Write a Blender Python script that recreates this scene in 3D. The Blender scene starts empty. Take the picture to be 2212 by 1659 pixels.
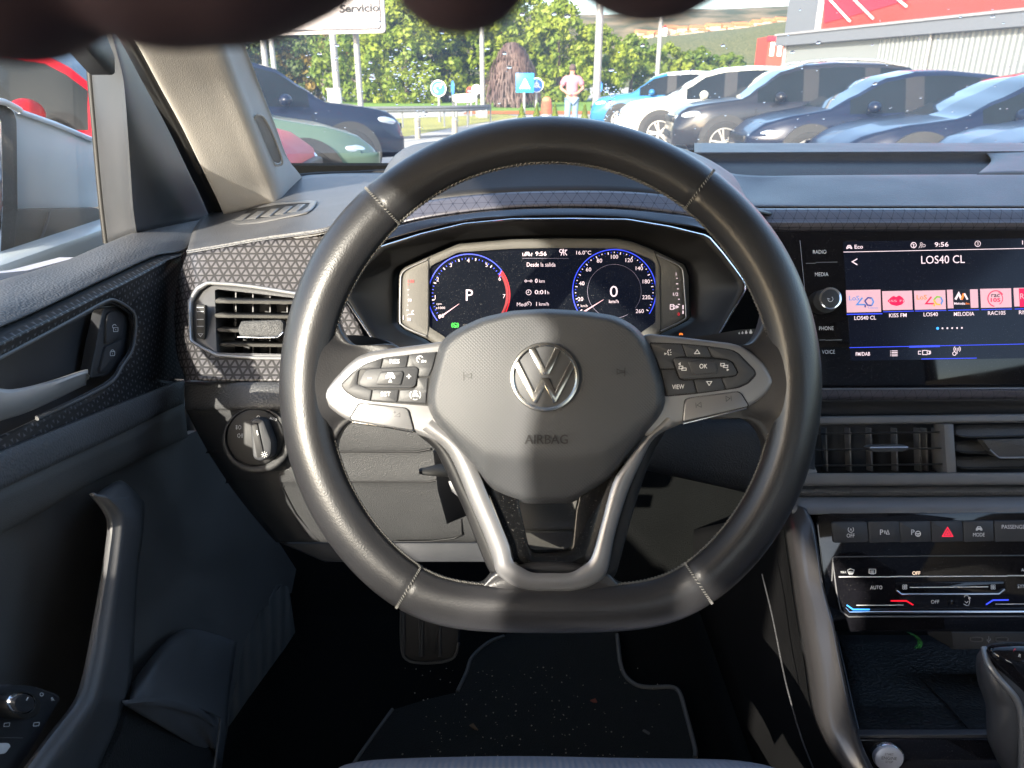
import bpy, bmesh, math, random
from math import radians, sin, cos, pi, sqrt, atan2
from mathutils import Vector, Matrix, noise
random.seed(7)
S = bpy.context.scene
COL = S.collection
# ------------------------------------------------------------------ camera
PITCH = radians(22.0)
CAM = Vector((0, 0, 1.25))
cd = bpy.data.cameras.new('camera'); cam = bpy.data.objects.new('camera', cd); COL.objects.link(cam)
cam.location = CAM; cam.rotation_euler = (radians(90) - PITCH, 0, 0)
cd.sensor_width = 36.0; cd.lens = 26.04; cd.clip_start = 0.01; cd.clip_end = 9000
cd.dof.use_dof = True; cd.dof.focus_distance = 0.69
S.camera = cam
cd.dof.aperture_fstop = 19.0          # about 1.5 mm opening, as on a phone
# ------------------------------------------------------------------ light
TRAVEL = Vector((1.0, 1.70, -0.77)).normalized()
w = bpy.data.worlds.new('World'); S.world = w; w.use_nodes = True
nt = w.node_tree; bg = nt.nodes['Background']
sky = nt.nodes.new('ShaderNodeTexSky'); sky.sky_type = 'NISHITA'; sky.sun_disc = False
sky.sun_elevation = math.asin(-TRAVEL.z); sky.sun_rotation = atan2(-TRAVEL.x, -TRAVEL.y) % (2 * pi)
sky.air_density = 1.0; sky.dust_density = 2.6; sky.altitude = 400
nt.links.new(sky.outputs[0], bg.inputs[0]); bg.inputs[1].default_value = 0.15
sd = bpy.data.lights.new('sun', 'SUN'); sd.energy = 3.0; sd.angle = radians(0.53); sd.color = (1.0, 0.925, 0.80)
sun = bpy.data.objects.new('sun', sd); COL.objects.link(sun)
sun.rotation_euler = TRAVEL.to_track_quat('-Z', 'Y').to_euler()
S.view_settings.view_transform = 'Standard'; S.view_settings.look = 'None'
S.view_settings.gamma = 1; S.view_settings.use_curve_mapping = False
S.view_settings.exposure = 2.2
S.cycles.max_bounces = 10; S.cycles.transparent_max_bounces = 16; S.cycles.use_denoising = True
S.cycles.sample_clamp_indirect = 6
# ------------------------------------------------------------------ geometry helpers
F = 1600.0; CX = 1106.0; CY = 829.5
RT = Vector((1, 0, 0)); UPV = Vector((0, sin(PITCH), cos(PITCH))); FW = Vector((0, cos(PITCH), -sin(PITCH)))
def ray(x, y): return RT * ((x - CX) / F) + UPV * ((CY - y) / F) + FW
def K(x, y, D): return CAM + ray(x, y) * D
def KX(x, y, X): return CAM + ray(x, y) * (X * 1.04 * F / (x - CX))
def KZ(x, y, Z):
    r = ray(x, y); return CAM + r * ((Z - CAM.z) / r.z)
def KY(x, y, Y):
    r = ray(x, y); return CAM + r * (Y / r.y)
def q(c, r, pts):                       # points read in one sixteenth of the photograph
    return [(553 * c + u * .25, 414.75 * r + v * .25) for u, v in pts]
def dep(p):                             # depth of a world point
    return (p - CAM).dot(FW)
_loc = {}
def thing(name, label, cat, loc, group=None):
    o = bpy.data.objects.new(name, None); COL.objects.link(o); o.location = loc; o.empty_display_size = .05
    o['label'] = label; o['category'] = cat
    if group: o['group'] = group
    _loc[o.name] = Vector(loc); return o
def tag(o, label, cat=None, group=None):
    o['label'] = label
    if cat: o['category'] = cat
    if group: o['group'] = group
    return o
def wl(p): return _loc.get(p.name, Vector((0, 0, 0))) if p else Vector((0, 0, 0))
def finish(o, parent, loc):
    COL.objects.link(o)
    _loc[o.name] = Vector(loc)
    if parent: o.parent = parent; o.location = Vector(loc) - wl(parent)
    else: o.location = loc
    return o
def mk(name, verts, faces, mat, parent=None, smooth=True, ang=35, uv=None, origin=None):
    verts = [Vector(v) for v in verts]
    if origin is None:
        c = Vector((0, 0, 0))
        for v in verts: c += v
        c /= max(1, len(verts))
    else: c = Vector(origin)
    me = bpy.data.meshes.new(name); me.from_pydata([v - c for v in verts], [], faces)
    if mat: me.materials.append(mat)
    if uv:
        l = me.uv_layers.new(name='uv')
        for p in me.polygons:
            for li in p.loop_indices: l.data[li].uv = uv[me.loops[li].vertex_index]
    me.validate()
    if smooth:
        for p in me.polygons: p.use_smooth = True
        if ang < 179: me.set_sharp_from_angle(angle=radians(ang))
    return finish(bpy.data.objects.new(name, me), parent, c)
def from_bm(name, bm, mat, parent=None, smooth=True, ang=35):
    bm.normal_update()
    vs = [v.co.copy() for v in bm.verts]
    idx = {v: i for i, v in enumerate(bm.verts)}
    fs = [[idx[v] for v in f.verts] for f in bm.faces]
    bm.free(); return mk(name, vs, fs, mat, parent, smooth, ang)
def cr(pts, n=6, closed=False):         # Catmull-Rom through tuples or vectors
    P = [Vector(p) for p in pts]; N = len(P); out = []
    if N < 3: closed = False
    segs = N if closed else N - 1
    for i in range(segs):
        p1 = P[i]; p2 = P[(i + 1) % N]
        p0 = P[i - 1] if (closed or i > 0) else p1 * 2 - p2
        p3 = P[(i + 2) % N] if (closed or i + 2 < N) else p2 * 2 - p1
        for k in range(n):
            t = k / n
            out.append(0.5 * ((2 * p1) + (p2 - p0) * t + (2 * p0 - 5 * p1 + 4 * p2 - p3) * t * t + (3 * p1 - p0 - 3 * p2 + p3) * t ** 3))
    if not closed: out.append(P[-1])
    return out
def rnd(pts, r, n=4):                   # round the corners of a closed pixel outline
    out = []; N = len(pts)
    for i in range(N):
        p = Vector(pts[i][:2]); a = Vector(pts[i - 1][:2]) - p; b = Vector(pts[(i + 1) % N][:2]) - p
        la, lb = a.length, b.length
        if la < 1e-6 or lb < 1e-6: continue
        rr = min(r, la * .45, lb * .45); a = a / la * rr; b = b / lb * rr
        for k in range(n + 1):
            t = k / n; out.append(tuple(p + a * (1 - t) ** 2 + b * t * t))
    return out
def DD(D, x, y): return D(x, y) if callable(D) else D
def plane(D0, x0, y0, kx, ky): return lambda x, y: D0 / (1 + kx * (x - x0) + ky * (y - y0))
def orient(pts):
    a = sum(pts[i - 1][0] * pts[i][1] - pts[i][0] * pts[i - 1][1] for i in range(len(pts)))
    return list(pts) if a > 0 else list(pts)[::-1]
def plate(name, pts, D, th, mat, parent, bev=.0008, seg=2, r=0, proj=None):
    if r: pts = rnd(pts, r)
    pts = orient(pts)
    f = proj or (lambda x, y: K(x, y, DD(D, x, y)))
    bm = bmesh.new(); V = [bm.verts.new(f(x, y)) for x, y in pts][::-1]
    fc = bm.faces.new(V); bm.normal_update()
    n = fc.normal.copy()
    cen = fc.calc_center_median()
    if n.dot(cen - CAM) > 0: fc.normal_flip(); bm.normal_update(); n = fc.normal.copy()
    V2 = [bm.verts.new(v.co - n * th) for v in fc.verts]; VV = list(fc.verts); N = len(VV)
    for i in range(N):
        bm.faces.new((VV[i], V2[i], V2[(i + 1) % N], VV[(i + 1) % N]))
    bm.faces.new(V2[::-1])
    if bev:
        es = [e for e in fc.edges]
        try: bmesh.ops.bevel(bm, geom=es, offset=bev, segments=seg, profile=.5, affect='EDGES', clamp_overlap=True)
        except Exception: pass
    bmesh.ops.recalc_face_normals(bm, faces=bm.faces)
    return from_bm(name, bm, mat, parent)
def grid_faces(R, C, closed=False):
    fs = []
    for i in range(R - 1):
        for j in range(C if closed else C - 1):
            k = (j + 1) % C
            fs.append((i * C + j, (i + 1) * C + j, (i + 1) * C + k, i * C + k))
    return fs
def loft(name, rows, mat, parent, nr=4, nc=4, closed=False, solid=0, ang=40, smooth_rows=True):
    """rows: lists of world vectors of one length; refined both ways"""
    R = [cr(r, nc, closed) if nc > 1 else [Vector(p) for p in r] for r in rows]
    if nr > 1 and len(R) > 2 and smooth_rows:
        cols = [cr([r[j] for r in R], nr) for j in range(len(R[0]))]
        R = [[c[i] for c in cols] for i in range(len(cols[0]))]
    elif nr > 1:
        R2 = []
        for a, b in zip(R, R[1:]):
            for k in range(nr): R2.append([p.lerp(s, k / nr) for p, s in zip(a, b)])
        R2.append(R[-1]); R = R2
    C = len(R[0]); vs = [p for r in R for p in r]
    uv = []; acc = [0.0] * C
    for i, r in enumerate(R):
        u = 0.0
        for j, p in enumerate(r):
            if i: acc[j] += (p - R[i - 1][j]).length
            if j: u += (p - r[j - 1]).length
            uv.append((u, acc[j]))
    o = mk(name, vs, grid_faces(len(R), C, closed), mat, parent, ang=ang, uv=uv)
    # faces towards the camera
    me = o.data; me.update()
    s = sum(p.normal.dot((o_c(o) + p.center) - CAM) * p.area for p in me.polygons)
    if s > 0: me.flip_normals()
    if solid:
        m = o.modifiers.new('thick', 'SOLIDIFY'); m.thickness = solid; m.offset = -1
    return o
def o_c(o): return _loc[o.name]
def rowk(pts): return [K(*p) for p in pts]
def resample(pts, n, closed=True):
    P = [Vector(p[:2]) for p in pts]
    if closed: P.append(P[0])
    L = [0]
    for a, b in zip(P, P[1:]): L.append(L[-1] + (b - a).length)
    out = []
    for k in range(n):
        t = L[-1] * k / (n if closed else n - 1); i = 0
        while i < len(L) - 2 and L[i + 1] < t: i += 1
        f = (t - L[i]) / max(1e-9, L[i + 1] - L[i]); out.append(P[i].lerp(P[i + 1], min(1, f)))
    return out
def polar(pts, cx, cy, n):              # outline -> n points at even angles round (cx,cy)
    P = [Vector(p[:2]) for p in pts]; c = Vector((cx, cy)); out = []
    for k in range(n):
        a = 2 * pi * k / n; d = Vector((cos(a), sin(a))); best = None
        for i in range(len(P)):
            p, s = P[i - 1] - c, P[i] - c; e = s - p
            den = d.x * e.y - d.y * e.x
            if abs(den) < 1e-9: continue
            t = (p.x * e.y - p.y * e.x) / den; u = (p.x * d.y - p.y * d.x) / den
            if t > 0 and -1e-6 <= u <= 1 + 1e-6 and (best is None or t > best): best = t
        out.append(c + d * (best or 1))
    return out
def ring(name, outer, inner, cx, cy, D, mat, parent, rows=6, n=96, lip=0, solid=.002, prof=None):
    A = polar(outer, cx, cy, n); B = polar(inner, cx, cy, n); R = []
    for i in range(rows + 1):
        t = i / rows
        R.append([K(a.x + (b.x - a.x) * t, a.y + (b.y - a.y) * t, DD(D, a.x + (b.x - a.x) * t, a.y + (b.y - a.y) * t) + (prof(t) if prof else 0)) for a, b in zip(A, B)])
    if lip: R.append([p + FW * lip for p in R[-1]])
    return loft(name, R, mat, parent, nr=1, nc=1, closed=True, solid=solid)
def dome(name, outline, cx, cy, D, h, mat, parent, rows=14, n=96, back=.01):
    """a cap: h(x,y,t) = height towards the viewer, t = 0 centre .. 1 edge"""
    A = polar(outline, cx, cy, n); vs = []; uv = []
    c = Vector((cx, cy))
    for i in range(1, rows + 1):
        t = i / rows
        for a in A:
            p = c.lerp(a, t); vs.append(K(p.x, p.y, DD(D, p.x, p.y) - h(p.x, p.y, t))); uv.append((p.x / 3000, p.y / 3000))
    for a in A: vs.append(K(a.x, a.y, DD(D, a.x, a.y) + back)); uv.append((a.x / 3000, a.y / 3000))
    fs = [tuple(reversed(f)) for f in grid_faces(rows + 1, n, True)]
    vs.append(K(cx, cy, DD(D, cx, cy) - h(cx, cy, 0))); uv.append((cx / 3000, cy / 3000)); m = len(vs) - 1
    fs += [(m, (j + 1) % n, j) for j in range(n)]
    o = mk(name, vs, fs, mat, parent, ang=50, uv=uv); return o
def tube(name, path, r, mat, parent=None, seg=8, closed=False, flat=1.0, up=None):
    P = [Vector(p) for p in path]; N = len(P); vs = []
    rr = r if callable(r) else (lambda t: r)
    prev = None
    for i, p in enumerate(P):
        a = P[i - 1] if (closed or i) else p; b = P[(i + 1) % N] if (closed or i < N - 1) else p
        t = (b - a).normalized()
        if prev is None:
            u = up or (Vector((0, 0, 1)) if abs(t.z) < .9 else Vector((1, 0, 0)))
            n = (u - t * u.dot(t)).normalized()
        else: n = (prev - t * prev.dot(t)).normalized()
        prev = n; b2 = t.cross(n); R = rr(i / max(1, N - 1))
        for k in range(seg):
            an = 2 * pi * k / seg; vs.append(p + n * (cos(an) * R * flat) + b2 * (sin(an) * R))
    fs = [tuple(reversed(f)) for f in grid_faces(N + (1 if closed else 0), seg, True)]
    if closed: fs = [tuple(i % (N * seg) for i in f) for f in fs]
    else:
        fs.append(tuple(range(seg))[::-1]); fs.append(tuple(range((N - 1) * seg, N * seg)))
    return mk(name, vs, fs, mat, parent, ang=60)
def boxm(bm, c, s, rot=None):
    m = Matrix.Translation(c) @ (rot.to_4x4() if rot else Matrix.Identity(4)) @ Matrix.Diagonal((s[0], s[1], s[2], 1))
    bmesh.ops.create_cube(bm, size=1, matrix=m)
def box(name, c, s, mat, parent=None, bev=0, rot=None):
    bm = bmesh.new(); boxm(bm, c, s, rot)
    if bev: bmesh.ops.bevel(bm, geom=bm.edges[:], offset=bev, segments=2, profile=.5, affect='EDGES')
    return from_bm(name, bm, mat, parent)
def disc(cx, cy, r, n=40, ry=None): return [(cx + r * cos(2 * pi * k / n), cy + (ry or r) * sin(2 * pi * k / n)) for k in range(n)]
_zo = [0]
def strokes(name, paths, w, D, mat, parent, cx=0, cy=0, s=1, rot=0, close=()):
    """flat ribbons of width w (pixels) on the plane at depth D"""
    vs = []; fs = []; ca, sa = cos(rot), sin(rot)
    for pi_, path in enumerate(paths):
        P = [Vector((cx + s * (x * ca + y * sa), cy + s * (-x * sa + y * ca))) for x, y in path]
        cl = pi_ in close or (len(P) > 2 and (P[0] - P[-1]).length < 1e-3)
        if cl and (P[0] - P[-1]).length < 1e-3: P = P[:-1]
        N = len(P); b = len(vs); dz = .00003 * (pi_ % 4)
        for i, p in enumerate(P):
            a = P[i - 1] if (cl or i) else None; c = P[(i + 1) % N] if (cl or i < N - 1) else None
            d1 = (p - a).normalized() if a is not None else None; d2 = (c - p).normalized() if c is not None else None
            d = ((d1 or d2) + (d2 or d1)); d = d.normalized() if d.length > 1e-4 else (d1 or d2)
            nn = Vector((-d.y, d.x)); k = 1
            if d1 is not None and d2 is not None: k = 1 / max(.5, abs(nn.dot(Vector((-d1.y, d1.x)))))
            for sg in (-1, 1):
                e = p + nn * (sg * w * .5 * k); vs.append(K(e.x, e.y, DD(D, e.x, e.y) - .0002 - dz))
        for i in range(N if cl else N - 1):
            j = (i + 1) % N; fs.append((b + 2 * i, b + 2 * j, b + 2 * j + 1, b + 2 * i + 1))
    o = mk(name, vs, fs, mat, parent, smooth=False); return o
def arc(cx, cy, r, a0, a1, n=24, ry=None):
    return [(cx + r * cos(radians(a0 + (a1 - a0) * k / n)), cy + (ry or r) * sin(radians(a0 + (a1 - a0) * k / n))) for k in range(n + 1)]
def text(s, x, y, h, D, mat, parent, rot=0, wide=None, bold=0.0, name='lettering', ext=.00012, proj=None, al='CENTER'):
    cu = bpy.data.curves.new('t', 'FONT'); cu.body = s; cu.size = 1; cu.align_x = al; cu.align_y = 'CENTER'
    cu.resolution_u = 3; cu.offset = bold
    ob = bpy.data.objects.new('t', cu)
    me = bpy.data.meshes.new_from_object(ob)
    bpy.data.objects.remove(ob); bpy.data.curves.remove(cu)
    if not me.vertices: return None
    ys = [v.co.y for v in me.vertices]; xs = [v.co.x for v in me.vertices]
    k = h / (max(ys) - min(ys)) if h else 1
    kx = k if wide is None else wide / (max(xs) - min(xs))
    my = (max(ys) + min(ys)) / 2; mx = (max(xs) + min(xs)) / 2 if al == 'CENTER' else min(xs)
    ca, sa = cos(rot), sin(rot)
    vs = []
    for v in me.vertices:
        a = (v.co.x - mx) * kx; b = (v.co.y - my) * k
        px = x + a * ca + b * sa; py = y + a * sa - b * ca
        vs.append(proj(px, py) if proj else K(px, py, DD(D, px, py) - .0002 - ext))
    fs = [tuple(p.vertices) for p in me.polygons]
    o = mk(name, vs, fs, mat, parent, smooth=False)
    bpy.data.meshes.remove(me); return o
# ------------------------------------------------------------------ materials
MATS = {}
def mat(name, col, rough=.5, metal=0.0, bump=None, coat=0.0, spec=.5, emis=None, es=1.0, vary=.12, trans=0.0, ior=1.45, coatr=.05, dust=0.0, rv=.08):
    """bump = (kind, cells per metre, height in metres, strength)"""
    m = bpy.data.materials.new(name); m.use_nodes = True; N = m.node_tree.nodes; L = m.node_tree.links
    b = N['Principled BSDF']; MATS[name] = m
    b.inputs['Base Color'].default_value = (*col, 1); b.inputs['Roughness'].default_value = rough
    b.inputs['Metallic'].default_value = metal; b.inputs['IOR'].default_value = ior
    b.inputs['Specular IOR Level'].default_value = spec
    b.inputs['Coat Weight'].default_value = coat; b.inputs['Coat Roughness'].default_value = coatr
    b.inputs['Transmission Weight'].default_value = trans
    if emis: b.inputs['Emission Color'].default_value = (*emis, 1); b.inputs['Emission Strength'].default_value = es
    tc = N.new('ShaderNodeTexCoord')
    if vary:
        n = N.new('ShaderNodeTexNoise'); n.inputs['Scale'].default_value = 14; n.inputs['Detail'].default_value = 2
        L.new(tc.outputs['Object'], n.inputs['Vector'])
        r = N.new('ShaderNodeMapRange'); r.inputs[1].default_value = .3; r.inputs[2].default_value = .7
        r.inputs[3].default_value = 1 - vary; r.inputs[4].default_value = 1 + vary; r.clamp = False
        L.new(n.outputs[0], r.inputs[0])
        mx = N.new('ShaderNodeVectorMath'); mx.operation = 'SCALE'; mx.inputs[0].default_value = col
        L.new(r.outputs[0], mx.inputs['Scale']); src = mx.outputs[0]
        if dust:
            n2 = N.new('ShaderNodeTexNoise'); n2.inputs['Scale'].default_value = 1100; n2.inputs['Detail'].default_value = 2
            L.new(tc.outputs['Object'], n2.inputs['Vector'])
            r2 = N.new('ShaderNodeMapRange'); r2.inputs[1].default_value = .66; r2.inputs[2].default_value = .76; r2.inputs[4].default_value = dust
            L.new(n2.outputs[0], r2.inputs[0])
            mm = N.new('ShaderNodeMix'); mm.data_type = 'RGBA'; L.new(r2.outputs[0], mm.inputs[0]); L.new(src, mm.inputs[6]); mm.inputs[7].default_value = (.5, .48, .44, 1)
            src = mm.outputs[2]
        L.new(src, b.inputs['Base Color'])
        r3 = N.new('ShaderNodeMapRange'); r3.inputs[1].default_value = .3; r3.inputs[2].default_value = .7
        r3.inputs[3].default_value = max(0.01, rough - rv * .5); r3.inputs[4].default_value = rough + rv * .5; r3.clamp = False
        L.new(n.outputs[0], r3.inputs[0])
        if rough > .05: L.new(r3.outputs[0], b.inputs['Roughness'])
    if bump:
        kind, sc, dist, st = bump
        if kind == 'grain':
            t = N.new('ShaderNodeTexVoronoi'); t.feature = 'SMOOTH_F1'; t.inputs['Scale'].default_value = sc
            out = t.outputs['Distance']
        elif kind == 'weave':
            t = N.new('ShaderNodeTexWave'); t.inputs['Scale'].default_value = sc; t.inputs['Distortion'].default_value = .2; out = t.outputs[0]
        else:
            t = N.new('ShaderNodeTexNoise'); t.inputs['Scale'].default_value = sc; t.inputs['Detail'].default_value = 4; out = t.outputs[0]
        L.new(tc.outputs['Object'], t.inputs['Vector'])
        bu = N.new('ShaderNodeBump'); bu.inputs['Distance'].default_value = dist; bu.inputs['Strength'].default_value = st
        L.new(out, bu.inputs['Height']); L.new(bu.outputs[0], b.inputs['Normal'])
        if coat: L.new(bu.outputs[0], b.inputs['Coat Normal'])
    return m
def glow(name, col, st):
    st *= .72
    return mat(name, tuple(c * .3 for c in col), .5, emis=col, es=st, vary=0)
leather = mat('black smooth leather', (.020, .020, .022), .36, coat=.10, coatr=.25, bump=('noise', 900, .0006, .25), spec=.55, vary=.2)
thread = mat('pale grey thread', (.17, .165, .155), .7)
soft = mat('grained soft plastic', (.074, .075, .078), .50, bump=('grain', 520, .0011, .6), spec=.5)
hard = mat('grained hard plastic', (.044, .045, .047), .50, bump=('grain', 1150, .0008, .7))
softtop = mat('grained dashboard top', (.084, .086, .093), .46, bump=('grain', 620, .0008, .5))
ventm = mat('vent slat plastic', (.085, .083, .078), .5, bump=('noise', 1400, .0004, .3))
ventf = mat('bright vent frame', (.62, .62, .62), .25, metal=.55, vary=.03)
doorsil = mat('bright door pull', (.50, .49, .48), .32, metal=.45, vary=.03)
doorp = mat('door panel plastic', (.095, .093, .090), .6, bump=('noise', 1100, .0008, .6))
matte = mat('smooth dark plastic', (.035, .037, .042), .42, bump=('noise', 1500, .0004, .3))
greyp = mat('smooth grey plastic', (.105, .106, .110), .38, bump=('noise', 1500, .0003, .25))
black = mat('deep black plastic', (.008, .008, .009), .55)
gloss = mat('gloss black panel', (.006, .006, .008), .07, dust=.15)
insert = mat('dusty black insert', (.004, .004, .004), .16, dust=.25, rv=.04)
satin = mat('satin silver plastic', (.215, .215, .222), .34, metal=.55, bump=('noise', 2500, .0002, .3), vary=.04)
chrome = mat('polished chrome', (.80, .81, .83), .10, metal=1, vary=.03, rv=.03)
buttonm = mat('button plastic', (.034, .036, .041), .45, bump=('noise', 1800, .0003, .3))
white_print = mat('white print', (.72, .73, .74), .5, vary=0)
grey_print = mat('grey print', (.30, .32, .36), .5, vary=0)
emboss = mat('embossed print', (.016, .016, .017), .5, vary=0)
dark_print = mat('dark print', (.05, .05, .055), .5, vary=0)
red_print = mat('red print', (.75, .05, .08), .5, vary=0)
seal = mat('black rubber seal', (.012, .012, .012), .6)
beige = mat('beige woven pillar trim', (.43, .41, .385), .85, bump=('grain', 900, .0006, .5), vary=.05)
carpet = mat('black carpet', (.006, .0065, .0065), .95, bump=('noise', 700, .003, 1), dust=.04, spec=.08)
matm = mat('black loop carpet mat', (.010, .012, .011), .95, bump=('noise', 500, .004, 1), dust=.12)
piping = mat('grey mat piping', (.085, .085, .082), .7)
fabric = mat('grey ribbed seat cloth', (.22, .222, .25), .9, bump=('weave', 60, .001, .6))
rubber = mat('black rubber', (.02, .02, .02), .6)
column = mat('grey column shroud', (.085, .082, .076), .5, bump=('noise', 1000, .0008, .6))
screen = mat('unlit display surface', (.004, .005, .007), .15, dust=.2, spec=.3, emis=(.30, .42, 1.0), es=.003)
binn = mat('binnacle black', (.005, .005, .0055), .6)
housing = mat('cluster surround', (.085, .081, .073), .55, bump=('noise', 1200, .0006, .5))
g_white = glow('display white', (1.0, .78, .83), .36)
g_dim = glow('display dim white', (1.0, .80, .84), .22); g_faint = glow('display faint', (.7, .6, .8), .03)
g_blue = glow('display blue', (.05, .09, 1.0), .38)
g_red = glow('display red', (1.0, .01, .03), .34)
g_dred = glow('display dark red', (.5, .0, .02), .06)
g_green = glow('display green', (.03, .8, .06), .30)
g_orange = glow('display orange', (1.0, .22, .03), .45)
g_lblue = glow('display light blue', (.05, .35, 1.0), .60)
g_pink = glow('display pale pink', (1.0, .58, .65), .25)
g_tblue = glow('logo blue', (.10, .30, .75), .30)
g_navy = glow('logo navy', (.06, .09, .35), .25)
g_yel = glow('logo yellow', (1.0, .45, .03), .40)
g_lime = glow('logo lime', (.25, .55, .04), .35)
g_black = glow('logo black', (.01, .01, .02), .2)
g_crim = glow('logo crimson', (.75, .01, .08), .40)
g_grey = glow('logo grey', (.5, .42, .46), .3)
def pattern_mat(name, light, dark, cell, line, rough=.35, coat=.2, node=.0, fade=0.0):
    """triangle lattice printed on a trim: three families of lines"""
    m = mat(name, light, rough, vary=0, coat=coat); N = m.node_tree.nodes; L = m.node_tree.links; b = N['Principled BSDF']
    tc = N.new('ShaderNodeTexCoord'); ds = []; cs = []
    for a in (90, 30, 150):
        d = N.new('ShaderNodeVectorMath'); d.operation = 'DOT_PRODUCT'; d.inputs[1].default_value = (cos(radians(a)) / cell, sin(radians(a)) / cell, 0)
        L.new(tc.outputs['UV'], d.inputs[0])
        f = N.new('ShaderNodeMath'); f.operation = 'PINGPONG'; f.inputs[1].default_value = .5; L.new(d.outputs['Value'], f.inputs[0])
        ds.append(f.outputs[0])
    mn = N.new('ShaderNodeMath'); mn.operation = 'MINIMUM'; L.new(ds[0], mn.inputs[0]); L.new(ds[1], mn.inputs[1])
    m2 = N.new('ShaderNodeMath'); m2.operation = 'MINIMUM'; L.new(mn.outputs[0], m2.inputs[0]); L.new(ds[2], m2.inputs[1])
    mr = N.new('ShaderNodeMapRange'); mr.inputs[1].default_value = line * .7; mr.inputs[2].default_value = line * 1.3
    L.new(m2.outputs[0], mr.inputs[0])
    out = mr.outputs[0]
    if node:
        ad = N.new('ShaderNodeMath'); ad.operation = 'ADD'; L.new(ds[0], ad.inputs[0]); L.new(ds[1], ad.inputs[1])
        a2 = N.new('ShaderNodeMath'); a2.operation = 'ADD'; L.new(ad.outputs[0], a2.inputs[0]); L.new(ds[2], a2.inputs[1])
        r2 = N.new('ShaderNodeMapRange'); r2.inputs[1].default_value = node * .8; r2.inputs[2].default_value = node * 1.2; L.new(a2.outputs[0], r2.inputs[0])
        mu = N.new('ShaderNodeMath'); mu.operation = 'MULTIPLY'; L.new(out, mu.inputs[0]); L.new(r2.outputs[0], mu.inputs[1]); out = mu.outputs[0]
    mx = N.new('ShaderNodeMix'); mx.data_type = 'RGBA'; mx.inputs[6].default_value = (*dark, 1); mx.inputs[7].default_value = (*light, 1)
    L.new(out, mx.inputs[0]); L.new(mx.outputs[2], b.inputs['Base Color'])
    rr = N.new('ShaderNodeMapRange'); rr.inputs[3].default_value = rough + .25; rr.inputs[4].default_value = rough; L.new(out, rr.inputs[0]); L.new(rr.outputs[0], b.inputs['Roughness'])
    bu = N.new('ShaderNodeBump'); bu.inputs['Distance'].default_value = .0004; bu.inputs['Strength'].default_value = .4; L.new(out, bu.inputs['Height']); L.new(bu.outputs[0], b.inputs['Normal'])
    return m
pat_wide = pattern_mat('triangle pattern trim', (.105, .10, .107), (.017, .016, .017), .0080, .13)
pat_thin = pattern_mat('fine line pattern trim', (.075, .075, .095), (.02, .02, .03), .0105, .025, node=.20, rough=.3)
pat_door = pattern_mat('dark triangle pattern trim', (.12, .125, .14), (.010, .011, .013), .0080, .24, rough=.3)
def airbag_mat():
    m = mat('fine dotted airbag vinyl', (.050, .052, .056), .5, vary=.05); N = m.node_tree.nodes; L = m.node_tree.links; b = N['Principled BSDF']
    tc = N.new('ShaderNodeTexCoord'); ds = []
    for a in (45, 135):
        d = N.new('ShaderNodeVectorMath'); d.operation = 'DOT_PRODUCT'; d.inputs[1].default_value = (cos(radians(a)) * 560, sin(radians(a)) * 560, 0)
        L.new(tc.outputs['UV'], d.inputs[0]); f = N.new('ShaderNodeMath'); f.operation = 'PINGPONG'; f.inputs[1].default_value = .5; L.new(d.outputs['Value'], f.inputs[0]); ds.append(f.outputs[0])
    mu = N.new('ShaderNodeMath'); mu.operation = 'MULTIPLY'; L.new(ds[0], mu.inputs[0]); L.new(ds[1], mu.inputs[1])
    bu = N.new('ShaderNodeBump'); bu.inputs['Distance'].default_value = .0006; bu.inputs['Strength'].default_value = .8; L.new(mu.outputs[0], bu.inputs['Height']); L.new(bu.outputs[0], b.inputs['Normal'])
    return m
airbagm = airbag_mat()
def glass_mat(name, tint, dirt, fres=1.5):
    m = bpy.data.materials.new(name); m.use_nodes = True; N = m.node_tree.nodes; L = m.node_tree.links; N.clear()
    o = N.new('ShaderNodeOutputMaterial'); t = N.new('ShaderNodeBsdfTransparent'); t.inputs[0].default_value = (*tint, 1)
    g = N.new('ShaderNodeBsdfGlossy'); g.inputs['Roughness'].default_value = .01
    lw = N.new('ShaderNodeLayerWeight'); lw.inputs[0].default_value = .5
    pw = N.new('ShaderNodeMath'); pw.operation = 'POWER'; pw.inputs[1].default_value = 5; L.new(lw.outputs['Facing'], pw.inputs[0])
    f = N.new('ShaderNodeMath'); f.operation = 'MULTIPLY_ADD'; f.inputs[1].default_value = .80; f.inputs[2].default_value = .035; L.new(pw.outputs[0], f.inputs[0])
    a = N.new('ShaderNodeMixShader'); L.new(f.outputs[0], a.inputs[0]); L.new(t.outputs[0], a.inputs[1]); L.new(g.outputs[0], a.inputs[2])
    d = N.new('ShaderNodeBsdfTranslucent'); d.inputs[0].default_value = (.8, .8, .8, 1)
    n = N.new('ShaderNodeTexNoise'); n.inputs['Scale'].default_value = 9; n.inputs['Detail'].default_value = 8
    tc = N.new('ShaderNodeTexCoord'); L.new(tc.outputs['Object'], n.inputs['Vector'])
    r = N.new('ShaderNodeMapRange'); r.inputs[3].default_value = dirt * .5; r.inputs[4].default_value = dirt * 1.5; L.new(n.outputs[0], r.inputs[0])
    b = N.new('ShaderNodeMixShader'); L.new(r.outputs[0], b.inputs[0]); L.new(a.outputs[0], b.inputs[1]); L.new(d.outputs[0], b.inputs[2]); L.new(b.outputs[0], o.inputs[0])
    return m
windm = glass_mat('windscreen glass', (.97, .98, .97), .085)
sidem = glass_mat('side window glass', (.97, .98, .97), .004)
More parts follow.
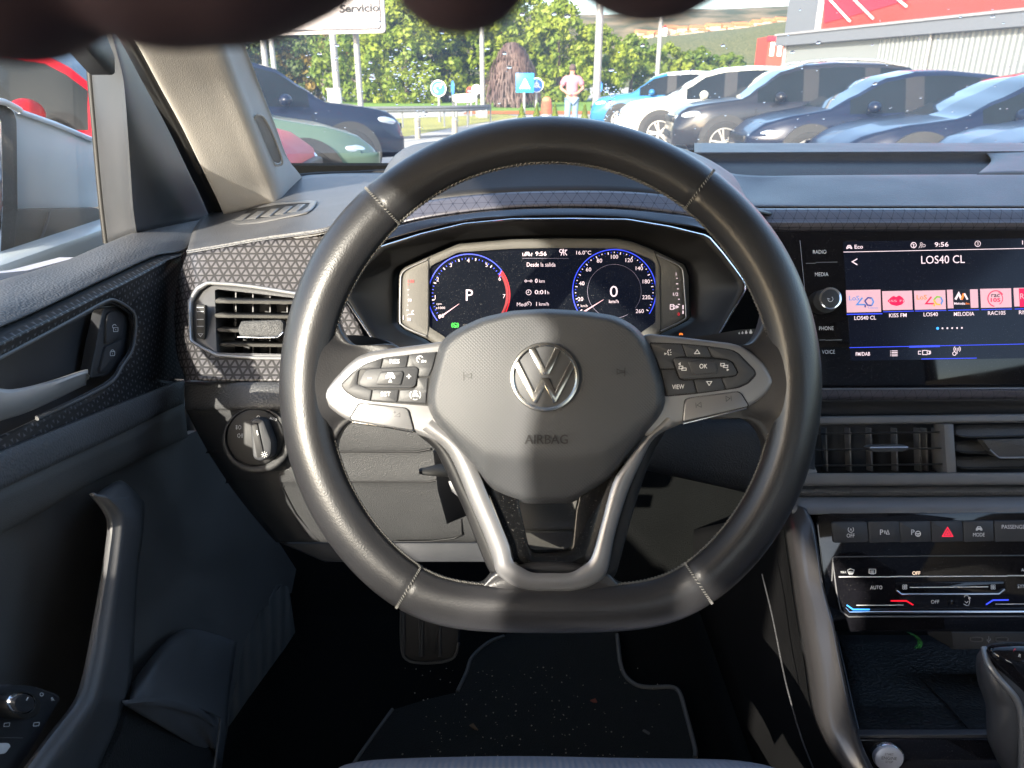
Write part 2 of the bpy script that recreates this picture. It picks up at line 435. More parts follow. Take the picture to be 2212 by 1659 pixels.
# ------------------------------------------------------------------ steering wheel
WX, WY, WR = 1189.5, 835.5, 533.0
WD = .50
wheel = thing('steering_wheel', 'black leather flat-bottomed steering wheel with silver spoke trim in front of the dashboard', 'steering wheel', K(WX, WY, WD + .03))
def rimc(a):
    x = WX + WR * cos(a); y = WY + WR * sin(a)
    lim = 1320.0; k = 26.0
    y2 = -k * math.log(math.exp(-(y - 1000) / k) + math.exp(-(lim - 1000) / k)) + 1000 if y > 900 else y
    return x, y2
NR = 360
def rim_point(i, ph):
    """point of the rim surface; ph 0 = outwards, 90 = to the viewer"""
    a = 2 * pi * i / NR; x, y = rimc(a); x1, y1 = rimc(a + .01); x0, y0 = rimc(a - .01)
    t = Vector((x1 - x0, y1 - y0)).normalized(); n = Vector((t.y, -t.x))
    if n.dot(Vector((x - WX, y - WY))) < 0: n = -n
    hw = 52.5 + 1.0 * cos(2 * a)
    # thumb grips swell at ten and two
    for g in (215, 325): hw += 3.0 * math.exp(-(((math.degrees(a) - g + 180) % 360 - 180) / 16) ** 2)
    for g in SEAMS:                      # the seams pull the leather in
        d = abs(((math.degrees(a) - g + 180) % 360) - 180)
        if d < .9: hw -= 2.4 * (1 - d / .9)
    c, s = cos(ph), sin(ph)
    e = .86
    cc = math.copysign(abs(c) ** e, c); ss = math.copysign(abs(s) ** e, s)
    hd = .0160 * (hw / 52.5)
    if c < 0 and s > 0: ss *= 1 - .16 * (-c)      # flatter inner shoulder
    gg = math.exp(-((math.degrees(ph) % 360 - 128) / 5.0) ** 2) * .0007     # pressed ridge along the inner front
    X = x + n.x * hw * cc; Y = y + n.y * hw * cc
    return K(X, Y, WD + .003 - (hd * ss - gg))
SEAMS = [atan2(430 - WY, 812 - WX) * 180 / pi, atan2(400 - WY, 1518 - WX) * 180 / pi, atan2(1268 - WY, 886 - WX) * 180 / pi, atan2(1255 - WY, 1503 - WX) * 180 / pi]
def rim_mesh():
    M = 28; vs = []
    for i in range(NR):
        for k in range(M): vs.append(rim_point(i, 2 * pi * k / M))
    fs = []
    for i in range(NR):
        for k in range(M):
            a = i * M + k; b = ((i + 1) % NR) * M + k; c = ((i + 1) % NR) * M + (k + 1) % M; d = i * M + (k + 1) % M
            fs.append((a, d, c, b))
    o = mk('rim', vs, fs, leather, wheel, ang=180)
    me = o.data; s = 0
    if sum(1 for p in list(me.polygons)[:400] if p.normal.dot(p.center - Vector((0, 0, 0))) > 0) < 0: pass
    return o
rim = rim_mesh()
bm = bmesh.new(); bm.from_mesh(rim.data); bmesh.ops.recalc_face_normals(bm, faces=bm.faces); bm.to_mesh(rim.data); bm.free()
def rim_frac(ideg): return ideg / 360 * NR
def rp(deg, ph, lift=0.0):
    p = rim_point(deg / 360 * NR, radians(ph))
    x, y = rimc(radians(deg)); c = K(x, y, WD + .003)
    return p + (p - c).normalized() * lift
# seams across the rim, each with its line of stitches
for g in SEAMS:
    p = [rp(g, ph, .0002) for ph in range(-40, 190, 8)]
    tube('seam', p, .00065, black, rim, seg=6)
    vs = []; fs = []
    for k in range(30):
        ph = -35 + k * 7.2
        a = rp(g - .28, ph, .0007); b = rp(g + .28, ph + 3.2, .0007); c = rp(g + .28, ph + 5.0, .0007); d = rp(g - .28, ph + 1.8, .0007)
        n = len(vs); vs += [a, b, c, d]; fs.append((n, n + 1, n + 2, n + 3))
    o = mk('stitching', vs, fs, thread, rim, smooth=False); m = o.modifiers.new('t', 'SOLIDIFY'); m.thickness = .0005
# cross stitching along the inner edge
def inner_stitch(d0, d1, step, ph0, ph1, w=.00038):
    vs = []; fs = []; d = d0; k = 0
    while d < d1:
        for (s, e) in (((d, ph0), (d + step * .95, ph1)), ((d + step * .1, ph1 + 3), (d + step * 1.0, ph0 - 2))) if k % 1 == 0 else ():
            A = rp(*s, .0006); B = rp(*e, .0006); t = (B - A).normalized(); u = t.cross(FW).normalized() * w * random.uniform(.7, 1.2)
            n = len(vs); mid = A.lerp(B, .5) - FW * .0004
            vs += [A - u, A + u, mid - u, mid + u, B - u, B + u]; fs += [(n, n + 1, n + 3, n + 2), (n + 2, n + 3, n + 5, n + 4)]
        d += step; k += 1
    o = mk('stitching', vs, fs, thread_dark, rim, smooth=False); m = o.modifiers.new('t', 'SOLIDIFY'); m.thickness = .0004
thread_dark = mat('charcoal thread', (.13, .125, .115), .7)
inner_stitch(SEAMS[0] % 360, SEAMS[1] % 360, 1.15, 168, 150)
inner_stitch(152, 163, 1.05, 174, 160); inner_stitch(190, SEAMS[0] % 360, 1.05, 174, 160)
inner_stitch((SEAMS[2] % 360), 165, 1.05, 174, 160)
inner_stitch((SEAMS[1] % 360), 350, 1.05, 174, 160); inner_stitch(12, SEAMS[3] % 360, 1.05, 174, 160)
inner_stitch(SEAMS[3] % 360, 74, 1.1, 174, 156); inner_stitch(106, SEAMS[2] % 360, 1.1, 174, 156)
# leather webs that join the rim to the spokes
def web(A, B, c1=.0018, c2=.0022, lift=0, name='spoke_leather'):
    A = [K(*p) for p in A]; B = [K(*p) for p in B]
    C1 = [a.lerp(b, .34) + FW * c1 for a, b in zip(A, B)]; C2 = [a.lerp(b, .68) + FW * c2 for a, b in zip(A, B)]
    back = [b + FW * .012 for b in B]
    return loft(name, [A, C1, C2, B, back], leather, wheel, nr=5, nc=6, ang=180, solid=.002)
for s in (0, 1):
    fx = (lambda x: x) if not s else (lambda x: 2 * WX - x)
    A = [(690, 585, .4915), (668, 650, .4885), (658, 720, .4872), (655, 800, .4870), (655, 850, .4870), (658, 920, .4872), (668, 990, .4885), (692, 1060, .4915)]
    B = [(728, 590, .5010), (724, 668, .5000), (758, 742, .4985), (862, 754, .4975), (862, 892, .4975), (762, 908, .4985), (724, 962, .5000), (732, 1045, .5015)]
    web([(fx(x), y, d) for x, y, d in A], [(fx(x), y, d) for x, y, d in B], lift=.0022)
A = [(960, 1308, .4890), (1020, 1318, .4875), (1090, 1322, .4870), (1190, 1323, .4870), (1289, 1322, .4870), (1359, 1318, .4875), (1420, 1308, .4890)]
B = [(985, 1268, .4995), (1038, 1266, .4980), (1080, 1232, .4970), (1190, 1215, .4970), (1298, 1232, .4970), (1342, 1266, .4980), (1395, 1268, .4995)]
web(A, B, lift=.002)
# silver spoke trim: left frame, right frame, V strip - one piece
LF = [(955, 738), (905, 745), (850, 752), (805, 759), (775, 769), (750, 789), (720, 822), (704, 840), (700, 857), (711, 880), (740, 902), (760, 911), (890, 934), (925, 946), (962, 962), (1060, 900), (1060, 760)]
RF = [(1398, 721), (1460, 727), (1531, 736), (1581, 742), (1600, 748), (1621, 760), (1651, 786), (1666, 812), (1671, 826), (1660, 845), (1643, 862), (1616, 879), (1473, 915), (1438, 929), (1402, 945), (1320, 900), (1320, 760)]
def bevel_plate_parts(bm, pts, D, th, r, edge):
    """front face set in by 'edge' pixels and raised: a soft chamfer round the outline"""
    P = [Vector(p) for p in orient(rnd(pts, r))]; N = len(P); c = Vector((sum(p.x for p in P) / N, sum(p.y for p in P) / N))
    ins = []
    for i in range(N):
        t = (P[(i + 1) % N] - P[i - 1]).normalized(); n = Vector((-t.y, t.x)); ins.append(P[i] + n * edge)
    if sum((p - c).length for p in ins) > sum((p - c).length for p in P):
        ins = [P[i] * 2 - ins[i] for i in range(N)]
    R = [[(p, D + th) for p in P], [(p, D + .0016) for p in P], [(p.lerp(s, .35), D + .0004) for p, s in zip(P, ins)], [(s, D) for s in ins]]
    V = [[bm.verts.new(K(p.x, p.y, d)) for p, d in r_] for r_ in R]
    for a, b in zip(V, V[1:]):
        for i in range(N): bm.faces.new((a[i], a[(i + 1) % N], b[(i + 1) % N], b[i]))
    bm.faces.new(V[-1])
bm = bmesh.new()
bevel_plate_parts(bm, LF, .4900, .016, 10, 11); bevel_plate_parts(bm, RF, .4900, .016, 10, 11)
VO = [(905, 936), (945, 958), (966, 985), (985, 1024), (1010, 1087), (1036, 1147), (1058, 1205), (1073, 1240), (1112, 1268), (1150, 1277), (1190, 1278), (1240, 1277), (1283, 1264), (1312, 1237), (1331, 1162), (1358, 1072), (1386, 1005), (1416, 945), (1470, 918)]
VI = [(935, 905), (985, 948), (1012, 978), (1037, 1028), (1052, 1065), (1083, 1138), (1100, 1180), (1108, 1212), (1128, 1226), (1152, 1237), (1190, 1238), (1231, 1237), (1256, 1224), (1278, 1203), (1298, 1135), (1323, 1045), (1345, 1008), (1392, 950), (1440, 900)]
VO = [tuple(Vector(o).lerp(Vector(i), .13 if 960 < o[1] < 1215 else (.08 if o[1] <= 960 else .05))) for o, i in zip(VO, VI)]
O3 = cr([(x, y, 0) for x, y in VO], 5); I3 = cr([(x, y, 0) for x, y in VI], 5)
prof = [(-.02, .016), (-.02, .006), (.0, .0022), (.16, .0006), (.50, -.0012), (.84, -.0006), (1, .0010), (1.0, .010)]
V = [[bm.verts.new(K(o.x + (i.x - o.x) * t, o.y + (i.y - o.y) * t, .4895 + d)) for o, i in zip(O3, I3)] for t, d in prof]
for a, b in zip(V, V[1:]):
    for i in range(len(a) - 1): bm.faces.new((a[i], a[i + 1], b[i + 1], b[i]))
bmesh.ops.recalc_face_normals(bm, faces=bm.faces)
trim_o = from_bm('spoke_trim', bm, satin, wheel, ang=50)
# fix winding of the open V strip
me = trim_o.data
for p in me.polygons:
    if p.normal.dot(FW) > .3:
        p.flip()
# dark flanks of the V strip
FL = [(1438, 930), (1418, 962), (1400, 1003), (1376, 1072), (1350, 1162), (1330, 1236), (1316, 1250)]
FLi = [(1425, 925), (1396, 955), (1376, 1003), (1348, 1072), (1319, 1162), (1300, 1232), (1290, 1245)]
loft('spoke_flank', [[K(x, y, .496) for x, y in FLi], [K(x, y, .500) for x, y in FL], [K(x, y, .520) for x, y in FL]], black, wheel, nr=2, nc=4, solid=.001)
FL = [(905, 940), (938, 968), (956, 1000), (980, 1050), (1003, 1100), (1045, 1205), (1062, 1240)]
FLi = [(925, 935), (960, 970), (985, 1005), (1004, 1050), (1028, 1100), (1074, 1205), (1092, 1240)]
loft('spoke_flank', [[K(x, y, .496) for x, y in FLi], [K(x, y, .500) for x, y in FL], [K(x, y, .520) for x, y in FL]], black, wheel, nr=2, nc=4, solid=.001)
# black insert inside the V, open at the top towards the column
U = [(1030, 1010), (1054, 1062), (1085, 1140), (1103, 1182), (1110, 1212), (1152, 1239), (1231, 1239), (1275, 1208), (1300, 1130), (1325, 1042), (1350, 1005), (1340, 990), (1262, 1020), (1250, 1085), (1246, 1100), (1238, 1180), (1234, 1188), (1223, 1193), (1156, 1195), (1147, 1191), (1142, 1182), (1123, 1098), (1118, 1060), (1110, 1010)]
plate('spoke_insert', U, .4985, .010, insert, wheel, bev=.0005)
plate('hub', [(1000, 700), (1370, 700), (1380, 900), (1290, 1040), (1100, 1040), (1000, 900)], .505, .06, black, wheel, bev=0)
# airbag cover
AB = q(1, 1, [(1640, 1250), (1580, 1330), (1510, 1600)]) + [(924, 845), (923, 880), (938, 913), (978, 960), (1028, 1018), (1052, 1050), (1080, 1068), (1131, 1088), (1228, 1088), (1246, 1081), (1281, 1060), (1326, 1026), (1356, 986), (1426, 903), (1438, 876), (1434, 830), (1428, 812), (1413, 765), (1393, 727), (1371, 704), (1331, 682), (1256, 671), (1181, 667), (1106, 671), (1040, 686), (990, 709)]
AB = rnd(AB, 16)
def crease(x):      # lower crease line of the cover, y as a function of x
    pts = [(920, 872), (1000, 945), (1050, 982), (1106, 988), (1180, 990), (1260, 988), (1310, 975), (1350, 942), (1440, 862)]
    for (a, b), (c, d) in zip(pts, pts[1:]):
        if x <= c: return b + (d - b) * (x - a) / (c - a)
    return 862
def abh(x, y, t):
    h = .017 + .007 * (1 - ((x - 1180) / 270) ** 2) + .003 * (1 - ((y - 830) / 170) ** 2)
    d = y - crease(x)
    k = 5.0; dd = k * math.log(1 + math.exp(max(-30, min(30, d / k))))
    h -= dd * .00015
    # rolled edge
    e = max(0, (t - .93) / .07); h -= .010 * e * e
    return h
airbag = dome('airbag_cover', AB, 1180, 860, .500, abh, airbagm, wheel, rows=44, n=200)
def ab_proj(dz=0.0): return lambda x, y: K(x, y, .500 - abh(x, y, .3) - dz)
APD = lambda x, y: .500 - abh(x, y, .3)
t = text('AIRBAG', 1180, 949, 20, lambda x, y: APD(x, y) - .0006, emboss, airbag, wide=93, ext=.0002)
# horn symbols
for (hx, hy, sg, rr) in ((1012, 812, 1, .05), (1339, 803, -1, -.02)):
    strokes('horn_symbol', [[(-.9, -.8), (-.9, .8)], [(-.9, .15), (-.3, .15), (.5, .45), (.5, -.45), (-.3, -.15), (-.9, -.15)]], 1.4, lambda x, y: APD(x, y) - .0004, emboss, airbag, cx=hx, cy=hy, s=12 * sg, rot=rr)
# emblem: ring, V and W in polished metal, dark ground between
EX, EY, ER = 1177, 814.5, 75.5
ec = .500 - abh(EX, EY, 0)
emblem = plate('emblem', disc(EX, EY, ER * .96, 64), ec - .0008, .004, airbagm, airbag, bev=.0005)
def eplate(pts, lift=.0022, **k):
    return plate('letter', [(EX + ER * x, EY - ER * y) for x, y in pts], ec - lift, .002, chrome_em, airbag, bev=.0007, **k)
chrome_em = mat('brushed chrome emblem', (.50, .49, .46), .22, metal=1, vary=.05)
O = [[K(EX + ER * r * cos(2 * pi * k / 96), EY + ER * r * sin(2 * pi * k / 96), ec - z) for k in range(96)] for r, z in ((1.0, -.001), (1.0, .0016), (.975, .0026), (.92, .0028), (.875, .0018), (.87, 0))]
loft('ring', O, chrome_em, airbag, nr=1, nc=1, closed=True)
eplate([(-.455, .785), (-.285, .855), (-.285, .84), (0, .235), (.285, .84), (.285, .855), (.455, .785), (.125, .075), (-.125, .075)])
eplate([(-.86, .30), (-.34, -.72), (-.24, -.76), (0, -.275), (.24, -.76), (.34, -.72), (.86, .30), (.80, .46), (.74, .50), (.295, -.405), (.115, -.02), (-.115, -.02), (-.295, -.405), (-.74, .50), (-.80, .46)])
# ---- left and right switch pods
LP = [(946, 759), (883, 766), (830, 772), (790, 785), (766, 800), (738, 826), (735, 833), (745, 847), (768, 861), (805, 868), (858, 872), (921, 877), (940, 876), (945, 815)]
RP = [(1402, 739), (1473, 742), (1528, 747), (1580, 755), (1596, 762), (1632, 799), (1635, 810), (1618, 829), (1594, 839), (1506, 851), (1441, 857), (1432, 855), (1420, 800)]
podL = plate('switch_pod', LP, .4896, .004, black, wheel, bev=.0006, r=5)
podR = plate('switch_pod', RP, .4896, .004, black, wheel, bev=.0006, r=5)
tag(podL, 'left-hand switch pod with RES and SET keys'); tag(podR, 'right-hand switch pod with OK and VIEW keys')
def key(pts, pod, D=.4886, m=None, r=2.5, th=.003): return plate('button', pts, D, th, m or buttonm, pod, bev=.0007, r=r)
key([(826, 774), (821, 797), (775, 799), (770, 830), (800, 842), (803, 842), (799, 866), (770, 859), (748, 845), (739, 831), (768, 801), (791, 787)], podL, r=4)
key([(829, 774), (882, 767), (876, 796), (823, 797)], podL)
key([(885, 767), (942, 760), (934, 793), (926, 813), (902, 813), (903, 798), (897, 792), (879, 793)], podL)
key([(902, 816), (925, 816), (921, 845), (920, 871), (860, 868), (864, 842), (893, 841), (901, 833)], podL)
key([(861, 842), (806, 841), (801, 865), (857, 869)], podL)
key([(775, 824), (788, 801), (797, 796), (898, 792), (904, 797), (898, 832), (890, 838), (792, 838), (778, 834)], podL, D=.4870, r=6)
key([(822, 803), (868, 801), (872, 806), (866, 830), (862, 832), (815, 831), (812, 828)], podL, D=.4856, r=4)
key([(1405, 742), (1471, 744), (1480, 769), (1459, 771), (1453, 782), (1457, 795), (1427, 796), (1412, 762)], podR)
key([(1475, 745), (1526, 749), (1536, 771), (1484, 770)], podR)
key([(1530, 749), (1578, 756), (1594, 765), (1628, 800), (1630, 808), (1614, 826), (1592, 836), (1569, 840), (1560, 817), (1588, 813), (1595, 804), (1585, 783), (1573, 776), (1540, 771)], podR, r=4)
key([(1429, 799), (1458, 799), (1466, 819), (1475, 823), (1496, 821), (1504, 848), (1442, 854), (1436, 830)], podR)
key([(1500, 821), (1557, 816), (1566, 841), (1508, 848)], podR)
key([(1455, 776), (1462, 772), (1573, 778), (1583, 785), (1593, 806), (1587, 812), (1480, 820), (1470, 817)], podR, D=.4870, r=6)
key([(1487, 782), (1492, 779), (1540, 779), (1545, 782), (1551, 803), (1548, 806), (1503, 810), (1496, 807)], podR, D=.4856, r=3)
D1 = .4886; D2 = .4870; D3 = .4856
text('RES', 852.5, 780.5, 9, D1, white_print, podL, wide=21, bold=.01)
text('SET', 833, 851, 9.5, D1, white_print, podL, wide=21, bold=.01)
text('OK', 1519.5, 791, 10, D3, white_print, podR, wide=17)
text('VIEW', 1465, 835.5, 9.5, D1, white_print, podR, wide=26, rot=-.04)
strokes('minus_sign', [[(-4, 0), (4, 0)]], 1.8, D2, white_print, podL, 798, 817)
strokes('plus_sign', [[(-5, 0), (5, 0)], [(0, -5), (0, 5)]], 1.9, D2, white_print, podL, 883, 813)
CARI = [[(-1, .2), (-.75, -.1), (-.5, -.6), (.5, -.6), (.75, -.1), (1, .2), (1, .6), (.6, .6), (.5, .3), (-.5, .3), (-.6, .6), (-1, .6), (-1, .2)], [(-.7, -.05), (.7, -.05)]]
strokes('car_symbol', CARI + [[(-.3, 1.5), (0, .9), (.3, 1.5), (-.3, 1.5)]], 2.0, D3, white_print, podL, 843, 811, 9)
strokes('lane_symbol', CARI + [arc(0, 0, 1.9, -40, 40, 8), arc(0, 0, 1.9, 140, 220, 8), arc(0, .2, 1.5, 60, 120, 6), arc(0, -.1, 1.3, 240, 300, 6)], 1.4, D1, white_print, podL, 897, 853, 6)
strokes('speed_symbol', [arc(0, 0, 1, 110, 330, 12), [(0, 0), (-.6, -.6)], [(.55, .5), (.9, .3), (.9, .9), (.55, .9), (.55, .5)], [(1.2, 1), (1.4, .3)], [(1.8, .3), (1.8, 1)]], 1.5, D1, white_print, podL, 907, 776, 7)
strokes('arrow_symbol', [[(-1, .7), (0, -.8), (1, .7), (-1, .7)]], 1.4, D1, white_print, podR, 1506, 760, 5.5)
strokes('arrow_symbol', [[(-1, -.7), (0, .8), (1, -.7), (-1, -.7)]], 1.4, D1, white_print, podR, 1532, 828, 5.5)
strokes('voice_symbol', [[(.3, -1), (-.2, -.2), (.1, .2), (0, .8), (.5, 1)], [(1, -1), (.6, -.5)], [(1.2, 0), (.8, .1)], [(1.2, 1), (.8, .7)], [(-1.2, .3), (-.6, .5), (-1.2, .8), (-1.2, .3)]], 1.2, D1, white_print, podR, 1443, 761, 6)
for (ax, ay, sg) in ((1475, 795, -1), (1565, 789, 1)):
    strokes('page_symbol', [[(-1, -.5), (0, -.5), (0, .2), (-1, .2), (-1, -.5)], [(-.3, 0), (.9, 0), (.9, .6), (-.3, .6), (-.3, 0)], [(sg * .7, .9 * sg + .1), (sg * 1.1, 1.15 * sg + .05), (sg * .7, 1.4 * sg), (sg * .7, .9 * sg + .1)]], 1.3, D2, white_print, podR, ax, ay, 8)
def gapk(pts):
    cx_ = sum(p[0] for p in pts) / len(pts); cy_ = sum(p[1] for p in pts) / len(pts)
    g = []
    for x, y in pts:
        d = Vector((x - cx_, y - cy_)); d = d + d.normalized() * 2.6; g.append((cx_ + d.x, cy_ + d.y))
    plate('key_gap', g, .4894, .004, black, wheel, bev=0, r=5)
gapk([(776, 872), (790, 872), (874, 881), (882, 887), (893, 929), (761, 908), (757, 903)])
gapk([(1482, 863), (1490, 860), (1592, 846), (1601, 851), (1617, 877), (1476, 911), (1480, 872)])
vb = key([(776, 872), (790, 872), (874, 881), (882, 887), (893, 929), (761, 908), (757, 903)], wheel, D=.4878, m=satin, r=5, th=.010)
tb = key([(1482, 863), (1490, 860), (1592, 846), (1601, 851), (1617, 877), (1476, 911), (1480, 872)], wheel, D=.4878, m=satin, r=5, th=.010)
tag(vb, 'volume key'); tag(tb, 'track skip key')
strokes('volume_symbol', [[(-1, .7), (1, .7), (1, -.7), (-1, .7)], [(-1.3, -1), (-.4, -1)]], 1.1, .4878, dark_print, vb, 791, 886, 6)
strokes('volume_symbol', [[(-1, .7), (1, .7), (1, -.7), (-1, .7)], [(-1.4, -.9), (-.4, -.9)], [(-.9, -1.4), (-.9, -.4)]], 1.1, .4878, dark_print, vb, 858, 896, 6)
strokes('skip_symbol', [[(-1, -1), (-1, 1)], [(1, -1), (-.6, 0), (1, 1), (1, -1)]], 1.1, .4878, dark_print, tb, 1509, 875, 5.5, .1)
strokes('skip_symbol', [[(1, -1), (1, 1)], [(-1, -1), (.6, 0), (-1, 1), (-1, -1)]], 1.1, .4878, dark_print, tb, 1574, 861, 5.5, .1)
# bright lips under the two silver keys
tube('chrome_lip', [K(760, 911, .4905), K(830, 921, .489), K(893, 932, .4885)], .0009, chrome, wheel)
tube('chrome_lip', [K(1476, 915, .4885), K(1540, 899, .489), K(1612, 881, .4905)], .0009, chrome, wheel)
# ------------------------------------------------------------------ steering column
col = thing('steering_column', 'dark plastic steering column shroud with two stalks behind the steering wheel', 'steering column', K(1180, 1000, .66))
loft('shroud', [[K(x, 960, .56) for x in (1040, 1080, 1180, 1290, 1330)],
                [K(x, 1090 + .0002 * (x - 1185) ** 2 * -1, .575) for x in (1060, 1100, 1185, 1270, 1310)],
                [K(x, 1147, .585) for x in (1075, 1110, 1185, 1262, 1300)],
                [K(x, 1210, .66) for x in (1085, 1110, 1185, 1262, 1290)]], column, col, nr=4, nc=4, solid=.003)
tube('shroud_ridge', [K(x, 1148, .5835) for x in (1100, 1140, 1185, 1230, 1270)], .0012, column, col)
plate('cavity_shade', [(935, 975), (1010, 975), (1030, 1060), (1020, 1110), (965, 1133), (945, 1060)], .60, .05, black, col, bev=.002)  # black plate standing in for the shaded cavity beside the column
# adjust lever below the left spoke
tube('adjuster_lever', [K(905, 1018, .575), K(925, 1018, .576), K(948, 1016, .58), K(975, 1015, .60)], lambda t: .003 + .006 * t, rubber, col, seg=12, flat=.6)
plate('cable_cover', [(968, 1040), (985, 1035), (1000, 1062), (998, 1080), (975, 1062)], .595, .01, greyp, col, bev=.001)
lst = plate('indicator_stalk', [(640, 728), (719, 724), (770, 724), (810, 729), (840, 737), (853, 748), (850, 758), (780, 760), (700, 760), (640, 758)], .545, .018, matte, col, bev=.003, r=5)
strokes('stalk_symbol', [[(-.6, -1), (1, -.7), (.8, -.1), (-.8, -.2), (-.6, -1)], [(.5, 0), (1.1, .6)], [(-2.6, 0), (-2, -.3), (-1.9, .2)], [(.8, 1.2), (1.6, 1.5)]], 1.5, .545, white_print, lst, 741, 748, 8)
rst = plate('wiper_stalk', [(1440, 735), (1540, 722), (1600, 712), (1650, 709), (1750, 712), (1750, 745), (1640, 748), (1500, 745)], .545, .018, matte, col, bev=.003, r=5)
for i, (x, r) in enumerate(((1597, 1.6), (1604, 2.0), (1612, 2.6), (1622, 3.2))):
    plate('drop_symbol', [(x, 720 - i * .8 - r * 2), (x + r, 720 - i * .8), (x + r * .7, 720 - i * .8 + r), (x - r * .7, 720 - i * .8 + r), (x - r, 720 - i * .8)], .5446, .0006, white_print, rst, bev=0)
# ------------------------------------------------------------------ dashboard
dash = thing('dashboard', 'grained dark grey dashboard with triangle-patterned trim, air vents and screens', 'dashboard', (0.05, .9, .85))
# top of the dashboard, left of the wheel
loft('top_pad', [rowk([(437, 468, 1.02), (480, 448, 1.05), (560, 424, 1.10), (640, 384, 1.16), (700, 376, 1.19), (800, 373, 1.21), (900, 372, 1.22), (1000, 372, 1.22)]),
                 rowk([(420, 492, .95), (480, 480, .97), (560, 455, 1.0), (640, 425, 1.03), (700, 415, 1.05), (800, 405, 1.05), (900, 395, 1.05), (1000, 390, 1.05)]),
                 rowk([(410, 520, .87), (480, 508, .87), (560, 492, .87), (640, 470, .88), (700, 455, .88), (800, 440, .88), (900, 425, .88), (1000, 420, .88)]),
                 rowk([(404, 543, .800), (480, 530, .793), (560, 516, .789), (640, 505, .785), (700, 495, .78), (800, 468, .79), (900, 445, .79), (1000, 440, .79)]),
                 rowk([(404, 551, .803), (480, 538, .796), (560, 523, .792), (640, 511, .788), (700, 501, .784), (800, 474, .794), (900, 450, .794), (1000, 446, .794)])],
     softtop, dash, nr=5, nc=5, solid=.004)
# lip where the pad meets the windscreen, far side
tube('windscreen_lip', [K(640, 381, 1.17), K(690, 377, 1.20), K(760, 375, 1.21), K(830, 371, 1.22), K(900, 369, 1.22)], .004, black, dash)
# defrost vent
def dvd(x, y, o=0.0): return 1.0 + (455 - y) * .0034 - (x - 560) * .0009 - o
DVI = [(497, 477), (513, 457), (600, 442), (672, 437), (660, 453), (560, 472), (500, 480)]
dv = ring('defrost_vent', rnd([(484, 484), (508, 452), (600, 436), (680, 431), (687, 436), (668, 459), (560, 481), (490, 489)], 8), rnd(DVI, 6), 588, 460, lambda x, y: dvd(x, y, .009), greyp, dash, rows=3, n=72, lip=.008, solid=.001, prof=lambda t: -.002 * sin(pi * t))
plate('well', DVI, lambda x, y: dvd(x, y, .0045), .004, black, dv, bev=0)
for x0 in (518, 548, 578, 608, 636):
    y0 = 474 - (x0 - 518) * .17
    plate('slat', [(x0 - 16, y0 + 4), (x0 + 8, y0 - 13), (x0 + 24, y0 - 14), (x0 + 4, y0 + 3)], lambda x, y: dvd(x, y, .009), .003, greyp, dv, bev=.0006)
# patterned trim round the left vent
TL = [(404, 549), (480, 536), (560, 521), (640, 509), (700, 499), (760, 484), (800, 470), (800, 520), (760, 600), (738, 640), (775, 700), (800, 760), (800, 822), (640, 823), (500, 823), (402, 821), (386, 780), (379, 745), (376, 690), (378, 645), (384, 600)]
VH = [(405, 650), (422, 620), (447, 607), (500, 610), (553, 616), (700, 640), (700, 778), (553, 777), (466, 771), (430, 752), (407, 737)]
def dtl(x, y):
    d = .785 - (y - 500) / 320 * .050
    if x < 430: d += .055 * ((430 - x) / 54) ** 2
    return d
ring('patterned_trim', TL, VH, 560, 692, dtl, pat_wide, dash, rows=10, n=200, lip=.004, solid=.002)
# give that trim UVs in its own plane, in metres
def planar_uv(o, sx=1.0):
    me = o.data; l = me.uv_layers.active or me.uv_layers.new(name='uv'); c = o_c(o)
    for p in me.polygons:
        for li in p.loop_indices:
            v = me.vertices[me.loops[li].vertex_index].co + c
            l.data[li].uv = (v.dot(RT) * sx, v.dot(UPV))
planar_uv(bpy.data.objects['patterned_trim'])
# left air vent
lv = ring('air_vent', VH, rnd([(413, 652), (428, 628), (450, 614), (500, 617), (553, 623), (694, 646), (694, 771), (553, 770), (468, 764), (434, 747), (414, 734)], 5), 560, 692, lambda x, y: dtl(max(x, 431), y) - .0015, ventf, dash, rows=4, n=160, lip=.006, solid=.001, prof=lambda t: -.002 * sin(pi * t))
tag(lv, 'large left air vent with thick slats')
ring('well', [(413, 652), (428, 628), (450, 614), (500, 617), (553, 623), (694, 646), (694, 771), (553, 770), (468, 764), (434, 747), (414, 734)], [(464, 624), (694, 650), (694, 766), (468, 762), (466, 700)], 580, 692, lambda x, y: dtl(max(x, 431), y) + .004, greyp, lv, rows=2, n=160, lip=.05, solid=.001)
plate('back', [(440, 610), (740, 610), (740, 790), (440, 790)], .82, .005, black, lv, bev=0)
plate('thumbwheel', [(424, 658), (443, 658), (443, 728), (440, 733), (424, 730)], .750, .006, rubber, lv, bev=.001, r=2)
strokes('thumbwheel_mark', [[(425, 664), (440, 664)], [(425, 673), (440, 673)], [(425, 690), (440, 690)], [(425, 705), (440, 705)], [(428, 721), (438, 721), (433, 727), (428, 721)]], 1.6, .7496, grey_print, lv)
for i, y in enumerate((649, 680, 711, 742)):
    loft('slat', [[K(x, y - 7 + (x - 465) * .012, .772) for x in (474, 560, 700)], [K(x, y + (x - 465) * .012, .757) for x in (463, 560, 700)], [K(x, y + 6 + (x - 465) * .012, .759) for x in (467, 560, 700)], [K(x, y + 5 + (x - 465) * .012, .775) for x in (474, 560, 700)]], ventm, lv, nr=1, nc=3, solid=.001)
for x in (508, 545, 582, 619): plate('vane', [(x, 620), (x + 2.5, 620), (x + 2.5, 765), (x, 765)], .785, .02, matte, lv, bev=0)
plate('tab', [(512, 712), (520, 693), (606, 690), (612, 697), (612, 718), (603, 727), (518, 727)], .748, .012, hard, lv, bev=.002, r=4)
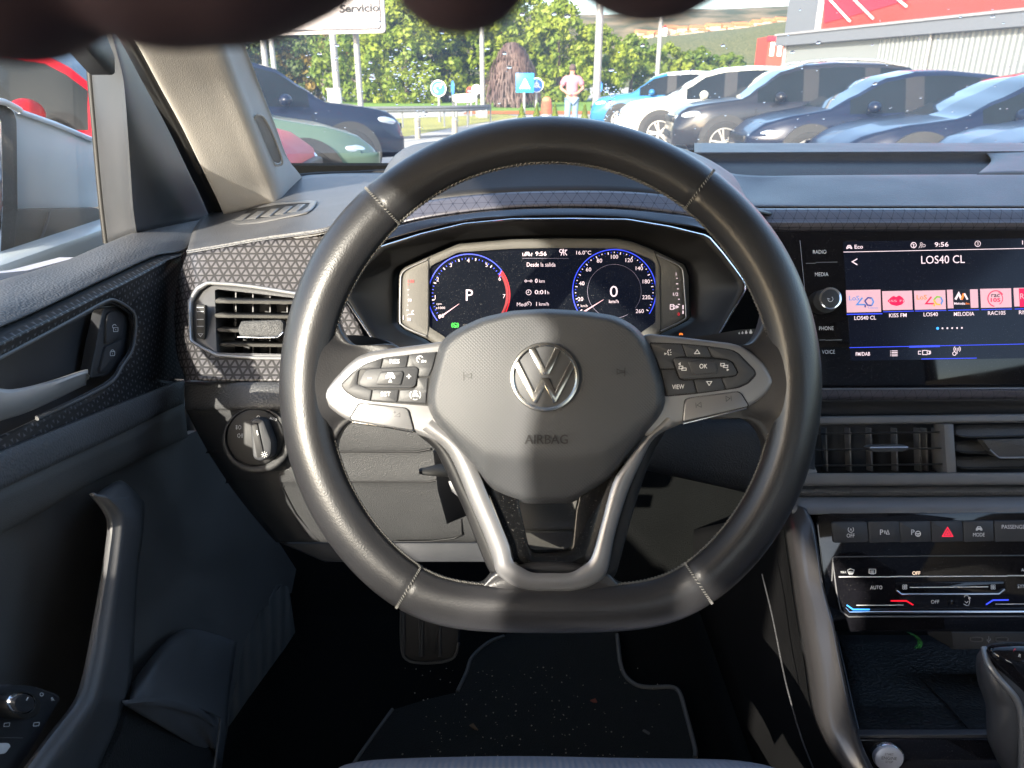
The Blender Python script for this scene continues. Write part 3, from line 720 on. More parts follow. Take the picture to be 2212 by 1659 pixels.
tube('tab_chrome', [K(514, 728, .747), K(560, 729.5, .7465), K(600, 729, .7465), K(612, 718, .747)], .0010, chrome, lv)
# pad and lower panel left of the column
EDGE = [(400, 826), (401, 882), (420, 925), (450, 978), (490, 1040), (530, 1090), (565, 1130)]
def rowx(y, D, xl, xr=1040, dl=.05, n=6, yl=None):
    out = []
    for k in range(n):
        t = k / (n - 1); x = xl + (xr - xl) * t; d = D + (dl * (1 - min(1, t * 6)) ** 2)
        out.append(K(x, y, d))
    return out
loft('pad', [rowx(824, .745, 400), rowx(828, .728, 399), rowx(850, .722, 400), rowx(878, .718, 400), rowx(886, .722, 401)], soft, dash, nr=3, nc=5, solid=.003)
lower = loft('lower_panel', [rowx(884, .724, 401), rowx(930, .728, 424), rowx(974, .735, 448, dl=.07), rowx(978, .737, 450, dl=.07), rowx(1038, .745, 489, dl=.08), rowx(1042, .748, 491, dl=.08), rowx(1100, .765, 535, dl=.09), rowx(1165, .79, 590, dl=.1), rowx(1172, .81, 600, dl=.1)], hard, dash, nr=3, nc=5, solid=.003)
plate('panel_underside', [(600, 1172), (1085, 1172), (1080, 1215), (700, 1215)], .88, .02, matte, dash, bev=.003)
for y, a, b in ((976, 700, 930), (1041, 700, 955)):
    tube('seam', [K(a, y, .7345 if y < 1000 else .7455), K((a + b) / 2, y, .7345 if y < 1000 else .7455), K(b - 30, y, .734 if y < 1000 else .745), K(b, y - 6, .732 if y < 1000 else .743)], .0011, black, dash)
tube('seam', [K(x, y, d) for x, y, d in ((850, 1170, .786), (930, 1169, .786), (980, 1163, .784), (998, 1155, .782), (997, 1120, .772))], .0009, black, dash)
loft('lower_panel', [[K(x, 905, .80) for x in (1290, 1450, 1600, 1760)], [K(x, 940 + (x - 1400) * .02, .79) for x in (1290, 1450, 1600, 1760)], [K(x, 985 + (x - 1300) * .22, .80) for x in (1290, 1450, 1600, 1760)], [K(x, 995 + (x - 1300) * .22, .84) for x in (1290, 1450, 1600, 1760)]], mat('dark grained lower panel', (.016, .017, .019), .6, bump=('grain', 620, .001, .6)), dash, nr=3, nc=3, solid=.003)
# fuse cover left of it, faint outline
tube('seam', [K(x, y, d) for x, y, d in ((640, 1041, .747), (618, 1043, .747), (611, 1055, .75), (640, 1110, .768), (690, 1168, .79))], .0009, black, dash)
# light switch
LSX, LSY = 551, 945
ls = plate('light_switch', disc(LSX, LSY, 62, 48, 62), .716, .02, gloss_s if 'gloss_s' in globals() else black, dash, bev=.002)
ring('switch_ring', disc(LSX + 4, LSY + 6, 76, 60, 72), disc(LSX, LSY, 62, 60), LSX, LSY, .7185, hard, ls, rows=3, n=72, lip=.006, solid=.001, prof=lambda t: -.002 * sin(pi * t))
o = plate('knob', [(LSX - 13, LSY - 38), (LSX + 4, LSY - 44), (LSX + 18, LSY - 38), (LSX + 36, LSY + 10), (LSX + 34, LSY + 40), (LSX + 12, LSY + 53), (LSX - 6, LSY + 46)], .700, .016, matte, ls, bev=.003, r=8)
plate('knob_face', [(LSX - 9, LSY - 30), (LSX + 4, LSY - 33), (LSX + 20, LSY + 42), (LSX + 4, LSY + 44)], .6985, .003, black, ls, bev=.0006, r=3)
strokes('knob_mark', [[(555, 930), (557, 940)]], 2.4, .698, white_print, ls)
strokes('lamp_symbol', [arc(0, 0, .5, 0, 360, 12)] + [[(cos(a) * .8, sin(a) * .8), (cos(a) * 1.2, sin(a) * 1.2)] for a in [i * pi / 4 for i in range(8)]], 1.1, .698, white_print, ls, 571, 982, 6)
text('O', 558, 901, 6.5, .7155, white_print, ls); text('AUTO', 590, 905, 5.5, .7155, white_print, ls, wide=16, rot=.25)
for y, sg in ((923, -1), (941, 1)):
    strokes('fog_symbol', [[(0, -.9), (.7, -.5), (.7, .5), (0, .9), (-.4, 0), (0, -.9)], [(-.7, -.6), (-1.6, -.6)], [(-.7, 0), (-1.6, 0)], [(-.7, .6), (-1.6, .6)], [(-1.2, -1), (-1.2, 1)]] if sg < 0 else [[(0, -.9), (-.7, -.5), (-.7, .5), (0, .9), (.4, 0), (0, -.9)], [(.7, -.6), (1.6, -.6)], [(.7, 0), (1.6, 0)], [(.7, .6), (1.6, .6)], [(1.2, -1), (1.2, 1)]], 1.1, .7155, grey_print, ls, 517, y, 5)
# ---- instrument binnacle
HEX = [(795, 722), (740, 640), (742, 627), (765, 590), (818, 532), (910, 503), (1003, 481), (1106, 471), (1240, 470), (1356, 472), (1450, 488), (1531, 508), (1563, 545), (1590, 580), (1614, 613), (1612, 628), (1563, 712), (1540, 745), (1180, 800), (810, 745)]
HOUS = [(990, 527), (925, 555), (868, 581), (862, 597), (861, 697), (876, 711), (923, 732), (980, 770), (1180, 790), (1370, 770), (1426, 719), (1461, 703), (1489, 688), (1487, 595), (1478, 572), (1413, 541), (1363, 521), (1331, 516), (1200, 515), (1106, 517)]
SCR = [(990, 545), (932, 573), (928, 580), (928, 707), (960, 727), (1000, 765), (1180, 775), (1350, 760), (1388, 716), (1417, 697), (1417, 572), (1411, 562), (1363, 541), (1331, 536), (1200, 535), (1106, 537)]
brow = loft('binnacle_brow', [rowk([(785, 470, 1.0), (815, 400, .98), (870, 322, .95), (1000, 300, .93), (1190, 296, .92), (1380, 300, .93), (1500, 330, .96), (1580, 375, 1.0), (1640, 425, 1.03), (1690, 447, 1.02)]),
                      rowk([(785, 478, .90), (812, 410, .875), (868, 342, .86), (1000, 312, .85), (1190, 306, .845), (1380, 312, .85), (1490, 342, .86), (1570, 390, .88), (1620, 430, .90), (1680, 452, .88)]),
                      rowk([(783, 484, .86), (808, 422, .84), (866, 352, .83), (1000, 322, .82), (1190, 316, .82), (1380, 322, .82), (1490, 352, .83), (1570, 402, .85), (1615, 436, .87), (1675, 454, .86)])],
             softtop, dash, nr=5, nc=5, solid=.003)
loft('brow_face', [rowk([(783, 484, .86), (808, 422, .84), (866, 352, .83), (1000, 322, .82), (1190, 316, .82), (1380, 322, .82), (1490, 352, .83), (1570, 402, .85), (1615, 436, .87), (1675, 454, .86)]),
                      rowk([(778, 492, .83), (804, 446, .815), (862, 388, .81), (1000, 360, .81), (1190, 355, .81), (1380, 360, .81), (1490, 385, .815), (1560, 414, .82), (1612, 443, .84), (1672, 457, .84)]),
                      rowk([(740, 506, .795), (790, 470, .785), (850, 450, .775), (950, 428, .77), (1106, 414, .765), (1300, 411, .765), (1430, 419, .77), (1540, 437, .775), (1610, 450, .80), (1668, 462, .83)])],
             mat('shade-dark hood plastic', (.014, .014, .015), .5, bump=('noise', 900, .0006, .4)), dash, nr=5, nc=5, solid=.003)  # brow face blackened: the shade under the hood is in its colour
bt = loft('patterned_trim', [rowk([(735, 520, .79), (765, 478, .785), (850, 451, .774), (950, 429, .769), (1106, 415, .764), (1300, 412, .764), (1430, 420, .769), (1540, 438, .775), (1640, 462, .80)]),
                      rowk([(745, 560, .765), (790, 515, .762), (850, 485, .758), (950, 463, .752), (1106, 446, .748), (1300, 444, .748), (1430, 455, .752), (1540, 474, .757), (1640, 510, .78)])], pat_thin, dash, nr=6, nc=6, solid=.002)
loft('gloss_trim', [rowk([(742, 566, .762), (795, 520, .758), (850, 491, .754), (950, 468, .748), (1106, 451, .744), (1300, 449, .744), (1430, 459, .748), (1540, 479, .753), (1640, 520, .78)]),
                    rowk([(742, 590, .752), (800, 528, .748), (860, 503, .745), (950, 480, .738), (1106, 462, .734), (1300, 460, .734), (1430, 472, .738), (1540, 495, .744), (1640, 560, .77)]),
                    rowk([(741, 610, .748), (810, 532, .744), (860, 509, .741), (1000, 476, .732), (1106, 467, .730), (1300, 466, .730), (1450, 482, .734), (1540, 505, .738), (1630, 600, .76)])], gloss, dash, nr=4, nc=5, solid=.002)
clus = ring('instrument_cluster', HOUS, SCR, 1180, 640, .752, housing, dash, rows=3, n=220, lip=.004, solid=.001, prof=lambda t: -.0012 * sin(pi * t) ** .5 if 0 < t < 1 else 0)
O = polar(HEX, 1180, 640, 220); I = polar([(1180 + (x - 1180) * 1.012, 640 + (y - 640) * 1.02) for x, y in HOUS], 1180, 640, 220)
HI = polar([(1180 + (x - 1180) * .985, 640 + (y - 640) * .975) for x, y in HEX], 1180, 640, 220)
loft('binnacle', [[K(p.x, p.y, .722) for p in HI], [K(p.x * .6 + s.x * .4, p.y * .6 + s.y * .4, .742) for p, s in zip(HI, I)], [K(s.x, s.y, .762) for s in I]], binn, dash, nr=3, nc=1, closed=True, solid=.001)
loft('chrome_surround', [[K(p.x, p.y, .728) for p in O], [K(p.x, p.y, .7235) for p in O], [K(p.x * .55 + s.x * .45, p.y * .55 + s.y * .45, .7205) for p, s in zip(O, HI)], [K(s.x, s.y, .7225) for s in HI]], chrome, dash, nr=2, nc=1, closed=True, solid=.0006)
# thin seams of the housing and the two bright brackets
for p in ([(926, 556), (925, 590), (925, 700), (923, 731)], [(1413, 542), (1425, 575), (1427, 700), (1426, 718)]):
    tube('seam', [K(x, y, .7505) for x, y in p], .0005, black, clus)
for p in ([(922, 561), (895, 573), (876, 583), (867, 594), (865, 615), (864, 690), (868, 701), (885, 712), (920, 726)], [(1418, 550), (1450, 564), (1466, 573), (1475, 586), (1478, 620), (1482, 680), (1478, 690), (1460, 700), (1428, 715)]):
    tube('bracket_line', cr([K(x, y, .7500) for x, y in p], 4), .0009, satin, clus)
SD = .7560
plate('display', [(x, y) for x, y in [(980, 540), (926, 560), (922, 710), (960, 735), (1180, 790), (1380, 740), (1424, 700), (1424, 560), (1363, 532), (1106, 530)]], SD, .004, screen, clus, bev=0)
def ct(s, x, y, h, m=g_white, **k): return text(s, x, y, h, SD - .0001, m, clus, **k)
for s, x, y in (('0', 956.5, 682), ('1', 940, 642), ('2', 945.5, 603.5), ('3', 974, 572.5), ('4', 1011.5, 562.5), ('5', 1051, 572), ('6', 1079.5, 602), ('7', 1089, 640)): ct(s, x, y, 8.5, g_dim)
for s, x, y in (('20', 1254, 646), ('40', 1256.5, 612), ('60', 1271.5, 582), ('80', 1295, 563), ('100', 1327.5, 554.5), ('120', 1359, 562), ('140', 1381, 579.5), ('180', 1396, 608), ('220', 1396, 642), ('260', 1382, 672)): ct(s, x, y, 8.5)
ct('P', 1014, 637.5, 24, bold=.0); ct('0', 1326, 629.5, 24, wide=17); ct('km/h', 1326, 651, 7.5, wide=21); ct('km/h', 1262, 660.5, 5.5, g_dim, wide=15)
ct('9:56', 1168.5, 548, 9, wide=24, bold=.015); ct('Desde la salida', 1169, 571.5, 9, wide=62); ct('16.0°C', 1261, 545.5, 8.5, wide=32)
ct('0', 1158.5, 606.5, 9, bold=.02); ct('km', 1170.5, 607, 7, wide=12); ct('0:01', 1167, 631, 9, wide=24, bold=.015); ct('h', 1184, 632, 7)
ct('Med', 1126, 657.5, 8, wide=19); ct('1', 1159, 656.5, 8.5, bold=.01); ct('km/h', 1175, 656.5, 7.5, wide=21)
ct('rpm', 948.5, 657.5, 4, g_dim, wide=11); ct('x1000', 951.5, 665, 5, g_dim, wide=20)
strokes('trip_symbol', [arc(-1.6, 0, .6, 0, 360, 10), arc(1.6, 0, .6, 0, 360, 10), [(-1, 0), (1, 0)]], 1.2, SD, g_white, clus, 1141.5, 607, 3.6)
strokes('clock_symbol', [arc(0, 0, 1, 0, 360, 16), [(0, -.7), (0, .1), (-.5, .1)]], 1.2, SD, g_white, clus, 1142, 631.5, 5.5)
strokes('average_symbol', [arc(0, 0, 1, 140, 400, 16), [(0, .2), (-.5, -.4)]], 1.2, SD, g_white, clus, 1142.5, 657, 5)
strokes('car_symbol', CARI + [[(-1.7, -.4), (-1.5, .8)], [(1.7, -.4), (1.5, .8)]], 1.5, SD, g_white, clus, 1139, 548.5, 6)
strokes('warning_symbol', [arc(-.8, -.6, .6, 0, 360, 8), [(-.3, -.3), (-.9, 1)], [(0, -1.4), (.2, 1)], [(1, -.9), (.5, 0), (1.3, .9)], [(.4, -.9), (1.4, -1)]], 1.6, SD, g_white, clus, 1217, 546, 6)
strokes('divider', [[(1128, 558), (1228, 558)]], .6, SD, g_faint, clus)
strokes('rev_counter_arc', [arc(1013, 637, 88, 141, 323, 60) + [(1078, 594)]], 2.0, SD, g_blue, clus)
strokes('red_zone', [[(1078, 597)] + arc(1013, 637, 88, 325, 392, 24)], 2.2, SD, g_red, clus)
strokes('red_band', [arc(1013, 637, 83, 326, 392, 24)], 6, SD + .00005, g_dred, clus)
strokes('speed_arc', [arc(1327, 629, 90, 152, 393, 80)], 2.0, SD, g_blue, clus)
strokes('inner_arc', [arc(1327, 629, 58, 60, 400, 60)], .6, SD, g_faint, clus)
A0, A1 = 143, 323.0
tk = []; tw = []
for i in range(35):
    a = radians(145 + (i / 35) * 182 * 35 / 33.5); 
    (tw if i % 5 == 0 else tk).append([(1013 + 80.5 * cos(a), 637 + 80.5 * sin(a)), (1013 + (75 if i % 5 == 0 else 77) * cos(a), 637 + (75 if i % 5 == 0 else 77) * sin(a))])
strokes('ticks', tk, 1.2, SD, g_blue, clus); strokes('ticks', tw, 2.2, SD, g_white, clus)
tk = []; tw = []
for i in range(53):
    a = radians(150 + i / 52 * 240)
    r1 = 85 if i % 2 else 84
    (tk if i % 2 else tw).append([(1327 + 85 * cos(a), 629 + 85 * sin(a)), (1327 + (82.5 if i % 4 else 80) * cos(a), 629 + (82.5 if i % 4 else 80) * sin(a))])
strokes('ticks', tk, 1.2, SD, g_blue, clus); strokes('ticks', tw, 1.8, SD, g_white, clus)
def needle(x0, y0, x1, y1):
    d = Vector((x1 - x0, y1 - y0)).normalized(); n = Vector((-d.y, d.x))
    plate('needle', [(x0 + n.x * 1.8, y0 + n.y * 1.8), (x1 + n.x * .3, y1 + n.y * .3), (x1 - n.x * .3, y1 - n.y * .3), (x0 - n.x * 1.8, y0 - n.y * 1.8)], SD - .0012, .0005, g_pink, clus, bev=0)
needle(948, 687, 992, 656); needle(1262, 673, 1304, 647)
strokes('brake_symbol', [arc(0, 0, .8, 0, 360, 14), arc(0, 0, 1.25, -45, 45, 8), arc(0, 0, 1.25, 135, 225, 8), [(-.5, -.3), (.5, .3)], [(-.3, .1), (.3, .5)]], 1.3, SD, g_green, clus, 983, 702.5, 6)
HD = .7500
text('130', 888, 607.5, 6, HD, g_red, clus, wide=13); text('90', 885, 648.5, 6.5, HD, g_white, clus, bold=.03); text('50', 883.5, 690, 6.5, HD, g_white, clus, bold=.03)
strokes('scale_marks', [[(880, 626), (884, 626)], [(881, 637), (883, 637)], [(880, 659), (882, 659)], [(878, 670), (883, 670)], [(879, 681), (881, 681)], [(882, 679), (894, 679), (889, 676), (891, 671), (894, 672)]], 1.8, HD, g_white, clus)
strokes('scale_marks', [[(881, 615), (883, 615)]], 1.4, HD, g_red, clus); strokes('pointer', [[(871.5, 682), (871.5, 690)]], 2, HD, g_white, clus)
text('1', 1460.5, 592, 7, HD, g_white, clus); text('1/2', 1459.5, 635.5, 7, HD, g_white, clus, wide=11); text('0', 1466, 678.5, 6.5, HD, g_red, clus)
strokes('scale_marks', [[(1461, 601), (1464, 601)], [(1460.5, 613), (1465, 613)], [(1463, 624), (1466, 624)], [(1465, 646.5), (1468, 646.5)], [(1464, 657.5), (1469, 657.5)]], 1.6, HD, g_white, clus)
strokes('pointer', [[(1475.5, 659), (1475.5, 668)], [(1475.5, 671), (1475.5, 678)]], 2.4, HD, g_white, clus)
strokes('fuel_symbol', [[(-1, 1), (-1, -1), (.4, -1), (.4, 1), (-1, 1)], [(-.7, -.3), (.1, -.3)], [(.6, -.7), (1.1, -.3), (1, .7), (.5, .5)], [(1.7, -.5), (2.5, 0), (1.7, .5), (1.7, -.5)]], 1.4, HD, g_white, clus, 1453, 663, 5)
strokes('engine_warning', [[(-3, 2), (-3, 0), (-1.5, 0), (-1.5, -1.5), (1.5, -1.5), (1.5, 0), (3, 0), (3, 2)]], 2.2, .735, g_orange, dash, 1471, 722)
# ---- right side: top of the dash with a tray
XS = (1500, 1560, 1640, 1760, 1900, 2050, 2200, 2350)
def rx(y, D, xs=XS, dy=0): return [K(x, y + dy * (x - 1700) / 500, D) for x in xs]
loft('top_lip', [rx(309, 1.36), rx(314, 1.30), rx(317, 1.27), rx(325, 1.20, dy=-1), rx(329, 1.165, dy=-2)], softtop, dash, nr=3, nc=3, solid=.003)
def wy(y, Y): return Y / (ray(1700, y).y)
YB = K(1700, 329, 1.165).y
loft('tray', [[KY(x, 329 - .004 * (x - 1700), YB) for x in XS], [KY(x, 345, YB - .004) for x in XS], [KY(x, 352, YB - .02) for x in XS],
              [K(x, 366, 1.06) for x in XS], [K(x, 384, .995) for x in XS]], mat('dark tray lining', (.030, .032, .038), .7, bump=('noise', 600, .002, .8)), dash, nr=3, nc=3, solid=.002)
loft('tray_end', [[K(2130, 328, 1.17), K(2165, 328, 1.17), K(2240, 326, 1.17), K(2400, 324, 1.17)], [K(2141, 348, 1.12), K(2185, 343, 1.11), K(2260, 345, 1.10), K(2400, 343, 1.10)], [K(2110, 377, .988), K(2190, 375, .985), K(2260, 376, .985), K(2400, 376, .985)]], softtop, dash, nr=5, nc=4, solid=.002)
loft('front_pad', [[K(1470, 350, 1.03), K(1530, 352, 1.03), K(1570, 372, 1.01)] + [K(x, 379 - .006 * (x - 1700), .993) for x in XS[2:]],
                   [K(1470, 350, 1.0), K(1535, 372, .985), K(1580, 392, .965)] + [K(x, 385 - .006 * (x - 1700) + (12 if x < 1700 else 0), .965) for x in XS[2:]],
                   [K(1500, 410, .92), K(1560, 418, .91), K(1600, 425, .90)] + [K(x, 415 + (8 if x < 1700 else 0), .90) for x in XS[2:]],
                   [K(1530, 436, .87), K(1580, 440, .865), K(1620, 441, .86)] + [K(x, 438, .86) for x in XS[2:]],
                   [K(1530, 444, .858), K(1580, 446, .853), K(1620, 447, .850)] + [K(x, 445, .849) for x in XS[2:]],
                   [K(1530, 450, .858), K(1580, 452, .853), K(1620, 453, .850)] + [K(x, 451, .852) for x in XS[2:]]], softtop, dash, nr=4, nc=3, solid=.003)
XR = (1580, 1640, 1760, 1900, 2050, 2200, 2350)
loft('patterned_trim', [[K(x, 450, .850) for x in XR], [K(x, 453, .836) for x in XR], [K(x, 478, .826) for x in XR], [K(x, 482, .8245) for x in XR], [K(x, 497 - .003 * (x - 1700), .829) for x in XR], [K(x, 503, .838) for x in XR]], pat_thin, dash, nr=3, nc=3, solid=.002)
planar_uv([o for o in bpy.data.objects if o.name.startswith('patterned_trim')][-1])
for o in bpy.data.objects:
    if o.name.startswith('patterned_trim'): planar_uv(o)
TS = .8150
ts = plate('touchscreen', [(1660, 500), (2360, 497), (2360, 836), (1700, 836)], TS, .02, gloss, dash, bev=.001)
tag(ts, 'gloss black screen unit with radio menu')
o = plate('display', [(1821, 522), (1990, 519), (2360, 512), (2360, 772), (1838, 779)], TS - .0003, .001, screen, ts, bev=0)
def st(s, x, y, h, m=g_white, **k): return text(s, x, y, h, TS - .0006, m, ts, **k)
strokes('edge_line', [[(1728, 519), (1732, 560), (1740, 645)]], 1.0, TS, grey_print, ts)
for s, x, y, w_ in (('RADIO', 1770.5, 544, 29), ('MEDIA', 1775, 592.5, 29), ('PHONE', 1785, 709, 31), ('VOICE', 1789.5, 760, 28)): text(s, x, y, 8.2, TS, white_print, ts, wide=w_, rot=-.015)
strokes('divider', [[(1741, 569), (1762, 568.5)], [(1762, 567), (1809, 566)], [(1770, 734.5), (1783, 734)], [(1783, 735), (1819, 734)]], 1.6, TS, satin, ts)
kb = plate('volume_knob', disc(1785, 650, 28, 40, 26), TS - .016, .016, rubber, ts, bev=.001)
plate('knob_cap', disc(1794.5, 644.5, 24.5, 48), TS - .019, .004, chrome, ts, bev=.0012)
plate('knob_face', disc(1794.5, 645, 20, 48), TS - .0196, .002, matte, ts, bev=.0006)
strokes('power_symbol', [arc(0, 0, 1, -60, 200, 14), [(-1.3, -.3), (-.2, 0)]], 1.2, TS - .0197, white_print, ts, 1794, 646, 5.5)
SL = -.0195
strokes('car_symbol', CARI, 1.6, TS - .0004, g_white, ts, 1834.5, 533.5, 5.5); st('Eco', 1855, 533, 8.5, wide=18, bold=.01, rot=SL)
strokes('globe_symbol', [arc(0, 0, 1, 0, 360, 16), [(-.5, -.5), (.2, -.2), (-.1, .4), (.3, .7)]], 1.5, TS - .0004, g_white, ts, 1973.5, 529.5, 5.8)
strokes('person_symbol', [arc(0, -.6, .4, 0, 360, 8), [(-.9, 1), (-.2, -.1), (.3, .5), (-.2, .9)], arc(1, .1, .5, 0, 360, 8)], 1.1, TS - .0004, g_dim, ts, 1990, 530, 6)
st('9:56', 2034, 528, 10, wide=30, bold=.01, rot=SL); strokes('number_symbol', [arc(0, 0, 1, 0, 360, 18)], 1.2, TS - .0004, g_white, ts, 2112, 526.5, 6); st('3', 2112, 526.5, 6.5)
st('16.0', 2221, 524, 9, wide=26)
strokes('divider', [[(1822, 544.5), (2360, 533.5)]], 1.3, TS - .0004, g_white, ts)
strokes('back_arrow', [[(1852, 559), (1841, 565.5), (1852, 572)]], 2.2, TS - .0004, g_white, ts)
st('LOS40 CL', 2037, 560.5, 17, wide=94, rot=SL)
# station tiles
def tile(x0, y0, x1, y1): return plate('station_tile', [(x0, y0), (x1, y0 - .02 * (x1 - x0)), (x1 + 1.5, y1 - .02 * (x1 - x0)), (x0 + 2, y1)], TS - .0010, .0008, g_pink, ts, bev=0)
TD = TS - .0012
t1 = tile(1828, 627, 1902, 675); t2 = tile(1906, 629, 1970, 670); t3 = tile(1975, 628, 2042, 669); t4 = tile(2046, 626, 2112, 666); t5 = tile(2118, 624, 2184, 665); t6 = tile(2190, 622, 2260, 662)
def four(t, x, y, c1, c2, c3, c4):
    strokes('logo', [[(x + 8, y - 12), (x - 4, y + 3), (x + 14, y + 3)]], 3.4, TD, c1, t)
    strokes('logo', [[(x + 13, y - 5), (x + 20, y - 12), (x + 28, y - 11)]], 3.2, TD - .00005, c2, t)
    strokes('logo', [[(x + 28, y - 11), (x + 32, y - 3), (x + 28, y + 5)]], 3.2, TD - .0001, c3, t)
    strokes('logo', [[(x + 28, y + 5), (x + 19, y + 4), (x + 13, y - 5)], [(x + 14, y + 3), (x + 14, y + 9)]], 3.2, TD - .00015, c4, t)
text('LoS', 1845, 644, 10, TD, g_tblue, ts, wide=22, bold=.01); four(ts, 1855, 655, g_tblue, g_navy, g_tblue, g_navy); text('Classic', 1886, 664.5, 4, TD, g_tblue, ts, wide=22)
text('LoS', 1991, 642, 10, TD, g_orange, ts, wide=22, bold=.01); four(ts, 2004, 653, g_crim, g_lime, g_tblue, g_yel)
plate('logo', [(1917, 650), (1924, 643), (1930, 639), (1936, 642), (1942, 638), (1949, 642), (1955, 650), (1948, 658), (1937, 661), (1925, 658)], TD, .0003, g_crim, ts, bev=0, r=2)
text('KiSS FM', 1936, 650, 4.5, TD - .0003, g_pink, ts, wide=50)
plate('logo', [(2058, 625), (2095, 624), (2097, 665), (2060, 666)], TD, .0003, g_black, ts, bev=0)
strokes('logo', [[(2064, 647), (2071, 634), (2077, 647)]], 5, TD - .0003, g_white, ts); strokes('logo', [[(2077, 647), (2082, 634)]], 5, TD - .0004, g_orange, ts); strokes('logo', [[(2083, 634), (2090, 647)]], 4, TD - .00045, g_white, ts)
text('Melodia', 2073, 655.5, 5, TD - .0003, g_white, ts, wide=24, bold=.02); text('fm', 2090, 655.5, 5, TD - .0003, g_orange, ts, wide=8)
strokes('logo', [arc(2151, 645, 17, 100, 330, 24), ], 2.2, TD, g_crim, ts); strokes('logo', [arc(2152, 645, 14, 290, 420, 16)], 1.6, TD, g_crim, ts)
text('rac', 2150.5, 638.5, 7, TD, g_black, ts, wide=18, bold=.01); text('105', 2150.5, 648, 8.5, TD, g_crim, ts, wide=21, bold=.03)
plate('logo', [(2201, 623), (2250, 622), (2252, 662), (2203, 663)], TD, .0003, g_crim, ts, bev=0)
text('R5', 2212, 640, 12, TD - .0003, g_pink, ts)
for s, x, y, w_ in (('LOS40 CL', 1869, 686.5, 47), ('KISS FM', 1939.5, 681, 38), ('LOS40', 2010.5, 679, 31), ('MELODIA', 2082.5, 678, 44), ('RAC105', 2153, 676, 38), ('RNE5', 2216, 674.5, 30)): st(s, x, y, 8.4, wide=w_, bold=.008, rot=SL)
strokes('tile_underline', [[(1829, 679), (1906, 677.5)]], 2.2, TS - .0004, g_blue, ts)
strokes('tile_underline', [[(1908, 673.5), (1974, 672)], [(1977, 672), (2044, 670.5)], [(2048, 670.5), (2115, 669)], [(2120, 669), (2186, 667.5)], [(2192, 667.5), (2260, 666)]], 1.4, TS - .0004, g_blue, ts)
for i in range(6): plate('page_dot', disc(2025.5 + i * 10.5, 709.3 - i * .2, 3.0 if i == 0 else 1.9, 14), TS - .0006, .0002, g_lblue if i == 0 else g_white, ts, bev=0)
strokes('menu_line', [[(1835, 751), (2360, 740)]], 1.4, TS - .0004, g_blue, ts); strokes('menu_line', [[(1964, 749), (2030, 747.5)]], 4, TS - .0006, g_blue, ts)
st('FM/DAB', 1864, 764.5, 8, wide=31, bold=.01, rot=SL)
strokes('list_symbol', [[(1926, y), (1939, y)] for y in (758, 761.5, 765, 768.5)] + [[(1923, y), (1924.4, y)] for y in (758, 761.5, 765, 768.5)], 1.5, TS - .0004, g_white, ts)
strokes('cards_symbol', [[(1993, 757), (2003, 757), (2003, 766), (1993, 766), (1993, 757)], [(1990, 758.5), (1984, 758.5), (1984, 765), (1990, 765)], [(2005, 758.5), (2008, 758.5), (2008, 765), (2005, 765)], [(2004 + 1, 758), (2010, 758.5), (2010, 764), (2005, 764)]], 1.5, TS - .0004, g_white, ts)
strokes('antenna_symbol', [[(0, -1), (0, 1)], arc(0, -.6, .6, -50, 50, 6), arc(0, -.6, 1.1, -50, 50, 6), arc(0, -.6, .6, 130, 230, 6), arc(0, -.6, 1.1, 130, 230, 6), arc(-.9, .9, .6, 0, 360, 10)], 1.4, TS - .0004, g_white, ts, 2067.5, 758, 6.5)
strokes('slider_line', [[(1990, 775.5), (2110, 773.5)]], 1.6, TS - .0006, g_blue, ts)
# below the screen
XB = (1690, 1760, 1830, 1900, 2050, 2200, 2350)
loft('lower_trim', [[K(x, 838, .816) for x in XB], [K(x, 843, .806) for x in XB], [K(x, 864 - .004 * (x - 1800), .812) for x in XB]], pat_thin, dash, nr=3, nc=3, solid=.002)
planar_uv(bpy.data.objects['lower_trim'])
tube('chrome_line', [K(x, 840.5 - .004 * (x - 1750), .8045) for x in XB], .0009, satin, dash)
loft('recess', [[K(x, 864 - .004 * (x - 1800), .813) for x in XB], [K(x, 880, .828) for x in XB], [K(x, 898, .832) for x in XB]], matte, dash, nr=3, nc=3, solid=.002)
def band(name, y0, y1, D, m, bulge=.003, xs=XB, sl=-.012, D2=None):
    d2 = D2 or D
    return loft(name, [[K(x, y0 + sl * (x - 1750), D + .008) for x in xs], [K(x, y0 + 2 + sl * (x - 1750), D) for x in xs], [K(x, (y0 + y1) / 2 + sl * (x - 1750), (D + d2) / 2 - bulge) for x in xs], [K(x, y1 - 2 + sl * (x - 1750), d2) for x in xs], [K(x, y1 + sl * (x - 1750), d2 + .008) for x in xs]], m, dash, nr=3, nc=2, solid=.002)
band('vent_frame', 899, 919, .806, greyp, .001)
band('vent_frame', 1022, 1050, .790, greyp, .001, sl=-.004)
plate('vent_frame', [(1700, 1000), (1740, 960), (1764, 1016), (1775, 1045), (1745, 1045), (1690, 1030)], .792, .03, greyp, dash, bev=.001)
v1 = plate('air_vent', [(1640, 915), (2042, 912), (2050, 1025), (1640, 1028)], .850, .01, black, dash, bev=0)
v2 = plate('air_vent', [(2060, 912), (2360, 908), (2360, 1022), (2066, 1025)], .850, .01, black, dash, bev=0)
tag(v1, 'central vent with thin open slats'); tag(v2, 'central vent with closed slats')
for i, (y, l, r) in enumerate(((935, 1700, 2028), (970, 1700, 2032), (1004, 1700, 2035))):
    loft('slat', [[K(l, y + 1, .815), K((l + r) / 2, y - 1, .815), K(r, y - 3.5, .815)], [K(l, y + 2.2, .803), K((l + r) / 2, y, .803), K(r + 3, y - 2.5, .803)], [K(l, y + 5, .806), K((l + r) / 2, y + 2.8, .806), K(r, y + .5, .806)]], matte, v1, nr=2, nc=2, solid=.001)
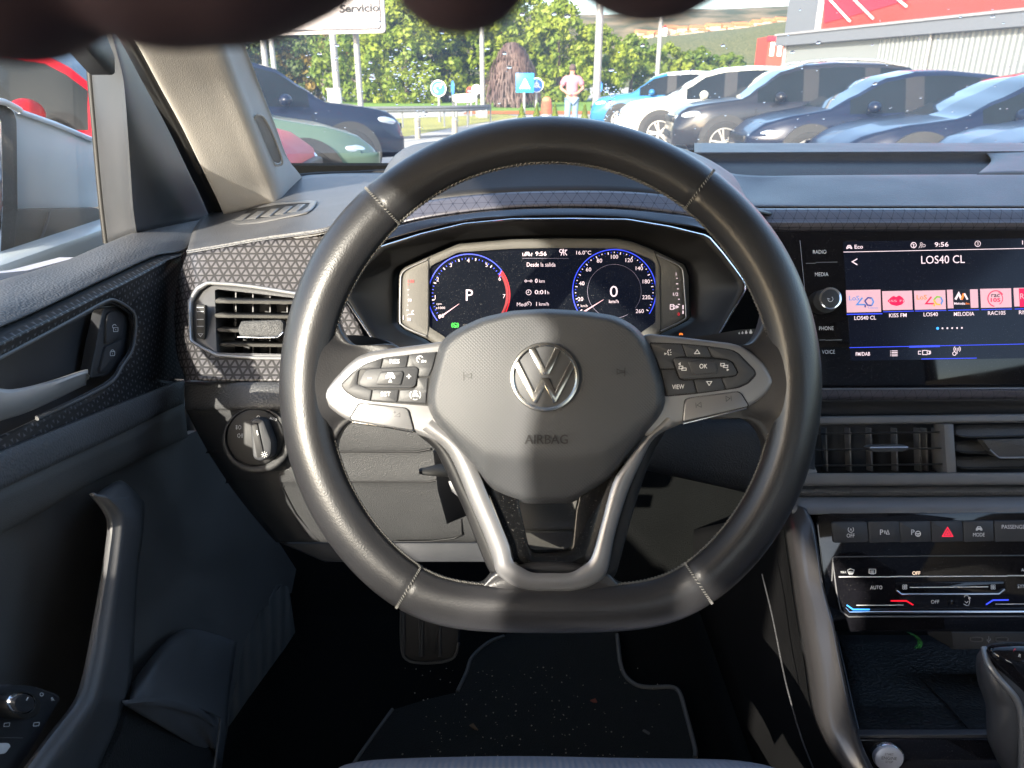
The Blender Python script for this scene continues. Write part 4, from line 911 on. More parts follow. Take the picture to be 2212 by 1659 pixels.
for x, l in ((1783, 0), (1834, 0), (1880, 0), (1935, 0), (1985, 0), (2000, 0), (2024, 0)):
    plate('vane', [(x, 925), (x + 3, 925), (x + 6, 1018), (x + 2.5, 1018)], .825, .012, greyp, v1, bev=0)
plate('tab', [(1874, 966), (1884, 962), (1955, 961), (1962, 965), (1960, 972), (1950, 975), (1884, 976)], .797, .010, matte, v1, bev=.001, r=3)
tube('tab_chrome', [K(1879, 967.5, .796), K(1920, 967, .796), K(1961, 966.5, .796)], .0011, chrome, v1)
plate('divider', [(2039, 917), (2060, 916), (2067, 1022), (2046, 1024)], .796, .02, greyp, dash, bev=.001)
for y in (918, 952, 986):
    loft('slat', [[K(2060, y + 2, .812), K(2090, y, .812), K(2200, y - 2, .812), K(2360, y - 4, .812)], [K(2062, y + 18, .808), K(2092, y + 23, .806), K(2200, y + 21, .806), K(2360, y + 19, .806)], [K(2064, y + 20, .803), K(2092, y + 26, .800), K(2200, y + 24, .800), K(2360, y + 22, .800)], [K(2066, y + 22, .82), K(2092, y + 28, .82), K(2200, y + 26, .82), K(2360, y + 24, .82)]], hard, v2, nr=2, nc=3, solid=.001)
plate('tab', [(2122, 950), (2360, 944), (2360, 984), (2160, 988), (2150, 985)], .797, .010, hard, v2, bev=.002, r=3)
tube('tab_chrome', [K(2138, 972, .796), K(2158, 989, .795), K(2240, 988, .795), K(2360, 986, .795)], .0011, satin, v2)
band('pad_edge', 1049, 1077, .800, soft, .006, xs=(1720, 1760, 1850, 2050, 2350), sl=-.003)
# console fascia under it
band('fascia', 1074, 1112, .790, greyp, .004, xs=(1712, 1760, 1850, 2050, 2350), sl=-.004, D2=.775)
cp = plate('climate_panel', [(1762, 1132), (1770, 1115), (1790, 1105), (2360, 1102), (2360, 1366), (1806, 1366), (1793, 1351), (1782, 1304), (1775, 1245)], .775, .03, gloss, dash, bev=.002, r=6)
CPD = .775
bx = [(1797, 1873, 1801, 1877), (1875, 1942, 1879, 1945), (1943, 2010, 1946, 2012), (2012, 2079, 2014, 2081), (2081, 2146, 2083, 2147), (2148, 2330, 2150, 2330)]
for i, (a, b, c, d) in enumerate(bx):
    y0 = 1127 - .007 * (a - 1797); plate('button', [(a, y0 + 1), (b, y0), (d, y0 + 44), (c, y0 + 46)], CPD - .003, .004, buttonm, cp, bev=.0008, r=5 if i == 0 else 1.5)
def cpt(s, x, y, h, m=white_print, dz=.0032, **k): return text(s, x, y, h, CPD - dz, m, cp, **k)
cpt('OFF', 1837.5, 1157, 8.5, wide=17); cpt('A', 1838, 1144, 5.5); strokes('autostart_symbol', [arc(0, 0, 1, -50, 230, 16)], 1.2, CPD - .0032, white_print, cp, 1838, 1144, 6)
cpt('P', 1904.5, 1149.5, 11); strokes('sensor_symbol', [[(1910, 1146), (1911.5, 1153)], [(1913, 1146), (1914.5, 1153)], [(1915, 1154), (1918, 1145), (1921, 1154), (1915, 1154)]], 1.3, CPD - .0032, white_print, cp)
cpt('P', 1972, 1149.5, 11); strokes('wheel_symbol', [arc(0, 0, 1, 0, 360, 18), [(-1, 0), (1, 0)], [(0, 0), (0, 1)]], 1.8, CPD - .0032, white_print, cp, 1983, 1153, 5.5)
strokes('hazard_symbol', [[(0, -1), (1.05, .8), (-1.05, .8), (0, -1)], [(0, -.25), (.45, .5), (-.45, .5), (0, -.25)]], 2.2, CPD - .0032, glow('hazard red', (1, .03, .08), .35), cp, 2047, 1150, 10.5)
strokes('car_symbol', CARI, 1.8, CPD - .0032, white_print, cp, 2115, 1141.5, 6); cpt('MODE', 2114.5, 1155, 8, wide=25); cpt('PASSENGER AIRBAG', 2213, 1138, 8.5, wide=98)
tube('panel_line', [K(x, y, CPD - .0008) for x, y in ((1797, 1255), (1799, 1206), (1802, 1203), (2000, 1201), (2360, 1199))], .0006, greyp, cp)
tube('panel_line', [K(x, y, CPD - .0008) for x, y in ((1799, 1215), (1808, 1285), (1816, 1320), (1833, 1332), (2360, 1331))], .0009, satin, cp)
tube('panel_line', [K(x, y, CPD - .0022) for x, y in ((1824, 1312), (1834, 1323), (2000, 1322), (2360, 1321))], .0016, chrome, cp)
cpt('MAX', 1822.5, 1236, 5, dz=.0004, wide=12); strokes('demist_symbol', [[(-1, -.7), (0, -1.1), (1, -.7), (.7, .4), (-.7, .4), (-1, -.7)], [(-.4, -.3), (-.4, .9)], [(0, -.3), (0, .9)], [(.4, -.3), (.4, .9)]], 1.4, CPD - .0003, white_print, cp, 1838, 1236, 7)
strokes('demist_symbol', [[(-1, -.8), (1, -.8), (1, .5), (-1, .5), (-1, -.8)], [(-.4, -.4), (-.4, .9)], [(0, -.4), (0, .9)], [(.4, -.4), (.4, .9)]], 1.4, CPD - .0003, white_print, cp, 1884.5, 1235, 7)
text('OFF', 1979.5, 1238, 7.5, CPD, g_yel2 if 'g_yel2' in globals() else glow('warm display white', (1, .75, .55), .55), cp, wide=17)
strokes('bright_line', [[(1812, 1246), (1924, 1246)], [(1924, 1245.5), (2176, 1244.5)], [(2176, 1243.5), (2360, 1243)]], 2.2, CPD - .0004, white_print, cp)
cpt('AUTO', 1893, 1269, 8, dz=.0003, wide=26); cpt('AUTO', 2218, 1231, 7, dz=.0003, wide=24); cpt('SYNC', 2211, 1266.5, 8, dz=.0003, wide=26)
fs_ = plate('fan_slider', [(1934, 1258), (2170, 1256), (2174, 1275), (2158, 1286), (1945, 1287), (1934, 1276)], CPD - .0012, .002, gloss, cp, bev=.0008, r=4)
strokes('slider_line', [[(1965, 1269), (2135, 1267.5)]], 2.0, CPD - .0014, white_print, fs_)
tube('slider_edge', [K(1937, 1276, CPD - .0016), K(1947, 1284, CPD - .0020), K(2050, 1283.5, CPD - .0020), K(2157, 1283, CPD - .002), K(2170, 1273, CPD - .0016)], .0011, chrome, cp)
for x in (1954.5, 2145.5): strokes('fan_symbol', [arc(-.5, -.5, .45, 0, 360, 8), arc(.5, -.5, .45, 0, 360, 8), arc(-.5, .5, .45, 0, 360, 8), arc(.5, .5, .45, 0, 360, 8)], 1.3, CPD - .0014, white_print, fs_, x, 1268, 5)
strokes('cold_mark', [[(1829, 1307), (1843, 1316.5), (1879, 1316.5)]], 3, CPD - .0004, g_lblue, cp)
strokes('warm_mark', [[(1924, 1298), (1958, 1298), (1973, 1307)]], 3, CPD - .0004, g_red, cp)
strokes('slider_line', [[(1850, 1307.5), (1952, 1307)]], 1.6, CPD - .0004, white_print, cp)
strokes('cold_mark', [[(2130, 1306), (2145, 1296.5), (2179, 1296)]], 3, CPD - .0004, g_blue, cp); strokes('slider_line', [[(2150, 1305), (2360, 1304)]], 1.6, CPD - .0004, white_print, cp)
cpt('OFF', 2020, 1300, 8, dz=.0003, wide=18)
plate('sensor', disc(2054.5, 1303, 7, 20), CPD - .001, .002, gloss, cp, bev=.0006)
strokes('seat_symbol', [[(-.8, .6), (0, 1), (.6, .9), (.9, -.3), (.7, -.8)], arc(0, -1, .7, 200, 340, 8), [(-.5, -.2), (0, .3), (.5, -.2)], arc(.8, -1, .25, 0, 360, 6)], 1.3, CPD - .0003, white_print, cp, 2088, 1300, 8)
# ------------------------------------------------------------------ cabin shell
body = thing('car_body', 'cabin of the car: beige windscreen pillar trim, dark carpeted footwell and windscreen', 'car body', (.3, .3, .38))
headliner = mat('beige headlining', (.36, .33, .29), .9, bump=('noise', 400, .001, .5))
paintg = mat('pale blue grey paint', (.46, .51, .53), .42, metal=.0, coat=.15, vary=.04, rv=.02)
def apl(x, y, D): return K(x, y, D)
AL = [(240, 10, .66), (266, 50, .70), (296, 92, .735), (345, 183, .80), (395, 275, .87), (440, 368, .94), (468, 425, .985), (487, 470, 1.02)]
AM = [(440, -20, .70), (458, 40, .735), (478, 100, .77), (512, 190, .84), (545, 275, .905), (575, 350, .97), (596, 400, 1.02), (606, 440, 1.05)]
AR = [(478, -10, .74), (497, 45, .78), (517, 95, .82), (549, 178, .90), (580, 255, .98), (609, 330, 1.06), (646, 380, 1.14), (655, 420, 1.18)]
rows = []
for l, m, r in zip(AL, AM, AR):
    L, M_, R = K(*l), K(*m), K(*r)
    rows.append([L + FW * .03 - RT * .004, L, L.lerp(M_, .30) - FW * .006, L.lerp(M_, .70) - FW * .006, M_, M_.lerp(R, .45), R, R + FW * .03])
loft('pillar_trim', rows, beige, body, nr=5, nc=4, solid=.002)
plate('pillar_grille', [(551, 268), (553, 252), (562, 250), (575, 262), (592, 300), (608, 345), (603, 354), (592, 350), (573, 318)], lambda x, y: .908 + (y - 250) * .00075 + (x - 553) * .0006, .003, mat('perforated grey grille', (.33, .34, .36), .6, bump=('grain', 900, .0008, 1)), body, bev=.0006, r=4)
tube('grille_rim', cr([K(x, y, .906 + (y - 250) * .00075 + (x - 553) * .0006) for x, y in [(551, 268), (553, 251), (564, 249), (576, 262), (594, 300), (610, 347), (603, 357), (591, 352), (572, 320)]], 4, True), .0016, beige, body, closed=True)
# rubber and frame between door and pillar
rows = [[K(x - 34, y, D + .04), K(x - 20, y + 2, D + .022), K(x - 8, y + 3, D + .016), K(x + 4, y + 2, D + .02)] for x, y, D in AL]
loft('door_seal', rows, seal, body, nr=4, nc=3, solid=.002)
tube('seal_bead', cr([K(x - 8, y + 3, D + .014) for x, y, D in AL[:6]], 4), .0045, rubber, body)
# windscreen
rows = []
for i in range(9):
    t = i / 8; z = 1.135 + t * .46; y = 1.42 - t * .86 ; wdt = 1
    rows.append([Vector((x, y + .05 - .09 * ((x - .36) / .8) ** 2 * (1 - .3 * t), z)) for x in [-.52 + k * .147 for k in range(13)]])
ws = loft('windscreen', rows, windm, body, nr=1, nc=1)
def onws(px, py):
    # where a line of sight meets the windscreen
    r = ray(px, py); lo, hi = .3, 3.0
    for _ in range(40):
        m = (lo + hi) / 2; p = CAM + r * m; t = (p.z - 1.135) / .46; y = 1.42 - t * .86 + .05 - .09 * ((p.x - .36) / .8) ** 2 * (1 - .3 * t)
        if p.y < y: lo = m
        else: hi = m
    return CAM + r * lo
# raindrops on the glass
dropm = mat('water', (1, 1, 1), .02, trans=1.0, ior=1.33, vary=0, spec=1.0)
bm = bmesh.new(); rd = random.Random(4)
DR = [(rd.gauss(875, 28), rd.gauss(160, 26), rd.uniform(1.2, 3.2)) for _ in range(70)] + [(rd.gauss(912, 9), rd.gauss(215, 32), rd.uniform(1.2, 3)) for _ in range(34)] + [(rd.gauss(1316, 9), rd.gauss(222, 22), rd.uniform(1.2, 3)) for _ in range(40)] + \
     [(rd.uniform(650, 1100), rd.uniform(80, 290), rd.uniform(1, 2.6)) for _ in range(60)] + [(rd.uniform(1280, 1700), rd.uniform(90, 310), rd.uniform(1, 2.6)) for _ in range(40)] + [(rd.uniform(1700, 2212), rd.uniform(20, 310), rd.uniform(1, 2.4)) for _ in range(46)] + \
     [(804, 162, 5), (804, 170, 6), (800, 136, 5), (882, 105, 4.5), (1053, 106, 4), (1090, 116, 5), (1100, 146, 4.5), (955, 71, 5), (1128, 32, 5), (1197, 31, 4.5), (1226, 36, 6), (1495, 153, 5), (1321, 152, 5), (1562, 99, 4), (1768, 93, 5), (1388, 99, 5), (1310, 198, 5), (1321, 203, 6), (728, 99, 5), (690, 117, 4), (820, 48, 3), (2145, 37, 4), (2075, 37, 3), (1890, 182, 5), (1863, 172, 5), (1712, 113, 4), (1800, 214, 3)]
bx_ = [(a, b) for a, b in ()]
axn = (onws(1100, 100) - onws(1100, 101)).normalized(); nrm = RT.cross(axn).normalized()
if nrm.dot(FW) > 0: nrm = -nrm
for px, py, r in DR:
    if py > 318: continue
    p = onws(px, py); s = r * dep(p) / F
    m = Matrix.Translation(p + (-nrm) * (.25 * s)) @ Matrix((RT, axn, nrm)).transposed().to_4x4() @ Matrix.Diagonal((s * rd.uniform(.8, 1.4), s * rd.uniform(.9, 1.3), s * .45, 1))
    bmesh.ops.create_icosphere(bm, subdivisions=2, radius=1, matrix=m)
rain = from_bm('raindrops', bm, dropm, None, ang=180)
rain['kind'] = 'stuff'; rain['label'] = 'raindrops scattered over the outside of the windscreen'; rain['category'] = 'raindrops'
# black dotted edge of the windscreen, low left
# shell parts out of the frame: they shade the cabin, some reshaped just for that
box('roof', (.33, -.75, 1.645), (1.80, 2.7, .05), headliner, body, bev=.01)
box('header', (.33, .555, 1.62), (1.70, .06, .05), headliner, body, bev=.008)
box('centre_pillar', (-.585, -.685, 1.30), (.05, .13, .62), matte, body, bev=.01)
box('door_frame', (-.56, -.60, 1.60), (.05, 2.2, .06), matte, body, bev=.01)
box('rear_door_frame', (-.56, -.90, 1.535), (.05, .55, .09), matte, body, bev=.01)
box('centre_pillar', (1.22, -.635, 1.30), (.05, .13, .62), matte, body, bev=.01)
box('rear_pillar_blocker', (-.56, -1.46, 1.30), (.06, .95, .62), matte, body, bev=.01)  # unseen, drawn forward to keep sun off the lower console trim
box('rear_pillar_blocker', (1.18, -1.30, 1.30), (.06, 1.35, .62), matte, body, bev=.01)  # unseen, stretched over the rear side window to darken the screen's reflection
box('rear_side', (-.58, -1.07, .72), (.06, 1.6, .70), hard, body)
box('right_side', (1.19, -.2, .72), (.06, 3.3, .70), hard, body)
box('tailgate', (.33, -2.08, .75), (1.7, .06, .80), hard, body)
box('bonnet', (.33, 2.0, .90), (1.55, 1.05, .16), paintg, body, bev=.05)
box('floor', (.33, -.25, .33), (1.75, 3.6, .05), carpet, body)
box('firewall', (.33, 1.46, .75), (1.75, .05, .72), carpet, body)
# driver's footwell carpet, sloping up to the firewall
loft('footwell', [[Vector((x, .2, .375)) for x in (-.5, 0, .5, 1.1)], [Vector((x, .95, .375)) for x in (-.5, 0, .5, 1.1)], [Vector((x, 1.12, .42)) for x in (-.5, 0, .5, 1.1)], [Vector((x, 1.38, .75)) for x in (-.5, 0, .5, 1.1)], [Vector((x, 1.40, 1.0)) for x in (-.5, 0, .5, 1.1)]], carpet, body, nr=4, nc=2)
KP = [(610, 1262), (625, 1267), (645, 1407), (612, 1482), (556, 1619), (535, 1668), (478, 1668), (508, 1480), (528, 1390), (560, 1320)]
kick = plate('kick_panel', KP, 0, .02, mat('ribbed grey kick panel', (.09, .092, .088), .7, bump=('weave', 45, .004, 1)), body, bev=.002, r=8, proj=lambda x, y: KX(x, y, -.385 + (x - 550) * .0003))
# ------------------------------------------------------------------ brake pedal, mat
bp = plate('brake_pedal', [(867, 1300), (867, 1400), (878, 1424), (895, 1430), (955, 1430), (982, 1420), (991, 1390), (991, 1300)], 1.02, .02, rubber, None, bev=.004, r=8)
tag(bp, 'black ribbed brake pedal in the dark footwell below the steering wheel', 'pedal')
for x in (872, 907, 912, 950): tube('rib', [K(x, 1300, 1.018), K(x, 1418, 1.018)], .0018, hard, bp)
tube('edge', cr([K(x, y, 1.018) for x, y in ((867, 1300), (867, 1395), (878, 1424), (907, 1432), (955, 1430), (982, 1418), (991, 1388))], 3), .002, hard, bp)
MP = [(1089, 1374), (1055, 1388), (1020, 1419), (1008, 1451), (988, 1494), (920, 1510), (848, 1532), (803, 1594), (763, 1651), (740, 1690), (1520, 1690), (1502, 1636), (1501, 1614), (1481, 1539), (1468, 1496), (1448, 1484), (1401, 1485), (1368, 1476), (1343, 1444), (1333, 1371), (1320, 1330), (1120, 1330)]
fm = plate('floor_mat', MP, 0, .012, matm, None, bev=.002, proj=lambda x, y: KZ(x, y, .395))
tag(fm, 'black carpet floor mat with grey piping and crumbs under the steering wheel', 'floor mat')
tube('piping', cr([KZ(x, y, .396) for x, y in MP[:5]], 4), .0030, piping, fm)
tube('piping', cr([KZ(x, y, .396) for x, y in MP[6:10]], 4), .0026, piping, fm)
tube('piping', cr([KZ(x, y, .396) for x, y in MP[11:20]], 4), .0034, piping, fm)
bm = bmesh.new(); rd = random.Random(9)
for i in range(190):
    x = rd.gauss(1130, 190); y = rd.uniform(1440, 1640)
    if not (860 < x < 1450): continue
    p = KZ(x, y, .398); s = rd.uniform(.0005, .0014)
    bmesh.ops.create_icosphere(bm, subdivisions=1, radius=1, matrix=Matrix.Translation(p) @ Matrix.Rotation(rd.random() * 3, 4, 'Z') @ Matrix.Diagonal((s, s * rd.uniform(.5, 1.2), s * .5, 1)))
cb = from_bm('crumbs', bm, mat('pale grit', (.28, .25, .2), .8, vary=.4), None); cb['kind'] = 'stuff'; cb['label'] = 'pale grit and crumbs scattered on the black floor mat'; cb['category'] = 'crumbs'
for pts, m_, lb in (([(1388, 1577), (1392, 1575), (1404, 1582), (1402, 1586)], piping, 'short pale twig lying on the floor mat on the right'), ([(1275, 1512), (1286, 1508), (1290, 1516), (1282, 1516)], mat('dry red leaf', (.20, .05, .03), .8), 'small reddish scrap of leaf on the floor mat'), ([(1014, 1566), (1022, 1562), (1033, 1576), (1026, 1574)], mat('brown scrap', (.14, .09, .05), .8), 'brown scrap of leaf on the left part of the floor mat')):
    tag(plate('debris', pts, 0, .002, m_, None, bev=0, proj=lambda x, y: KZ(x, y, .401)), lb, 'debris')
# ------------------------------------------------------------------ seat
seat = thing('driver_seat', 'front edge of the grey ribbed cloth driver seat at the bottom of the picture', 'car seat', (0.02, .1, .40))
ST = [(735, 1662), (768, 1647), (865, 1639), (1106, 1634), (1356, 1638), (1556, 1641), (1631, 1649), (1665, 1662)]
loft('cushion', [[K(x + (CX - x) * .08, y + 60, .76) for x, y in ST], [K(x + (CX - x) * .02, y + 12, .70) for x, y in ST], [K(x, y, .655) for x, y in ST], [K(x - (CX - x) * .10, y + 30, .60) for x, y in ST], [K(x - (CX - x) * .3, y + 230, .52) for x, y in ST], [K(x - (CX - x) * .5, y + 700, .40) for x, y in ST]], fabric, seat, nr=5, nc=5, solid=.01)
box('cushion_base', (.02, .18, .52), (.46, .36, .20), matte, seat, bev=.03)
box('backrest', (.03, -.42, 1.0), (.50, .12, .66), fabric, seat, bev=.05)
box('head_restraint', (.03, -.44, 1.42), (.26, .09, .16), fabric, seat, bev=.04)
ps = thing('passenger_seat', 'grey cloth front passenger seat beside the centre console, out of the frame', 'car seat', (.72, -.1, .40))
box('cushion', (.74, .12, .55), (.48, .50, .22), fabric, ps, bev=.05)
box('backrest', (.74, -.28, .95), (.50, .14, .62), fabric, ps, bev=.05)
box('head_restraint', (.74, -.31, 1.38), (.26, .10, .18), fabric, ps, bev=.04)
# ------------------------------------------------------------------ driver's door
door = thing('driver_door', 'dark grained driver door with triangle-patterned trim, silver handle and grab handle', 'car door', (-.45, .45, .45))
def DX(X): return lambda x, y: KX(x, y, X)
def dr(pts, X): return [KX(x, y, X) for x, y in pts]
B0 = [(-60, 632), (0, 607), (75, 585), (150, 560), (230, 526), (300, 499), (375, 485), (435, 474), (474, 459)]
B2 = [(-60, 737), (0, 706), (75, 673), (150, 637), (250, 590), (310, 562), (345, 549), (378, 545), (398, 540)]
B1 = [tuple(Vector(a).lerp(Vector(b), .55)) for a, b in zip(B0, B2)]
BM = [tuple(Vector(a).lerp(Vector(b), .85)) for a, b in zip(B0, B2)]
loft('upper_trim', [[KX(x, y + 4, -.445) for x, y in B0], dr(B0, -.428), [KX(x, y, -.400) for x, y in [tuple(Vector(a).lerp(Vector(b), .25)) for a, b in zip(B0, B2)]], dr(B1, -.378), dr(BM, -.366), dr(B2, -.362), [KX(x, y + 2, -.368) for x, y in B2]], soft, door, nr=4, nc=5, solid=.003)
loft('door_edge', [[KX(474, 459, -.43), KX(440, 480, -.42), KX(412, 512, -.40), KX(396, 550, -.385), KX(388, 610, -.385), KX(392, 760, -.385), KX(402, 860, -.385), KX(406, 930, -.385), KX(430, 990, -.385)], [KX(488, 466, -.47), KX(452, 490, -.46), KX(424, 525, -.44), KX(408, 560, -.425), KX(400, 615, -.425), KX(405, 760, -.425), KX(420, 880, -.425), KX(432, 930, -.425), KX(456, 985, -.425)]], black, door, nr=2, nc=5, solid=.002)
C1 = [(-60, 780), (0, 745), (75, 708), (150, 672), (250, 622), (310, 590), (350, 567), (378, 556), (392, 552)]
pt = loft('patterned_trim', [[KX(x, y + 2, -.366) for x, y in B2], [KX(x, y, -.361) for x, y in [tuple(Vector(a).lerp(Vector(b), .5)) for a, b in zip(B2, C1)]], dr(C1, -.356)], pat_door, door, nr=3, nc=5, solid=.002)
LB = [(-60, 1004), (0, 976), (90, 940), (175, 906), (260, 872), (320, 850), (372, 829), (396, 822)]
RECo = [(-60, 806), (0, 773), (80, 731), (160, 688), (225, 652), (250, 649), (284, 670), (293, 692), (291, 728), (284, 760), (264, 790), (242, 824), (176, 861), (80, 905), (-60, 970)]
TRo = [(-60, 780), (0, 745), (75, 708), (150, 672), (250, 622), (310, 590), (350, 567), (378, 556), (393, 552), (389, 620), (390, 700), (394, 780), (398, 822), (372, 829), (320, 850), (260, 872), (175, 906), (90, 940), (0, 976), (-60, 1004)]
A_ = polar(TRo, 140, 790, 220); Bq = polar(RECo, 140, 790, 220)
loft('patterned_trim', [[KX(a.x, a.y, -.356 - (.02 if a.x > 380 else 0)) for a in A_], [KX(a.x * .6 + b.x * .4, a.y * .6 + b.y * .4, -.357) for a, b in zip(A_, Bq)], [KX(b.x, b.y, -.360) for b in Bq], [KX(b.x, b.y, -.372) for b in Bq]], pat_door, door, nr=3, nc=1, closed=True, solid=.002)
for o in door.children:
    if o.name.startswith('patterned_trim'):
        l = o.data.uv_layers.active
        for p in o.data.polygons:
            for li in p.loop_indices:
                v = o.data.vertices[o.data.loops[li].vertex_index].co + o_c(o); l.data[li].uv = (v.y, v.z)
plate('recess', [(x, y) for x, y in RECo], 0, .004, matte, door, bev=0, proj=DX(-.384))
tube('recess_frame', cr([KX(x, y, -.3585) for x, y in RECo[:14]], 3), .0016, greyp, door)
tube('recess_frame', cr([KX(x * .985, y + (6 if y < 700 else -4), -.362) for x, y in RECo[:14]], 3), .0012, matte, door)
lp = plate('lock_switch', [(225, 665), (250, 660), (278, 678), (282, 700), (276, 760), (255, 795), (230, 812), (195, 818), (208, 740)], 0, .01, matte, door, bev=.002, r=6, proj=DX(-.368))
plate('button', [(236, 675), (250, 671), (267, 682), (269, 688), (265, 726), (230, 743), (231, 690)], 0, .003, buttonm, lp, bev=.0008, r=4, proj=DX(-.3655))
plate('button', [(229, 749), (264, 733), (261, 755), (250, 785), (237, 800), (216, 804)], 0, .003, buttonm, lp, bev=.0008, r=4, proj=DX(-.3655))
def dstrokes(name, paths, w_, X, m_, parent, cx, cy, s):
    vs = []; fs = []
    for i, P in enumerate(paths):
        for a, b in zip(P, P[1:]):
            a = Vector((cx + a[0] * s, cy + a[1] * s)); b = Vector((cx + b[0] * s, cy + b[1] * s)); d = (b - a)
            if d.length < 1e-6: continue
            d.normalize(); n = Vector((-d.y, d.x)) * w_ / 2; k = len(vs)
            vs += [KX(p.x, p.y, X + .00002 * (i % 3)) for p in (a - n, a + n, b + n, b - n)]; fs.append((k, k + 1, k + 2, k + 3))
    return mk(name, vs, fs, m_, parent, smooth=False)
dstrokes('padlock_symbol', [[(-.7, 0), (.7, -.1), (.7, 1.1), (-.7, 1.2), (-.7, 0)], arc(-.4, -.4, .6, 100, 340, 8), [(-.1, .5), (.1, .7)]], 1.2, -.3650, white_print, lp, 250, 708, 7)
dstrokes('padlock_symbol', [[(-.7, 0), (.7, -.1), (.7, 1.1), (-.7, 1.2), (-.7, 0)], arc(0, -.1, .5, 180, 360, 8), [(-.1, .5), (.1, .7)]], 1.2, -.3650, white_print, lp, 243, 760, 7)
# silver inner handle
H1 = [(-60, 826), (0, 841), (40, 841), (110, 824), (184, 800), (188, 806)]
H2 = [(-60, 842), (0, 858), (36, 856), (112, 833), (184, 806), (188, 812)]
H3 = [(-60, 925), (0, 905), (50, 890), (115, 862), (176, 832), (186, 828)]
loft('inner_handle', [[KX(x, y - 2, -.352) for x, y in H1], dr(H1, -.338), dr(H2, -.334), dr(H3, -.340), [KX(x, y + 4, -.352) for x, y in H3]], doorsil, door, nr=2, nc=4, solid=.002)
# armrest bands under the trim
L1 = [(-60, 1090), (0, 1055), (90, 1013), (175, 974), (260, 935), (357, 886), (398, 868)]
L2 = [(-60, 1180), (0, 1147), (90, 1099), (175, 1050), (260, 1007), (335, 970), (405, 938)]
LB7 = [(-60, 1004), (0, 977), (90, 941), (175, 907), (260, 873), (365, 833), (398, 823)]
loft('armrest_pad', [[KX(x, y - 3, -.366) for x, y in LB7], dr(LB7, -.350), [KX(x, y, -.345) for x, y in [tuple(Vector(a).lerp(Vector(b), .6)) for a, b in zip(LB7, L1)]], dr(L1, -.345), [KX(x, y + 3, -.350) for x, y in L1]], soft, door, nr=3, nc=5, solid=.003)
loft('armrest_side', [[KX(x, y + 2, -.348) for x, y in L1], dr(L2, -.356), [KX(x, y + 6, -.372) for x, y in L2]], doorp, door, nr=3, nc=5, solid=.003)
LL = [(-60, 1180), (60, 1110), (175, 1052), (260, 1009), (335, 972), (425, 930), (480, 980), (560, 1105), (640, 1230), (630, 1280), (560, 1320), (528, 1390), (508, 1480), (476, 1670), (-60, 1670)]
plate('lower_panel', LL, 0, .02, doorp, door, bev=0, proj=DX(-.376))
loft('panel_bulge', [[KX(x, y, X) for x, y, X in r] for r in (
    [(285, 1475, -.36), (330, 1415, -.36), (375, 1370, -.362), (412, 1358, -.362), (460, 1368, -.362), (512, 1386, -.366)],
    [(282, 1500, -.345), (330, 1450, -.34), (380, 1400, -.345), (415, 1380, -.345), (455, 1390, -.348), (509, 1410, -.36)],
    [(280, 1525, -.335), (330, 1518, -.33), (370, 1518, -.33), (425, 1532, -.332), (467, 1550, -.34), (497, 1490, -.36)],
    [(280, 1530, -.335), (335, 1522, -.33), (385, 1524, -.33), (440, 1545, -.332), (476, 1580, -.34), (490, 1560, -.36)],
    [(470, 1640, -.35), (472, 1640, -.35), (474, 1640, -.35), (474, 1650, -.345), (464, 1672, -.35), (478, 1672, -.36)])], greyp, door, nr=4, nc=4, solid=.002)
plate('pocket', [(225, 1665), (262, 1580), (280, 1521), (350, 1514), (425, 1530), (467, 1548), (475, 1562), (456, 1668)], 0, .01, mat('rough pocket lining', (.02, .021, .021), .9, bump=('noise', 500, .003, 1)), door, bev=.001, r=6, proj=DX(-.345))
tube('pocket_edge', cr([KX(x, y, -.334) for x, y in [(281, 1519), (350, 1513), (425, 1529), (467, 1546), (475, 1562), (462, 1668)]], 4), .0014, greyp, door)
GL = [(196, 1068), (222, 1100), (235, 1132), (229, 1190), (221, 1245), (205, 1340), (190, 1420), (174, 1487), (155, 1527), (105, 1590), (45, 1672)]
GR = [(240, 1078), (262, 1100), (271, 1124), (265, 1195), (259, 1245), (246, 1340), (232, 1430), (216, 1500), (200, 1530), (152, 1600), (100, 1672)]
GF = [(292, 1070), (305, 1110), (309, 1150), (302, 1200), (297, 1250), (292, 1340), (288, 1430), (280, 1490), (268, 1540), (240, 1610), (212, 1680)]
loft('grab_handle', [[KX(x - 4, y, -.335) for x, y in GL], dr(GL, -.315), [KX((a[0] + b[0]) / 2, (a[1] + b[1]) / 2, -.309) for a, b in zip(GL, GR)], dr(GR, -.306), [KX((a[0] * .7 + b[0] * .3), (a[1] * .7 + b[1] * .3), -.316) for a, b in zip(GR, GF)], [KX(x, y, -.355) for x, y in GF]], greyp, door, nr=4, nc=5, solid=.002)
loft('handle_mount', [[KX(205, 1068, -.365), KX(250, 1040, -.368), KX(275, 1045, -.37), KX(312, 1085, -.37)], [KX(206, 1072, -.34), KX(250, 1050, -.345), KX(280, 1058, -.35), KX(312, 1110, -.36)], [KX(240, 1082, -.318), KX(262, 1085, -.325), KX(288, 1100, -.335), KX(310, 1140, -.355)], [KX(271, 1126, -.308), KX(276, 1128, -.318), KX(290, 1150, -.335), KX(306, 1175, -.355)]], greyp, door, nr=4, nc=4, solid=.002)
sp = plate('switch_panel', [(-60, 1500), (20, 1478), (70, 1482), (128, 1500), (132, 1510), (95, 1570), (60, 1630), (35, 1670), (-60, 1670)], 0, .02, matte, door, bev=.003, r=8, proj=DX(-.33))
kn = plate('mirror_knob', disc(60, 1524, 31, 40, 30), 0, .014, rubber, sp, bev=.002, proj=DX(-.318))
plate('knob_ring', disc(54, 1519, 26, 48, 24), 0, .004, chrome, sp, bev=.0016, proj=DX(-.315)); plate('knob_face', disc(54, 1519.5, 22, 48, 20), 0, .003, matte, sp, bev=.0008, proj=DX(-.3135))
